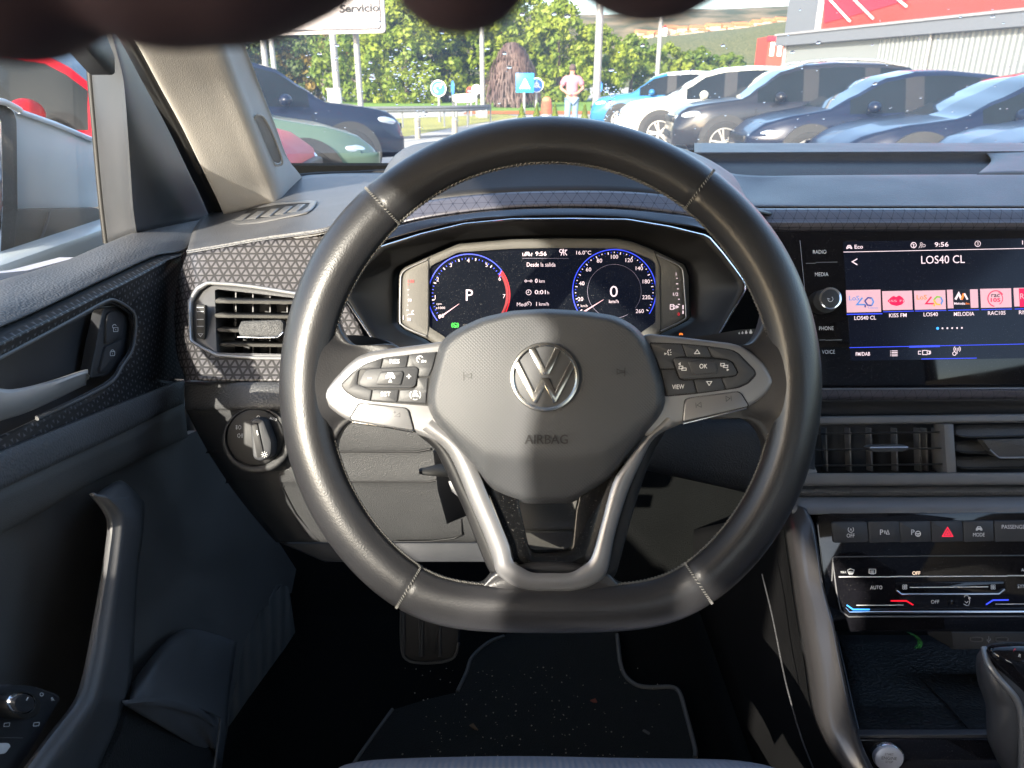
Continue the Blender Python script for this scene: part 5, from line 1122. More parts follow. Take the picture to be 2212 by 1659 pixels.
dstrokes('knob_mark', [[(61, 1506), (57, 1513)]], 2.4, -.3130, white_print, sp, 0, 0, 1)
text('O', 90, 1500, 8, 0, white_print, sp, proj=DX(-.3262), rot=-.3); text('R', 114, 1510, 8, 0, white_print, sp, proj=DX(-.3262), rot=-.3)
dstrokes('window_symbol', [[(-1, .5), (-.8, -.5), (.9, -.7), (.7, .4), (-1, .5)]], 1.4, -.3262, white_print, sp, 15, 1566, 7)
dstrokes('window_symbol', [[(-1, .5), (-.8, -.5), (.9, -.7), (.7, .4), (-1, .5)]], 1.4, -.3262, white_print, sp, 79, 1565, 7)
dstrokes('panel_line', [[(-20, 1593), (50, 1594)]], 2, -.3262, greyp, sp, 0, 0, 1)
plate('window_switch', [(-30, 1606), (20, 1605), (24, 1612), (12, 1628), (-30, 1632)], 0, .006, white_print, sp, bev=.002, r=4, proj=DX(-.322))
# sail panel and window frame
SLt = [(186, 60), (190, 100), (194, 140), (201, 220), (208, 300), (215, 380), (222, 450), (231, 526)]
SF = [(235, 60), (246, 100), (262, 160), (270, 220), (277, 300), (284, 380), (290, 450), (298, 502)]
SR = [(262, 50), (285, 95), (312, 160), (350, 235), (388, 310), (425, 380), (450, 430), (474, 470)]
rows = []
for l, f_, r in zip(SLt, SF, SR):
    rows.append([KX(l[0], l[1], -.478), KX(l[0] + 3, l[1], -.470), KX(f_[0] - 8, f_[1], -.428), KX(f_[0] + 6, f_[1], -.420), KX(f_[0] * .5 + r[0] * .5, f_[1] * .5 + r[1] * .5, -.428), KX(r[0] + 6, r[1], -.446)])
loft('corner_panel', rows, matte, door, nr=4, nc=3, solid=.002)
tube('window_seal', cr([KX(x - 1, y, -.474) for x, y in SLt], 4), .0040, seal, door)
plate('frame_corner', [(160, 70), (180, 98), (232, 157), (241, 163), (249, 158), (248, 122), (228, 70)], 0, .02, matte, door, bev=.003, r=5, proj=DX(-.405))
loft('window_glass', [[Vector((-.505, y, 1.05)) for y in (-.40, .3, .6, .9, 1.05)], [Vector((-.500, y, 1.30)) for y in (-.40, .3, .6, .84, .92)], [Vector((-.485, y, 1.53)) for y in (-.40, .2, .4, .52, .58)]], sidem, door, nr=3, nc=3)
box('outer_panel', (-.58, .45, .72), (.05, 1.75, .70), paintg, door, bev=.01)
plate('outer_sill', [(-60, 590), (0, 590), (60, 584), (165, 556), (150, 563), (75, 588), (0, 612), (-60, 636)], 0, .02, mat('pale lavender reflection', (.55, .55, .62), .35, vary=.03), door, bev=0, proj=DX(-.49))  # the sill's reflection is put into its pale colour
# exterior mirror: a part of the door
mb = plate('exterior_mirror', [(-70, 452), (216, 448), (222, 470), (230, 520), (228, 530), (162, 560), (60, 586), (-70, 605)], 0, .10, mat('dusty black plastic', (.10, .095, .082), .7, dust=.5, bump=('noise', 900, .001, .6)), door, bev=.004, r=10, proj=DX(-.60))
plate('mirror_cap', [(20, 228), (44, 240), (120, 268), (205, 304), (214, 448), (36, 453), (37, 300)], 0, .12, paintg, mb, bev=.006, r=6, proj=DX(-.61))
plate('mirror_frame', [(-70, 215), (0, 218), (30, 238), (38, 260), (38, 452), (33, 540), (10, 590), (-70, 600)], 0, .05, mat('dusty black frame', (.05, .05, .046), .6, dust=.6), mb, bev=.004, r=8, proj=DX(-.585))
plate('mirror_glass', [(-70, 250), (-6, 252), (4, 262), (6, 440), (2, 560), (-70, 575)], 0, .01, chrome, mb, bev=.001, r=6, proj=DX(-.580))
tube('mirror_edge', cr([KX(x, y, -.582) for x, y in ((-60, 214), (0, 219), (22, 226), (43, 238))], 4), .004, white_print, mb)
tube('cap_edge', [KX(40, 240, -.606), KX(120, 268, -.606), KX(206, 304, -.606)], .0035, mat('pale edge', (.6, .7, .8), .3), mb)
tube('base_line', cr([KX(x, y, -.597) for x, y in ((107, 458), (98, 490), (80, 535), (58, 582))], 4), .0016, greyp, mb)
# ------------------------------------------------------------------ centre console
con = thing('centre_console', 'dark centre console with glossy side trim, open tray and start button', 'centre console', (.45, .5, .45))
TLp = [(1706, 1085, .79), (1712, 1130, .77), (1722, 1200, .75), (1731, 1260, .735), (1744, 1344, .71), (1764, 1456, .68), (1780, 1556, .655), (1806, 1625, .64), (1835, 1675, .63)]
TRp = [(1738, 1096, .782), (1756, 1130, .768), (1768, 1200, .748), (1776, 1260, .733), (1800, 1350, .70), (1816, 1430, .68), (1842, 1540, .655), (1862, 1610, .64), (1894, 1675, .63)]
rows = []
for l, r in zip(TLp, TRp):
    L = K(*l); R = K(*r)
    rows.append([L + FW * .03 - RT * .0, L, L.lerp(R, .45) - FW * .010, L.lerp(R, .72) - FW * .012, L.lerp(R, .86) - FW * .008, R, R + FW * .03])
loft('side_trim', rows, mat('dark metallic trim', (.045, .043, .044), .30, metal=.3, coat=.3, vary=.03, rv=.02), con, nr=5, nc=3, solid=.002)
loft('side_panel', [[K(l[0] + 4, l[1], l[2] + .012) for l in TLp], [K(l[0] - 10, l[1] + 5, l[2] + .06) for i, l in enumerate(TLp)], [K(l[0] - 60, l[1] + 25, l[2] + .26 - .02 * i) for i, l in enumerate(TLp)], [Vector((.33, 1.30 - .10 * i, .39)) for i, l in enumerate(TLp)]], mat('black console carpet', (.008, .008, .0085), .9, spec=.08, bump=('noise', 800, .001, .6)), con, nr=4, nc=3, solid=.003)
tube('panel_line', cr([K(x, y, d) for x, y, d in ((1646, 1240, .84), (1668, 1330, .80), (1690, 1440, .77), (1704, 1500, .75), (1730, 1590, .73), (1760, 1668, .71))], 4), .0009, hard, con)
loft('tray_floor', [[K(x, 1372, .93) for x in (1800, 1950, 2100, 2360)], [K(x, 1450, .83) for x in (1815, 1950, 2100, 2360)], [K(x, 1530, .745) for x in (1835, 1950, 2100, 2360)], [K(x, 1590, .69) for x in (1850, 1950, 2100, 2360)]], mat('studded rubber tray mat', (.012, .0125, .013), .45, bump=('grain', 300, .002, .7)), con, nr=4, nc=3, solid=.003)
loft('tray_wall', [[K(1800, 1360, .79), K(1818, 1430, .75), K(1838, 1520, .70), K(1855, 1592, .665)], [K(1806, 1372, .93), K(1822, 1445, .835), K(1838, 1530, .75), K(1852, 1592, .69)]], matte, con, nr=3, nc=4, solid=.002)
tube('tray_groove', [K(1990, 1465, .812), K(2050, 1525, .745), K(2100, 1583, .692)], .0012, black, con)
plate('tray_lip', [(1850, 1587), (2360, 1586), (2360, 1596), (1856, 1597)], .662, .01, matte, con, bev=.0012)
cpn = plate('lower_panel', [(1854, 1597), (2360, 1596), (2360, 1720), (1920, 1720)], .660, .02, gloss, con, bev=.001)
usb = plate('usb_block', [(2056, 1366), (2360, 1366), (2360, 1403), (2060, 1404)], .80, .05, matte, con, bev=.002)
for x in (2109, 2164): tube('usb_port', cr([K(x + a, 1381 + b, .7985) for a, b in ((-10, -4), (10, -4), (13, 0), (10, 4), (-10, 4), (-13, 0))], 3, True), .0007, greyp, usb, closed=True)
strokes('usb_symbol', [[(0, -1.5), (0, 1.5)], [(-.7, -.3), (-.7, .4), (0, .9)], [(.7, -.6), (.7, .1), (0, .6)]], 1.1, .7985, grey_print, usb, 2136, 1382, 5)
gt = plate('green_tag', [(1960, 1366), (1976, 1370), (1988, 1378), (1994, 1390), (1990, 1400), (1976, 1402), (1986, 1392), (1982, 1380)], .84, .003, mat('dark green plastic', (.02, .16, .04), .4), con, bev=.0006, r=3)
sb = plate('start_button', disc(1921.5, 1638, 36, 48, 31), .655, .012, chrome, con, bev=.004)
plate('button_face', disc(1921.5, 1640, 31.5, 48, 26.5), .6525, .006, mat('pale silver button face', (.50, .52, .58), .35, metal=.3, vary=.03), sb, bev=.0015)
for s_, y_, h_, w_ in (('START', 1629.5, 5, 19), ('ENGINE', 1638, 6.5, 33), ('STOP', 1646, 5, 16)): text(s_, 1921, y_, h_, .6523, dark_print, sb, wide=w_, rot=.05)
# ------------------------------------------------------------------ gear lever
gl = thing('gear_lever', 'black gear lever with glossy top and silver side strip on the centre console', 'gear lever', K(2200, 1600, .62))
GO = [(2122, 1400), (2134, 1391), (2171, 1386), (2240, 1388), (2300, 1410), (2320, 1500), (2320, 1600), (2300, 1700), (2190, 1700), (2152, 1640), (2132, 1597), (2129, 1520), (2112, 1475), (2106, 1435), (2110, 1412)]
dome('knob', rnd(GO, 12), 2200, 1530, .605, lambda x, y, t: .030 * sqrt(max(0, 1 - t ** 2.2)), matte, gl, rows=16, n=96, back=.03)
dome('knob_top', rnd([(2128, 1402), (2140, 1393), (2172, 1389), (2240, 1391), (2310, 1420), (2330, 1520), (2250, 1545), (2214, 1530), (2190, 1498), (2160, 1462), (2136, 1428)], 12), 2220, 1450, .588, lambda x, y, t: .016 * sqrt(max(0, 1 - t ** 2)), gloss, gl, rows=12, n=80, back=.006)
tube('silver_strip', cr([K(x, y, d) for x, y, d in ((2126, 1400, .593), (2134, 1431, .583), (2155, 1462, .578), (2178, 1488, .575), (2196, 1512, .574), (2206, 1545, .574), (2208, 1600, .576), (2206, 1680, .58))], 5), .0026, satin, gl)
text('P', 2192, 1404, 7, .5735, red_print, gl, rot=.3); text('R', 2203, 1416.5, 7, .5728, white_print, gl, rot=.3)
# ------------------------------------------------------------------ hand above the lens
def handmesh():
    bm = bmesh.new()
    def ball(c, r, s=(1, 1, 1)): bmesh.ops.create_icosphere(bm, subdivisions=3, radius=r, matrix=Matrix.Translation(c) @ Matrix.Diagonal((*s, 1)))
    def cap(a, b, r0, r1, n=9):
        for i in range(n): t = i / (n - 1); ball(a.lerp(b, t), r0 + (r1 - r0) * t)
    D = .060
    def P(x, y, d=D): return K(x, y, d)
    px = D / F
    # fingers: tip, middle joint, knuckle
    for tip, mid, kn_, r in (((-20, -178), (60, -500), (330, -900), 300), ((330, -196), (430, -560), (520, -930), 288), ((992, -118), (900, -520), (760, -920), 186), ((1420, -232), (1290, -600), (1000, -960), 262)):
        cap(P(*tip), P(*mid, D - .004), r * px, r * px * 1.02); cap(P(*mid, D - .004), P(*kn_, D - .014), r * px * 1.02, r * px * 1.15)
    cap(P(330, -196), P(480, -196), 284 * px, 280 * px); cap(P(480, -196), P(590, -238), 280 * px, 270 * px)
    cap(P(200, -1050, D - .02), P(1000, -1050, D - .02), .016, .015)
    cap(P(600, -1080, D - .022), CAM + UPV * .13 - FW * .03 - RT * .01, .020, .024)
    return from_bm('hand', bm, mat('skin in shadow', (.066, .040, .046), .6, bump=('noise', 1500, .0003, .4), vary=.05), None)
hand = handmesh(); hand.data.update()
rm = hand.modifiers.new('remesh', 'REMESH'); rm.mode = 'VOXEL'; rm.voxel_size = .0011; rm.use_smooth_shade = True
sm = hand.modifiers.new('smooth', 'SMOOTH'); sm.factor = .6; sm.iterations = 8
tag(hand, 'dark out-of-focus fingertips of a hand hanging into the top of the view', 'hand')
# ------------------------------------------------------------------ outside
def gp(px, D):                          # ground point under pixel column px at depth D
    y = (D - (CAM.z) * FW.z * -1) / FW.y
    return Vector(((px - CX) / F * D, y, 0))
def zat(y, D): return CAM.z + D * (FW.z + UPV.z * (CY - y) / F)
def struct(o): o['kind'] = 'structure'; return o
def gsheet(name, pts, z, m, far=None):
    P = [KZ(x, y, z) for x, y in pts]
    return struct(mk(name, P, [tuple(range(len(P)))], m, None, smooth=False))
asph = mat('sunlit pale tarmac', (.40, .375, .33), .9, bump=('noise', 30, .01, .4), vary=.15)
g_ = mk('ground', [(-900, -60, 0), (900, -60, 0), (900, 2500, 0), (-900, 2500, 0)], [(0, 1, 2, 3)], asph, None, smooth=False); struct(g_)
grassm = mat('lawn green', (.15, .27, .03), .9, bump=('noise', 8, .05, 1), vary=.3)
dryg = mat('dry yellow grass', (.33, .31, .08), .9, bump=('noise', 8, .08, 1), vary=.35)
flow = mat('orange flower bed', (.45, .14, .03), .9, bump=('noise', 10, .08, 1), vary=.5)
gsheet('verge', [(700, 262), (850, 256), (1010, 250), (1090, 246), (1120, 252), (980, 275), (845, 300), (700, 300)], .010, dryg)
gsheet('lawn', [(500, 218), (1300, 216), (1420, 219), (1330, 232), (1290, 240), (1000, 239), (860, 236), (500, 236)], .014, grassm)
gsheet('flower_bed', [(1010, 240), (1120, 239), (1300, 240), (1300, 246), (1150, 247), (1000, 246)], .018, flow)
gsheet('kerb_strip', [(500, 236), (860, 236), (1000, 239), (1000, 241), (860, 240), (500, 240)], .02, mat('pale kerb', (.45, .43, .40), .8))
lineM = mat('white road paint', (.7, .7, .68), .7)
gsheet('road_line', [(850, 296), (1010, 288), (1130, 286), (1130, 289), (1010, 292), (850, 300)], .012, mat('dark joint', (.10, .10, .10), .9))  # thin dark strip across the tarmac
# ---- cars
glasss = mat('side window tint', (.008, .011, .013), .10, vary=0, spec=.22)
glassd = mat('tinted car glass', (.015, .022, .026), .04, vary=0, spec=.5)
tyre = mat('tyre rubber', (.025, .025, .025), .8); alloy = mat('alloy wheel', (.55, .54, .52), .3, metal=.7)
cladd = mat('grey wheel arch cladding', (.03, .03, .03), .7); lampm = mat('headlamp lens', (.62, .68, .76), .10, metal=.4, coat=1.0, vary=0)
def pf(pts, x):
    if x <= pts[0][0]: return pts[0][1]
    for (a, b), (c, d) in zip(pts, pts[1:]):
        if x <= c:
            t = (x - a) / (c - a); t = t * t * (3 - 2 * t) * .35 + t * .65; return b + (d - b) * t
    return pts[-1][1]
STY = {
 'suv':  dict(L=4.25, W=1.80, roof=[(1.12, 1.04), (1.35, 1.22), (1.70, 1.47), (2.05, 1.56), (2.6, 1.60), (3.3, 1.58), (3.75, 1.52), (4.05, 1.15), (4.2, 1.0), (4.25, .75)], hood=[(0, .58), (.06, .78), (.22, .91), (.6, .98), (1.12, 1.04)], belt=[(0, .5), (.1, .70), (.4, .86), (1.1, .97), (4.0, 1.06), (4.25, .7)], wr=.35, gw=.74),
 'hatch': dict(L=4.10, W=1.76, roof=[(1.05, .93), (1.35, 1.10), (1.80, 1.35), (2.2, 1.43), (2.6, 1.44), (3.2, 1.39), (3.7, 1.22), (4.0, .98), (4.1, .70)], hood=[(0, .48), (.06, .62), (.25, .76), (.6, .86), (1.05, .93)], belt=[(0, .42), (.1, .58), (.4, .74), (1.05, .87), (3.8, .96), (4.1, .62)], wr=.33, gw=.72),
 'sedan': dict(L=4.65, W=1.82, roof=[(1.25, .91), (1.6, 1.10), (2.1, 1.34), (2.5, 1.42), (2.9, 1.42), (3.5, 1.30), (4.1, 1.04), (4.5, .96), (4.65, .68)], hood=[(0, .46), (.06, .60), (.3, .74), (.7, .84), (1.25, .91)], belt=[(0, .40), (.1, .56), (.5, .74), (1.25, .85), (4.3, .93), (4.65, .60)], wr=.34, gw=.71)}
STY['cross'] = dict(L=4.15, W=1.78, roof=[(.80, 1.0), (1.0, 1.20), (1.30, 1.42), (1.75, 1.50), (2.6, 1.54), (3.2, 1.50), (3.7, 1.3), (4.05, 1.05), (4.15, .75)], hood=[(0, .55), (.06, .80), (.25, .92), (.5, .97), (.80, 1.0)], belt=[(0, .5), (.1, .72), (.4, .88), (.8, 1.0), (3.8, 1.08), (4.15, .7)], wr=.34, gw=.73)
_proto = {}
def car(label, style, paint, loc, ang, group, rails=False, roofm=None, cat='car'):
    q_ = STY[style]; L = q_['L']; W = q_['W'] / 2
    root = thing('parked_car', label, cat, (0, 0, 0), group)
    xs = sorted(set([0, .015, .04, .08, .14] + [i * .12 for i in range(2, int(L / .12))] + [L - .2, L - .1, L - .04, L]))
    cow = q_['hood'][-1][0]
    def half(x): return W * min(1, .70 + .30 * min(1, x / .55) ** .5) * min(1, .86 + .14 * min(1, (L - x) / .5) ** .6)
    def sec(x):
        h = pf(q_['hood'], x) if x < cow else pf(q_['roof'], x)
        b = min(pf(q_['belt'], x), h - .02); w_ = half(x); zb = .24 if .5 < x < L - .5 else .30
        g = max(0.0, min(1, (h - b) / .5)); top = w_ * (.93 - (.93 - q_['gw']) * g)
        tail = max(0, 1 - (L - x) / .12) if x > L - .12 else 0
        P = [(w_ * .86, zb), (w_ * .975, zb + .07), (w_ * .995, zb + .22), (w_ * 1.0, max(zb + .25, b - .26)), (w_ * .985, max(zb + .28, b - .14)), (w_ * .975, b - .05), (w_ * .935, b)]
        P += [(w_ * .935 + (top - w_ * .935) * .5, b + (h - b) * .48), (top, b + (h - b) * .86), (top * .90, b + (h - b) * .965), (top * .55, h), (0, h + .012)]
        return P
    G = [sec(x) for x in xs]; NP = len(G[0]); verts = []; 
    for x, s in zip(xs, G):
        for sy in (1, -1):
            for (a, z) in s: verts.append((-x, sy * a, z))
    M = {}
    r0 = q_['roof']; wtop = r0[3][0]; back0 = r0[-3][0] - .55
    def kind(x, k):
        if k in (6, 7) and cow + .22 < x < L - .62:
            for a, b in ((2.02, 2.12), (3.02, 3.10)):
                if a < x < b + .1: return 'pillar'
            if pf(q_['roof'], x) - pf(q_['belt'], x) > .13: return 'side_window'
        if k >= 9 and cow < x < wtop - .06: return 'windscreen'
        if k >= 9 and back0 < x < L - .35: return 'rear_window'
        if k >= 8 and roofm and x >= wtop - .06: return 'roof'
        return 'body'
    for i in range(len(xs) - 1):
        for sd_ in (0, 1):
            for k in range(NP - 1):
                a = (i * 2 + sd_) * NP + k; b = ((i + 1) * 2 + sd_) * NP + k
                f = (a, b, b + 1, a + 1) if sd_ == 0 else (a, a + 1, b + 1, b)
                kd = kind((xs[i] + xs[i + 1]) / 2, k)
                if kd == 'side_window': kd = ('side_window', sd_, 0 if (xs[i] + xs[i + 1]) / 2 < 2.1 else 1)
                M.setdefault(kd, []).append(f)
    M['body'].append(tuple(range(NP)) + tuple(range(2 * NP - 2, NP - 1, -1)))
    e = (len(xs) - 1) * 2 * NP; M['body'].append(tuple(range(e + NP - 1, e - 1, -1)) + tuple(range(e + NP, e + 2 * NP - 1)))
    for kd, fs in M.items():
        nm = kd[0] if isinstance(kd, tuple) else kd
        used = sorted({v for f in fs for v in f}); mp = {v: i for i, v in enumerate(used)}
        m_ = {'body': paint, 'pillar': black, 'side_window': glasss, 'windscreen': glassd, 'rear_window': glassd, 'roof': roofm}[nm]
        mk(nm, [verts[v] for v in used], [tuple(mp[v] for v in f) for f in fs], m_, root, ang=60, origin=(0, 0, 0))
    # wheels
    R_ = q_['wr']
    if ('w', R_) not in _proto:
        prof = [(R_ * .66, -.10), (R_ * .80, -.112), (R_ * .95, -.105), (R_, -.08), (R_, .08), (R_ * .95, .105), (R_ * .80, .112), (R_ * .66, .10), (R_ * .64, .03)]
        vs = []; n = 32
        for k in range(n):
            a = 2 * pi * k / n
            for r, y in prof: vs.append((r * cos(a), y, r * sin(a)))
        m = len(prof); fs = [(k * m + j, k * m + j + 1, ((k + 1) % n) * m + j + 1, ((k + 1) % n) * m + j) for k in range(n) for j in range(m - 1)]
        bm = bmesh.new(); bv = [bm.verts.new(v) for v in vs]; [bm.faces.new([bv[i] for i in f]) for f in fs]; bmesh.ops.recalc_face_normals(bm, faces=bm.faces)
        t = from_bm('tyre', bm, tyre, None); me_t = t.data; bpy.data.objects.remove(t)
        bm = bmesh.new()
        for k in range(5):
            for dd in (-.16, .16):
                a = 2 * pi * k / 5 + dd; c = Vector((cos(a) * R_ * .38, .085, sin(a) * R_ * .38))
                boxm(bm, c, (R_ * .60, .03, .030), Matrix.Rotation(-a, 3, 'Y'))
        bmesh.ops.create_cone(bm, cap_ends=True, segments=20, radius1=.06, radius2=.05, depth=.05, matrix=Matrix.Translation((0, .085, 0)) @ Matrix.Rotation(-pi / 2, 4, 'X'))
        for k in range(36):
            a = 2 * pi * k / 36; boxm(bm, Vector((cos(a) * R_ * .655, .09, sin(a) * R_ * .655)), (.02, .05, R_ * .125), Matrix.Rotation(-a, 3, 'Y'))
        t = from_bm('rim', bm, alloy, None); me_r = t.data; off_r = _loc[t.name].copy(); bpy.data.objects.remove(t)
        bm = bmesh.new(); bmesh.ops.create_cone(bm, cap_ends=True, segments=32, radius1=R_ * .64, radius2=R_ * .64, depth=.02)
        t = from_bm('hub_shade', bm, black, None); me_h = t.data; bpy.data.objects.remove(t)
        bm = bmesh.new(); bmesh.ops.create_cone(bm, cap_ends=True, segments=40, radius1=R_ + .075, radius2=R_ + .075, depth=.10, matrix=Matrix.Rotation(pi / 2, 4, 'X'))
        t = from_bm('arch', bm, cladd, None); me_a = t.data; bpy.data.objects.remove(t)
        _proto[('w', R_)] = (me_t, me_r, off_r, me_h, me_a)
    me_t, me_r, off_r, me_h, me_a = _proto[('w', R_)]
    for wx in (.83, L - .80):
        for sy in (1, -1):
            hw = half(wx)
            A = bpy.data.objects.new('wheel_arch', me_a); COL.objects.link(A); A.parent = root; A.location = (-wx, sy * (hw - .042), R_ + .02)
            w_ = bpy.data.objects.new('wheel', me_t); COL.objects.link(w_); w_.parent = root; w_.location = (-wx, sy * (hw - .085), R_)
            if sy < 0: w_.rotation_euler = (0, 0, pi)
            h = bpy.data.objects.new('hub', me_h); COL.objects.link(h); h.parent = w_; h.rotation_euler = (pi / 2, 0, 0); h.location = (0, .04, 0)
            r = bpy.data.objects.new('rim', me_r); COL.objects.link(r); r.parent = w_; r.location = off_r
    zl = pf(q_['hood'], .2) - .13
    for sy in (1, -1):
        bm = bmesh.new(); bmesh.ops.create_icosphere(bm, subdivisions=3, radius=1, matrix=Matrix.Translation((-.23, sy * half(.2) * .86, zl)) @ Matrix.Rotation(-sy * radians(38), 4, 'Z') @ Matrix.Rotation(radians(10), 4, 'Y') @ Matrix.Diagonal((.25, .075, .068, 1)))
        from_bm('headlight', bm, lampm, root, ang=180)
        bm = bmesh.new(); bmesh.ops.create_icosphere(bm, subdivisions=2, radius=1, matrix=Matrix.Translation((-.14, sy * half(.1) * .82, zl - .30)) @ Matrix.Diagonal((.07, .09, .05, 1)))
        from_bm('fog_light', bm, lampm, root, ang=180)
        bm = bmesh.new(); bmesh.ops.create_icosphere(bm, subdivisions=3, radius=1, matrix=Matrix.Translation((-(cow + .52), sy * (W + .10), pf(q_['belt'], 1.6) + .085)) @ Matrix.Diagonal((.085, .115, .078, 1)))
        boxm(bm, Vector((-(cow + .50), sy * (W + .01), pf(q_['belt'], 1.6) + .02)), (.06, .10, .03))
        from_bm('door_mirror', bm, paint, root, ang=80)
        for x0 in (2.15, 3.05):
            box('door_handle', (-x0 + .12, sy * (half(x0) * .992), pf(q_['belt'], x0) - .13), (.18, .025, .025), paint, root)
            box('door_seam', (-x0 + .02, sy * (half(x0) * .998), pf(q_['belt'], x0) - .32), (.010, .006, .46), black, root)
        box('door_seam', (-(cow + .18), sy * (half(1.3) * .998), pf(q_['belt'], 1.3) - .30), (.010, .006, .44), black, root)
        box('sill', (-L / 2, sy * half(2) * .965, .27), (L - 1.9, .06, .09), cladd, root)
        if rails:
            tube('roof_rail', [Vector((-x, sy * W * .66, pf(q_['roof'], x) + (.035 if 2.0 < x < 3.5 else .0))) for x in (1.9, 2.1, 2.6, 3.2, 3.5, 3.65)], .018, alloy, root)
    box('grille', (-.035, 0, zl - .07), (.09, W * 1.15, .10), black, root, bev=.02); box('air_intake', (-.03, 0, zl - .33), (.10, W * 1.25, .12), black, root, bev=.02)
    root.location = loc; root.rotation_euler = (0, 0, ang)
    return root
def paint(name, c, met=.35, coat=.45): return mat(name, c, .30, metal=met * .5, coat=coat, coatr=.03, vary=.03, spec=.35, rv=0)
navy = paint('navy paint', (.006, .010, .026), .2, .3); blk = paint('black paint', (.014, .015, .020), .2); cream = paint('cream white paint', (.62, .60, .50), 0)
redp = mat('red paint', (.40, .006, .016), .42, vary=.03, spec=.15, rv=0); grn = paint('sage green paint', (.10, .15, .11), .3); blu = paint('bright blue paint', (.03, .16, .36), .3); silv = paint('silver paint', (.42, .44, .45), .6); whitep = paint('white roof paint', (.75, .75, .72), 0)
GR_ = 'cars parked along the right side of the lane'; GL_ = 'cars parked along the left side of the lane'
def putr(px, D, th):                    # front wheel above pixel column px at depth D, heading to the left
    a = pi + radians(th); f = gp(px, D); d = Vector((cos(a), sin(a), 0)); n = Vector((-sin(a), cos(a), 0))
    return f + d * .83 - n * .80, a
def R(label, st_, pm, px, D, th, **k):
    loc, a = putr(px, D, th); return car(label, st_, pm, loc, a, GR_, **k)
R('blue compact SUV with a white roof, farthest of the right-hand cars', 'suv', blu, 1338, 20.5, -9, roofm=whitep)
R('silver hatchback half hidden between the blue and the cream cars', 'hatch', silv, 1400, 17.6, -9)
R('cream white SUV parked between the silver hatchback and the black SUV', 'suv', cream, 1420, 15.1, -8)
R('black SUV with grey wheel arches and bright spoked alloy wheels', 'suv', blk, 1556, 12.6, -5, rails=True)
R('dark navy hatchback parked between the black SUV and the low sedan', 'hatch', navy, 1735, 10.5, -5)
R('glossy navy sedan with a long sloping windscreen, large at the right', 'sedan', navy, 1960, 8.5, -5)
R('dark blue car whose bonnet just shows above the dashboard at far right', 'hatch', navy, 2300, 6.6, -8)
def Lf(label, st_, pm, px, D, th, **k):
    a = radians(th); f = gp(px, D); d = Vector((cos(a), sin(a), 0))
    return car(label, st_, pm, f, a, GL_, **k)
Lf('red hatchback with silver roof rails, nearest on the left', 'cross', redp, 690, 5.5, 4, rails=True)
Lf('sage green hatchback behind the nearest red car', 'hatch', grn, 803, 8.8, 22)
Lf('dark navy SUV behind the green hatchback on the left', 'suv', navy, 852, 11.3, 24)
Lf('red hatchback whose bonnet shows behind the navy SUV', 'hatch', redp, 720, 14.2, 22)
# ---- poles and signs
galv = mat('galvanised steel', (.26, .26, .26), .5, metal=.2); whites = mat('white sign face', (.78, .78, .76), .5); blues = mat('blue sign face', (.03, .17, .60), .4); reds = mat('red sign face', (.65, .03, .03), .4)
def pole(name, label, cat, x0, y0, x1, y1, D, r, taper=.6, group=None):
    b = K(x1, y1, D); t = K(x0, y0, D); b.z = 0; t.x = (t.x + b.x) / 2; b.x = t.x; t.y = b.y
    z1 = t.z + .2; root = thing(name, label, cat, (b.x, b.y, 0), group)
    tube('post', [Vector((b.x, b.y, 0)), Vector((b.x, b.y, z1))], lambda s: r * (1 - (1 - taper) * s), galv, root, seg=12)
    return root, b, z1
for (x0, x1, yt, D, r, z_, lb) in ((593, 604, 90, 30, .11, 7, 'pale lamp post seen against the trees just right of the windscreen pillar'), (717, 734, 80, 26, .13, 7, 'pale lamp post with a white cabinet at its foot left of the service sign post'), (1037, 1043, 68, 30, .10, 7, 'slim lamp post left of the dark weeping tree'), (1284, 1286, 0, 24, .13, 8, 'tall pale lamp post right of the man in pink'), (1416, 1414, 30, 34, .11, 8, 'grey lamp post rising behind the blue car with the white roof')):
    b = gp(x1, D); root = thing('lamp_post', lb, 'lamp post', b, 'lamp posts round the car park')
    tube('post', [b, b + Vector((0, 0, z_ + 2))], lambda s, r=r: r * (1 - .35 * s), galv, root, seg=12)
    box('lamp_head', b + Vector((.5, 0, z_ + 2)), (1.2, .25, .12), galv, root); box('base', b + Vector((0, 0, .15)), (.4, .4, .3), galv, root, bev=.02)
b = gp(728, 25.5); bx1 = thing('cabinet', 'white metal cabinet at the foot of a lamp post beside the navy SUV', 'cabinet', b); box('box', b + Vector((.0, 0, .55)), (.42, .3, 1.1), whites, bx1, bev=.02); box('cap', b + Vector((0, 0, 1.12)), (.48, .36, .05), galv, bx1)
# big service board
D = 15.0; bl = K(470, 86, D); br = K(832, 71, D); z0 = br.z; zt = z0 + 1.5
sgn = thing('service_sign', 'large white board reading Servicio on two posts, cut by the top of the view', 'sign', (br.x - 1, br.y, 0))
bd = Vector((bl.x, bl.y + 1.0, 0)); be = Vector((br.x, br.y, 0)); dv_ = (be - bd).normalized(); nn = Vector((dv_.y, -dv_.x, 0))
bm = bmesh.new()
outl = rnd([(0, 0), ((be - bd).length, 0), ((be - bd).length, 1.5), (0, 1.5)], .10)
V = [bm.verts.new(bd + dv_ * x + Vector((0, 0, z0 + y))) for x, y in outl]; V2 = [bm.verts.new(v.co - nn * .06) for v in V]; bm.faces.new(V); bm.faces.new(V2[::-1])
for i in range(len(V)): bm.faces.new((V[i], V[(i + 1) % len(V)], V2[(i + 1) % len(V)], V2[i]))
bmesh.ops.recalc_face_normals(bm, faces=bm.faces); from_bm('board', bm, mat('warm white board', (.40, .36, .36), .5), sgn)
ln = (be - bd).length
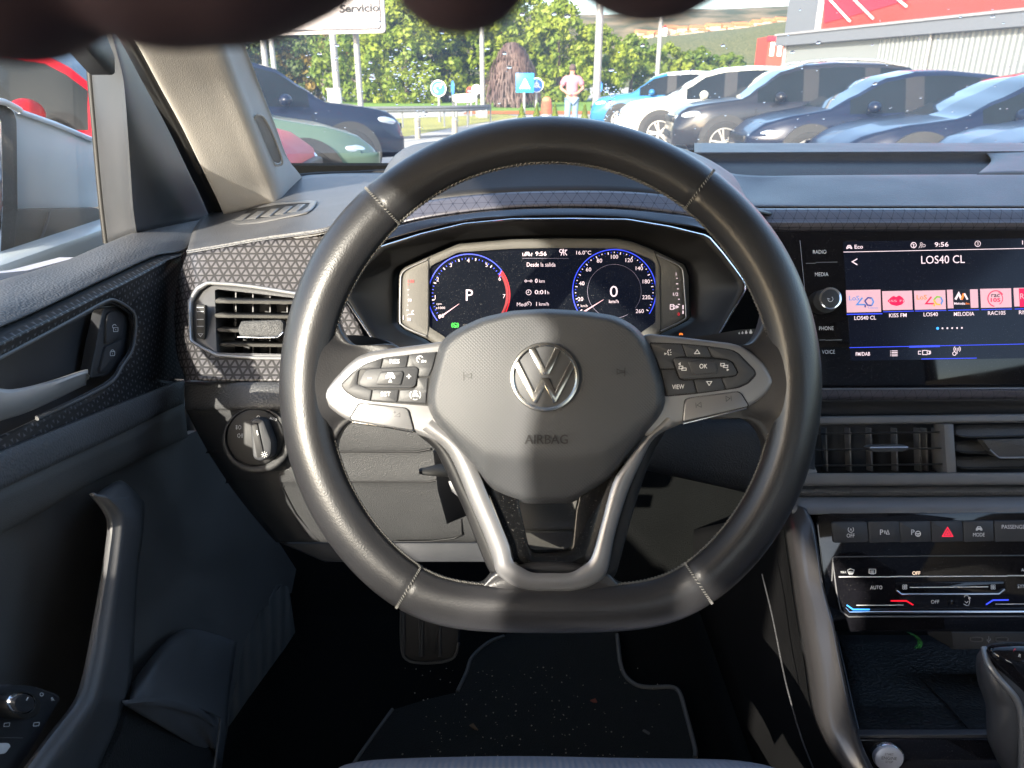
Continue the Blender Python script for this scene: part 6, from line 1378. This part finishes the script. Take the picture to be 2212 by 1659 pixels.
tube('border', [bd + dv_ * x + nn * .012 + Vector((0, 0, z0 + y)) for x, y in rnd([(.08, .08), (ln - .08, .08), (ln - .08, 1.42), (.08, 1.42)], .08)], .012, dark_print, sgn, seg=6, closed=True)
def sproj(px, py):
    r = ray(px, py); t = (bd + nn * .012 - CAM).dot(nn) / r.dot(nn); return CAM + r * t
text('Servicio', 776, 17, 19, 0, mat('black sign lettering', (.012, .012, .012), .7, vary=0), sgn, wide=86, proj=sproj, bold=.03, rot=-.03)
for px in (766,):
    p = K(px, 75, D + .55); tube('post', [Vector((p.x, p.y + .12, 0)), Vector((p.x, p.y + .12, z0 + 1.3))], .065, galv, sgn, seg=12)
p = bd + dv_ * .6 - nn * .14; tube('post', [Vector((p.x, p.y, 0)), Vector((p.x, p.y, z0 + 1.3))], .065, galv, sgn, seg=12)
def disc_sign(name, label, px, py, r_px, D, m, mark=None, rim=None, rx=1.0, thick=.03):
    c = K(px, py, D); root = thing(name, label, 'road sign', (c.x, c.y, 0), None); r = r_px * D / F
    tube('post', [Vector((c.x, c.y + .05, 0)), Vector((c.x, c.y + .05, c.z))], .045, galv, root, seg=10)
    bm = bmesh.new(); bmesh.ops.create_cone(bm, cap_ends=True, segments=40, radius1=r, radius2=r, depth=thick, matrix=Matrix.Translation(c) @ Matrix.Rotation(pi / 2, 4, 'X') @ Matrix.Diagonal((rx, 1, 1, 1)))
    from_bm('plate', bm, rim or m, root)
    if rim is not None:
        bm = bmesh.new(); bmesh.ops.create_cone(bm, cap_ends=True, segments=40, radius1=r * .88, radius2=r * .88, depth=.01, matrix=Matrix.Translation(c + Vector((0, -thick / 2 - .004, 0))) @ Matrix.Rotation(pi / 2, 4, 'X') @ Matrix.Diagonal((rx, 1, 1, 1)))
        from_bm('face', bm, m, root)
    return root, c, r
def mark(root, c, paths, w_, m_, s):
    vs = []; fs = []; y = c.y - .032
    for i, P in enumerate(paths):
        for a, b in zip(P, P[1:]):
            a = Vector(a) * s; b = Vector(b) * s; d = (b - a).normalized(); n = Vector((-d.y, d.x)) * w_ * s / 2; k = len(vs)
            vs += [(c.x + p.x, y - .001 * i, c.z - p.y) for p in (a - n, a + n, b + n, b - n)]; fs.append((k, k + 1, k + 2, k + 3))
    mk('mark', vs, fs, m_, root, smooth=False)
rt, c, r = disc_sign('road_sign', 'round blue sign with a white arrow at the roundabout', 947, 191, 17, 26, blues, rim=whites); mark(rt, c, [arc(0, 0, .45, 100, 300, 10), [(.55, -.5), (.1, -.45), (.3, -.05)]], .22, whites, r)
disc_sign('road_sign', 'narrow blue sign seen almost edge-on beside the round arrow sign', 978, 190, 15, 27, blues, rx=.25)
disc_sign('road_sign', 'back of a plain round white sign next to the red no-entry sign', 1029, 193, 10, 30, whites)
rt, c, r = disc_sign('road_sign', 'red round no-entry sign half behind the white disc', 1017, 197, 9.5, 31, reds); mark(rt, c, [[(-.6, 0), (.6, 0)]], .3, whites, r)
rt, c, r = disc_sign('road_sign', 'round blue sign with white wheel mark right of the crossing sign', 1159, 184, 15, 25.5, blues, rim=whites); mark(rt, c, [[(0, 0), (0, -.6)], [(0, 0), (.55, .35)], [(0, 0), (-.55, .35)]] + [arc(0, 0, .3, 0, 360, 12)], .16, whites, r)
disc_sign('road_sign', 'small blue sign just right of the tall lamp post', 1296, 188, 11, 29, blues, rx=.5)
c = K(1134, 179, 25); rt = thing('crossing_sign', 'square blue pedestrian crossing sign with a white triangle', 'road sign', (c.x, c.y, 0)); s = 19.5 * 25 / F
tube('post', [Vector((c.x - .02, c.y + .05, 0)), Vector((c.x - .02, c.y + .05, c.z))], .05, galv, rt, seg=10)
box('plate', c, (s * 2, .03, s * 2), mat('bright blue sign face', (.03, .33, .72), .4), rt, bev=.008)
mk('triangle', [(c.x - s * .62, c.y - .02, c.z - s * .6), (c.x + s * .62, c.y - .02, c.z - s * .6), (c.x, c.y - .02, c.z + s * .5)], [(0, 1, 2)], whites, rt, smooth=False)
mark(rt, c + Vector((0, .0, -.02)), [[(0, -.1), (0, .2)], [(0, .2), (-.15, .5)], [(0, .2), (.15, .5)], [(-.15, .05), (.15, .05)], [(-.4, .56), (-.3, .35)], [(.4, .56), (.3, .35)]], .08, dark_print, s)
c = K(1000, 212, 25); rt = thing('chevron_board', 'low cream oblong board on two posts at the roundabout', 'sign', (c.x, c.y, 0))
plate('board', [(976, 213), (980, 205), (990, 203), (1020, 202), (1029, 206), (1029, 214), (1025, 220), (985, 222)], 25, .05, mat('cream board', (.66, .64, .55), .5), rt, bev=0, r=4)
for px in (985, 1010): p = K(px, 215, 25.1); tube('post', [Vector((p.x, p.y, 0)), Vector((p.x, p.y, p.z))], .04, galv, rt, seg=8)
# guard rail
grl = thing('guard_rail', 'pale steel guard rail running behind the left-hand cars to the roundabout', 'guard rail', gp(850, 24))
railm = mat('dull rail steel', (.12, .13, .14), .6)
pts = [gp(500, 21), gp(690, 22), gp(760, 22.5), gp(870, 23), gp(960, 23.5), gp(1010, 24), gp(1060, 25)]
loft('rail', [[p + Vector((0, d, z)) for p in pts] for d, z in ((0, .46), (-.03, .50), (.02, .54), (-.03, .58), (0, .64))], railm, grl, nr=2, nc=4, solid=.01)
for p in pts[1:]: box('post', p + Vector((0, .06, .30)), (.05, .05, .60), railm, grl)
for i, (px, D) in enumerate(((709, 20.5), (815, 19.5), (903, 18.5), (983, 18.5))):
    p = gp(px, D); bo = thing('bollard', 'short cream post in the verge, %s' % ('leftmost, above the red bonnet', 'behind the navy SUV bonnet', 'third from left beside the yellow grass', 'rightmost, at the end of the verge')[i], 'bollard', p, 'cream posts along the verge')
    tube('shaft', [p, p + Vector((0, 0, .42))], .075, mat('cream post paint', (.26, .24, .19), .6) if i == 0 else bpy.data.materials['cream post paint'], bo, seg=12)
    tube('cap', [p + Vector((0, 0, .42)), p + Vector((0, 0, .50))], lambda s: .09 - .04 * s, bpy.data.materials['cream post paint'], bo, seg=12)
p = gp(1180, 22.0); bo = thing('orange_marker', 'small orange and white marker post left of the man in pink', 'marker post', p)
tube('lower', [p, p + Vector((0, 0, .45))], lambda s: .16 - .02 * s, whites, bo, seg=12); tube('upper', [p + Vector((0, 0, .45)), p + Vector((0, 0, .7)), p + Vector((0, 0, .85)), p + Vector((0, 0, .92))], lambda s: .17 - .09 * s * s, mat('salmon orange', (.65, .20, .10), .6), bo, seg=12)
# ---- person walking away, seen from behind
def skin_mesh(name, joints, edges, m_, parent, sub=2):
    me = bpy.data.meshes.new(name); me.from_pydata([j[0] for j in joints], edges, [])
    o = bpy.data.objects.new(name, me); COL.objects.link(o); sk = o.modifiers.new('skin', 'SKIN'); 
    if not me.skin_vertices: 
        bpy.context.view_layer.objects.active = o
    for i, j in enumerate(joints):
        me.skin_vertices[0].data[i].radius = (j[1], j[1] if len(j) < 3 else j[2])
    me.skin_vertices[0].data[0].use_root = True
    s_ = o.modifiers.new('sub', 'SUBSURF'); s_.levels = sub; s_.render_levels = sub
    me.materials.append(m_); o.parent = parent; sk.use_smooth_shade = True; return o
pp = gp(1233, 21.0); per = thing('person', 'man in a pale pink shirt and light blue jeans walking away, hands behind his back', 'person', pp)
skinm = mat('skin', (.45, .22, .15), .6); pink = mat('pink shirt', (.44, .17, .21), .8); jean = mat('light blue jeans', (.18, .27, .38), .85); hairm = mat('dark hair', (.07, .045, .04), .8)
J = [((0, 0, .95), .13, .10), ((0, 0, 1.20), .14, .10), ((0, 0, 1.40), .15, .10), ((0, 0, 1.50), .06), ((0, -.01, 1.60), .085, .10), ((0, -.01, 1.70), .075, .085),
     ((-.21, 0, 1.42), .06), ((-.31, .02, 1.16), .045), ((-.12, -.16, 1.02), .035), ((-.03, -.17, 1.0), .035), ((.21, 0, 1.42), .06), ((.31, .02, 1.16), .045), ((.12, -.16, 1.02), .035), ((.03, -.18, 1.02), .035),
     ((-.10, 0, .88), .09), ((-.11, -.03, .50), .06), ((-.11, .05, .09), .045), ((-.11, -.08, .04), .04), ((.10, 0, .88), .09), ((.11, .05, .50), .06), ((.12, .12, .09), .045), ((.12, .24, .05), .04)]
E = [(0, 1), (1, 2), (2, 3), (3, 4), (4, 5), (2, 6), (6, 7), (7, 8), (8, 9), (2, 10), (10, 11), (11, 12), (12, 13), (0, 14), (14, 15), (15, 16), (16, 17), (0, 18), (18, 19), (19, 20), (20, 21)]
skin_mesh('body', J, E, skinm, per)
skin_mesh('shirt', [((0, 0, .90), .19, .14), ((0, 0, 1.10), .18, .13), ((0, 0, 1.28), .20, .13), ((0, 0, 1.43), .17, .11), ((-.19, 0, 1.42), .095), ((-.29, .01, 1.22), .085), ((.19, 0, 1.42), .095), ((.29, .01, 1.22), .085), ((0, 0, 1.49), .08)], [(0, 1), (1, 2), (2, 3), (3, 4), (4, 5), (3, 6), (6, 7), (3, 8)], pink, per)
skin_mesh('trousers', [((0, 0, .93), .17, .125), ((-.10, 0, .84), .115), ((-.11, -.03, .50), .085), ((-.11, .04, .12), .07), ((.10, 0, .84), .115), ((.11, .05, .50), .085), ((.12, .11, .12), .07)], [(0, 1), (1, 2), (2, 3), (0, 4), (4, 5), (5, 6)], jean, per)
bm = bmesh.new(); bmesh.ops.create_icosphere(bm, subdivisions=3, radius=1, matrix=Matrix.Translation((pp.x, pp.y - .02, 1.68)) @ Matrix.Diagonal((.095, .11, .105, 1))); from_bm('hair', bm, hairm, per, ang=180)
# ---- trees
def leafmat(name, c, c2):
    m = bpy.data.materials.new(name); m.use_nodes = True; N = m.node_tree.nodes; L = m.node_tree.links; b = N['Principled BSDF']
    tc = N.new('ShaderNodeTexCoord'); n = N.new('ShaderNodeTexNoise'); n.inputs['Scale'].default_value = .9; n.inputs['Detail'].default_value = 3; L.new(tc.outputs['Object'], n.inputs[0])
    r = N.new('ShaderNodeMapRange'); r.inputs[1].default_value = .38; r.inputs[2].default_value = .62; L.new(n.outputs[0], r.inputs[0])
    x = N.new('ShaderNodeMix'); x.data_type = 'RGBA'; x.inputs[6].default_value = (*c, 1); x.inputs[7].default_value = (*c2, 1); L.new(r.outputs[0], x.inputs[0])
    L.new(x.outputs[2], b.inputs['Base Color']); b.inputs['Roughness'].default_value = .6
    t = N.new('ShaderNodeBsdfTranslucent'); L.new(x.outputs[2], t.inputs[0]); s = N.new('ShaderNodeMixShader'); s.inputs[0].default_value = .45
    o = N['Material Output']; L.new(b.outputs[0], s.inputs[1]); L.new(t.outputs[0], s.inputs[2]); L.new(s.outputs[0], o.inputs[0]); return m
lf_y = leafmat('yellow green leaves', (.14, .21, .015), (.28, .33, .03)); lf_g = leafmat('mid green leaves', (.09, .16, .018), (.19, .25, .025)); lf_d = leafmat('dark green leaves', (.035, .07, .018), (.08, .12, .02)); lf_o = leafmat('rusty leaves', (.12, .12, .02), (.28, .19, .03))
lf_p = leafmat('purple brown weeping leaves', (.12, .075, .07), (.22, .15, .13)); bark = mat('bark', (.10, .08, .06), .9)
def tree(label, px, D, ytop, wpx, m, seed, zlow=.6, n=70, leaf=.30, group='trees behind the roundabout', cat='tree', name='tree'):
    rd = random.Random(seed); b = gp(px, D); H = zat(ytop, D); wd = wpx * D / F
    root = thing(name, label, cat, b, group)
    tube('trunk', [b, b + Vector((.05, 0, H * .35)), b + Vector((-.05, 0, H * .8))], lambda s: .18 * (1 - .8 * s) + .02, bark, root, seg=8)
    vs = []; fs = []
    for i in range(n):
        u = rd.random(); z = zlow + (H - zlow) * (u ** .8); prof_ = sin(min(1, (z - zlow) / (H - zlow) * .92 + .10) * pi) ** .55
        a = rd.uniform(0, 2 * pi); rr = wd * prof_ * sqrt(rd.uniform(.15, 1)) ; c = b + Vector((cos(a) * rr, sin(a) * rr * .7, z)); cs = rd.uniform(.10, .22) * min(wd, H / 2)
        for k in range(46):
            d = Vector((rd.gauss(0, 1), rd.gauss(0, 1), rd.gauss(0, .8))) ; d = d.normalized() * cs * rd.uniform(.55, 1.1)
            p = c + d; s_ = leaf * rd.uniform(.5, 1.1); nrm_ = (d.normalized() + Vector((rd.uniform(-.7, .7), rd.uniform(-.7, .7), rd.uniform(-.2, .9)))).normalized()
            t = nrm_.orthogonal().normalized(); t = Matrix.Rotation(rd.uniform(0, 6.3), 3, nrm_) @ t; u_ = nrm_.cross(t); q0 = len(vs)
            vs += [p - t * s_ * .5, p + u_ * s_ * .28, p + t * s_ * .5, p - u_ * s_ * .28]; fs.append((q0, q0 + 1, q0 + 2, q0 + 3))
    mk('crown', vs, fs, m, root, smooth=False)
    return root
T = [(480, 62, -70, 105, lf_o, 'rusty tree at the far left edge of the windscreen'), (600, 58, -60, 95, lf_d, 'dark green tree behind the first lamp post'), (690, 60, -40, 90, lf_o, 'rust-tinged tree left of the service sign post'),
     (790, 56, -30, 95, lf_g, 'green tree right behind the service board'), (880, 54, -10, 95, lf_y, 'bright yellow-green tree right of the service board'), (965, 58, -20, 85, lf_d, 'dark green tree above the round arrow sign'),
     (1040, 57, -15, 75, lf_y, 'yellow-green tree behind the slim lamp post'), (1125, 60, -8, 85, lf_y, 'tall yellow-green tree above the weeping tree'), (1205, 58, 12, 75, lf_y, 'yellow-green tree with a spiky top behind the man in pink'),
     (1285, 60, 62, 75, lf_y, 'yellow-green tree behind the tall lamp post'), (1360, 64, 84, 75, lf_g, 'lower green tree right of the tall lamp post'), (1435, 66, 102, 70, lf_y, 'low bushy tree behind the grey lamp post'),
     (1505, 68, 110, 70, lf_g, 'low green tree above the white-roofed car'), (1570, 70, 122, 65, lf_g, 'last low tree before the red building'), (400, 55, -80, 110, lf_d, 'dark tree hidden mostly by the pillar trim')]
for i, (px, D, yt, wp, m_, lb) in enumerate(T):
    tree(lb, px, D, yt, wp * 1.15, m_, 10 + i, zlow=-.6, n=190 if yt < 50 else 110, leaf=.46)
tree('sunlit olive tree seen through the driver side window', 150, 30, 66, 70, lf_g, 77, zlow=.8, n=60, leaf=.22)
tree('dark tree at the left edge of the driver side window', 40, 32, 60, 80, lf_d, 78, zlow=.8, n=60, leaf=.22)
# weeping tree: hanging curtains of dull purple foliage
b = gp(1107, 44); wt = thing('weeping_tree', 'dull purple-brown weeping tree behind the crossing sign', 'tree', b); rd = random.Random(3); H = zat(94, 44)
tube('trunk', [b, b + Vector((0, 0, H * .9))], lambda s: .2 - .12 * s, bark, wt)
vs = []; fs = []
for i in range(4200):
    a = rd.uniform(0, 2 * pi); top = rd.uniform(.06, 1) ** .75; z = H * top; rmax = 1.75 * (1 - top) ** .6 + .25; rr = rmax * rd.uniform(.35, 1.12); p = b + Vector((cos(a) * rr, sin(a) * rr, z)); s_ = rd.uniform(.3, .7); t = Vector((-sin(a), cos(a), 0)) * rd.uniform(.03, .07); q0 = len(vs); o_ = Vector((cos(a), sin(a), 0)) * .1
    vs += [p - t, p + t, p + t * .4 + o_ - Vector((0, 0, s_)), p - t * .4 + o_ - Vector((0, 0, s_))]; fs.append((q0, q0 + 1, q0 + 2, q0 + 3))
mk('crown', vs, fs, lf_p, wt, smooth=False)
# small conical shrubs
for i, px in enumerate((1127, 1159, 1198, 1262)):
    b = gp(px, 24 - i * .3); sh = thing('conical_shrub', 'small pointed conifer in the flower bed, %s' % ('first from the left, under the crossing sign', 'second from the left, under the round blue sign', 'third, just left of the man in pink', 'fourth, just right of the man in pink')[i], 'shrub', b, 'pointed conifers in the flower bed'); rd = random.Random(i); vs = []; fs = []
    for k in range(500):
        t_ = rd.random(); z = .05 + t_ * .62; rr = .20 * (1 - t_) * rd.uniform(.6, 1.05); a = rd.uniform(0, 6.28); p = b + Vector((cos(a) * rr, sin(a) * rr, z)); s_ = .06; q0 = len(vs); t = Vector((-sin(a), cos(a), 0)) * .02
        vs += [p - t, p + t, p + Vector((cos(a) * .02, sin(a) * .02, s_))]; fs.append((q0, q0 + 1, q0 + 2))
    mk('foliage', vs, fs, lf_y, sh, smooth=False); tube('stem', [b, b + Vector((0, 0, .3))], .015, bark, sh)
# ---- building on the right
bl_ = thing('warehouse', 'grey warehouse with a red upper panel and a corrugated lower wall on the right', 'building', gp(1900, 28))
gry = mat('grey cladding', (.12, .13, .148), .5, metal=.1, vary=.05); corr = mat('corrugated pale sheet', (.19, .205, .205), .5, metal=.2, vary=.04); redb = mat('red facade panel', (.62, .035, .025), .35, coat=.3, vary=.06); redd = mat('dark red reveal', (.35, .015, .03), .5)
P0 = gp(1674, 33.6); P1 = gp(2212, 22.0); dvv = (P1 - P0); LN = dvv.length; u1 = dvv / LN; nB = Vector((u1.y, -u1.x, 0)); P1 = P0 + u1 * (LN * 1.35); LN *= 1.35
def fac(s, z, o=0.0): return P0 + u1 * s + nB * o + Vector((0, 0, z))
P_RIB = 6.1
vs = []; fs = []; n = int(LN / .055)
for i in range(n + 1):
    s_ = LN * i / n; o_ = .03 if (i // 2) % 2 and s_ > P_RIB else 0
    vs += [fac(s_, 0, o_), fac(s_, 2.82, o_)]
    if i: k = 2 * i; fs.append((k - 2, k, k + 1, k - 1))
mk('corrugated_wall', vs, fs, corr, bl_, smooth=False)
def fbox(name, s0, s1, z0, z1, o0, o1, m_, parent=None):
    V = [fac(s, z, o) for s in (s0, s1) for z in (z0, z1) for o in (o0, o1)]
    return mk(name, V, [(0, 1, 3, 2), (4, 6, 7, 5), (0, 4, 5, 1), (2, 3, 7, 6), (0, 2, 6, 4), (1, 5, 7, 3)], m_, parent or bl_, smooth=False)
fbox('ledge', -.1, LN, 2.82, 3.22, -.3, .35, gry); fbox('ledge_cap', -.15, LN, 3.22, 3.30, -.3, .42, mat('pale capping', (.22, .22, .23), .5))
fbox('upper_wall', 0, LN, 3.30, 5.2, -6, .02, gry); fbox('back_wall', 0, LN, 0, 2.8, -6, -.35, gry)
sx = LN * .0
def sfor(px, z):                        # distance along the facade under pixel column px
    r = ray(px, 60); t = (P0 - CAM).dot(nB) / r.dot(nB); return (CAM + r * t - P0).dot(u1)
s1 = sfor(1778, 3); s2 = sfor(1776, 3)
fbox('panel_frame', s1 - .25, s1, 3.30, 5.2, .02, .20, mat('pale frame', (.60, .57, .57), .5))
fbox('red_panel', s1, LN, 3.30, 5.2, .02, .12, redb)
# the deep red upper part with pale struts
def fq(px, py, o):
    r = ray(px, py); Pq = P0 + nB * o; t = (Pq - CAM).dot(nB) / r.dot(nB); return CAM + r * t
mk('upper_panel', [fq(1780, 50, .16), fq(1900, 18, .16), fq(1960, 0, .16), fq(1960, -60, .16), fq(1780, -60, .16)], [(0, 1, 2, 3, 4)], redd, bl_, smooth=False)
for a, b_ in (((1795, 2), (1836, 46)), ((1848, 2), (1886, 40)), ((1935, -5), (1958, 14)), ((1770, -40), (1795, 2)), ((1810, -45), (1848, 2))):
    tube('strut', [fq(*a, .24), fq(*b_, .24)], .045, bpy.data.materials['pale frame'], bl_, seg=6)
p_ = sfor(2019, 1); tube('downpipe', [fac(p_, 0, .09), fac(p_, 2.85, .09)], .06, galv, bl_, seg=10)
p_ = .25; tube('corner_post', [fac(p_, 0, .05), fac(p_, 2.9, .05)], .09, galv, bl_, seg=8)
# small red building far behind
b = gp(1652, 62); rb = thing('red_building', 'small red and white building at the edge of the warehouse', 'building', b)
box('wall', b + Vector((.2, 0, 1.6)), (1.9, 3, zat(84, 62) * 2 - 3.2), mat('red wall', (.50, .05, .03), .7), rb)
box('roof_edge', b + Vector((.2, -1.5, zat(84, 62) - .15)), (2.1, .3, .35), redd, rb)
for k in range(3): box('window', b + Vector((-.4 + k * .6, -1.55, zat(110, 62))), (.3, .1, 1.0), whites, rb)
# ---- hills, village
hillm = leafmat('hillside green and ochre', (.10, .11, .05), (.34, .26, .15)); hillm.node_tree.nodes['Noise Texture'].inputs['Scale'].default_value = .02
def hill(name, D0, prof, z0, m_, seed):
    rows = []; 
    for k in range(9):
        t = k / 8; rows.append([Vector(((px - CX) / F * (D0 * (.55 + .45 * t)), (D0 * (.55 + .45 * t)), z0 + (zat(py, D0) - z0) * sin(t * pi / 2) ** 1.1 + noise.noise(Vector((px * .02, t * 3, seed))) * D0 * .002 * (t < 1))) for px, py in prof])
    o = loft(name, rows, m_, None, nr=2, nc=3); struct(o); return o
hill('hills', 1500, [(200, 60), (600, 50), (1000, 50), (1290, 52), (1340, 44), (1400, 42), (1470, 42), (1520, 40), (1600, 38), (1700, 34), (1900, 25), (2400, 20)], 0, hillm, 1)
hn = hill('near_hill', 700, [(1250, 130), (1340, 105), (1390, 92), (1440, 87), (1500, 82), (1560, 76), (1620, 68), (1700, 62), (1900, 60), (2200, 60)], 0, leafmat('near slope', (.08, .12, .03), (.30, .26, .10)), 2)
wallm = mat('cream house wall', (.40, .31, .24), .8, vary=.2); roofm_ = mat('orange tile roof', (.50, .16, .07), .8, vary=.2)
def house_mesh():
    bm = bmesh.new(); boxm(bm, Vector((0, 0, .5)), (1.6, 1, 1)); a = from_bm('w', bm, wallm, None); me1 = a.data; z = _loc[a.name].copy(); bpy.data.objects.remove(a)
    a = mk('r', [(-.85, -.6, 1), (.85, -.6, 1), (.85, .6, 1), (-.85, .6, 1), (-.85, 0, 1.4), (.85, 0, 1.4)], [(0, 1, 5, 4), (3, 4, 5, 2), (0, 4, 3), (1, 2, 5)], roofm_, None, smooth=False); me2 = a.data; z2 = _loc[a.name].copy(); bpy.data.objects.remove(a)
    return me1, z, me2, z2
m1, za, m2, zb_ = house_mesh(); rd = random.Random(5)
def house(px, py, D, s, g, lb):
    p = K(px, py, D); o = thing('house', lb, 'house', p, g); o.scale = (s, s, s * rd.uniform(.6, .95)); o.rotation_euler = (0, 0, rd.uniform(-.5, .5))
    a = bpy.data.objects.new('wall', m1); COL.objects.link(a); a.parent = o; a.location = za; c = bpy.data.objects.new('roof', m2); COL.objects.link(c); c.parent = o; c.location = zb_
for k in range(44):
    px = 1385 + k * 7.0; py = 88 - (px - 1385) * .075 + rd.uniform(-6, 5)
    house(px, py, 640, rd.uniform(4.6, 8.0), 'houses of the village on the near slope', 'cream house with orange roof in the village on the near slope')
for k in range(26):
    px = 1470 + k * 8.4; house(px, 50 - k * .10 + rd.uniform(-2.5, 2.5), 1230, rd.uniform(7, 12), 'houses on the far ridge', 'tiny pale house with orange roof on the far ridge')
p = K(1435, 80, 630); tw_ = thing('church_tower', 'white church tower standing above the village roofs', 'tower', p); box('shaft', p + Vector((0, 0, 3.5)), (3.2, 3.2, 7), whites, tw_); bm = bmesh.new(); bmesh.ops.create_cone(bm, cap_ends=True, segments=4, radius1=2.4, radius2=0, depth=2.5, matrix=Matrix.Translation(p + Vector((0, 0, 8.2))) @ Matrix.Rotation(pi / 4, 4, 'Z')); from_bm('spire', bm, redd, tw_)
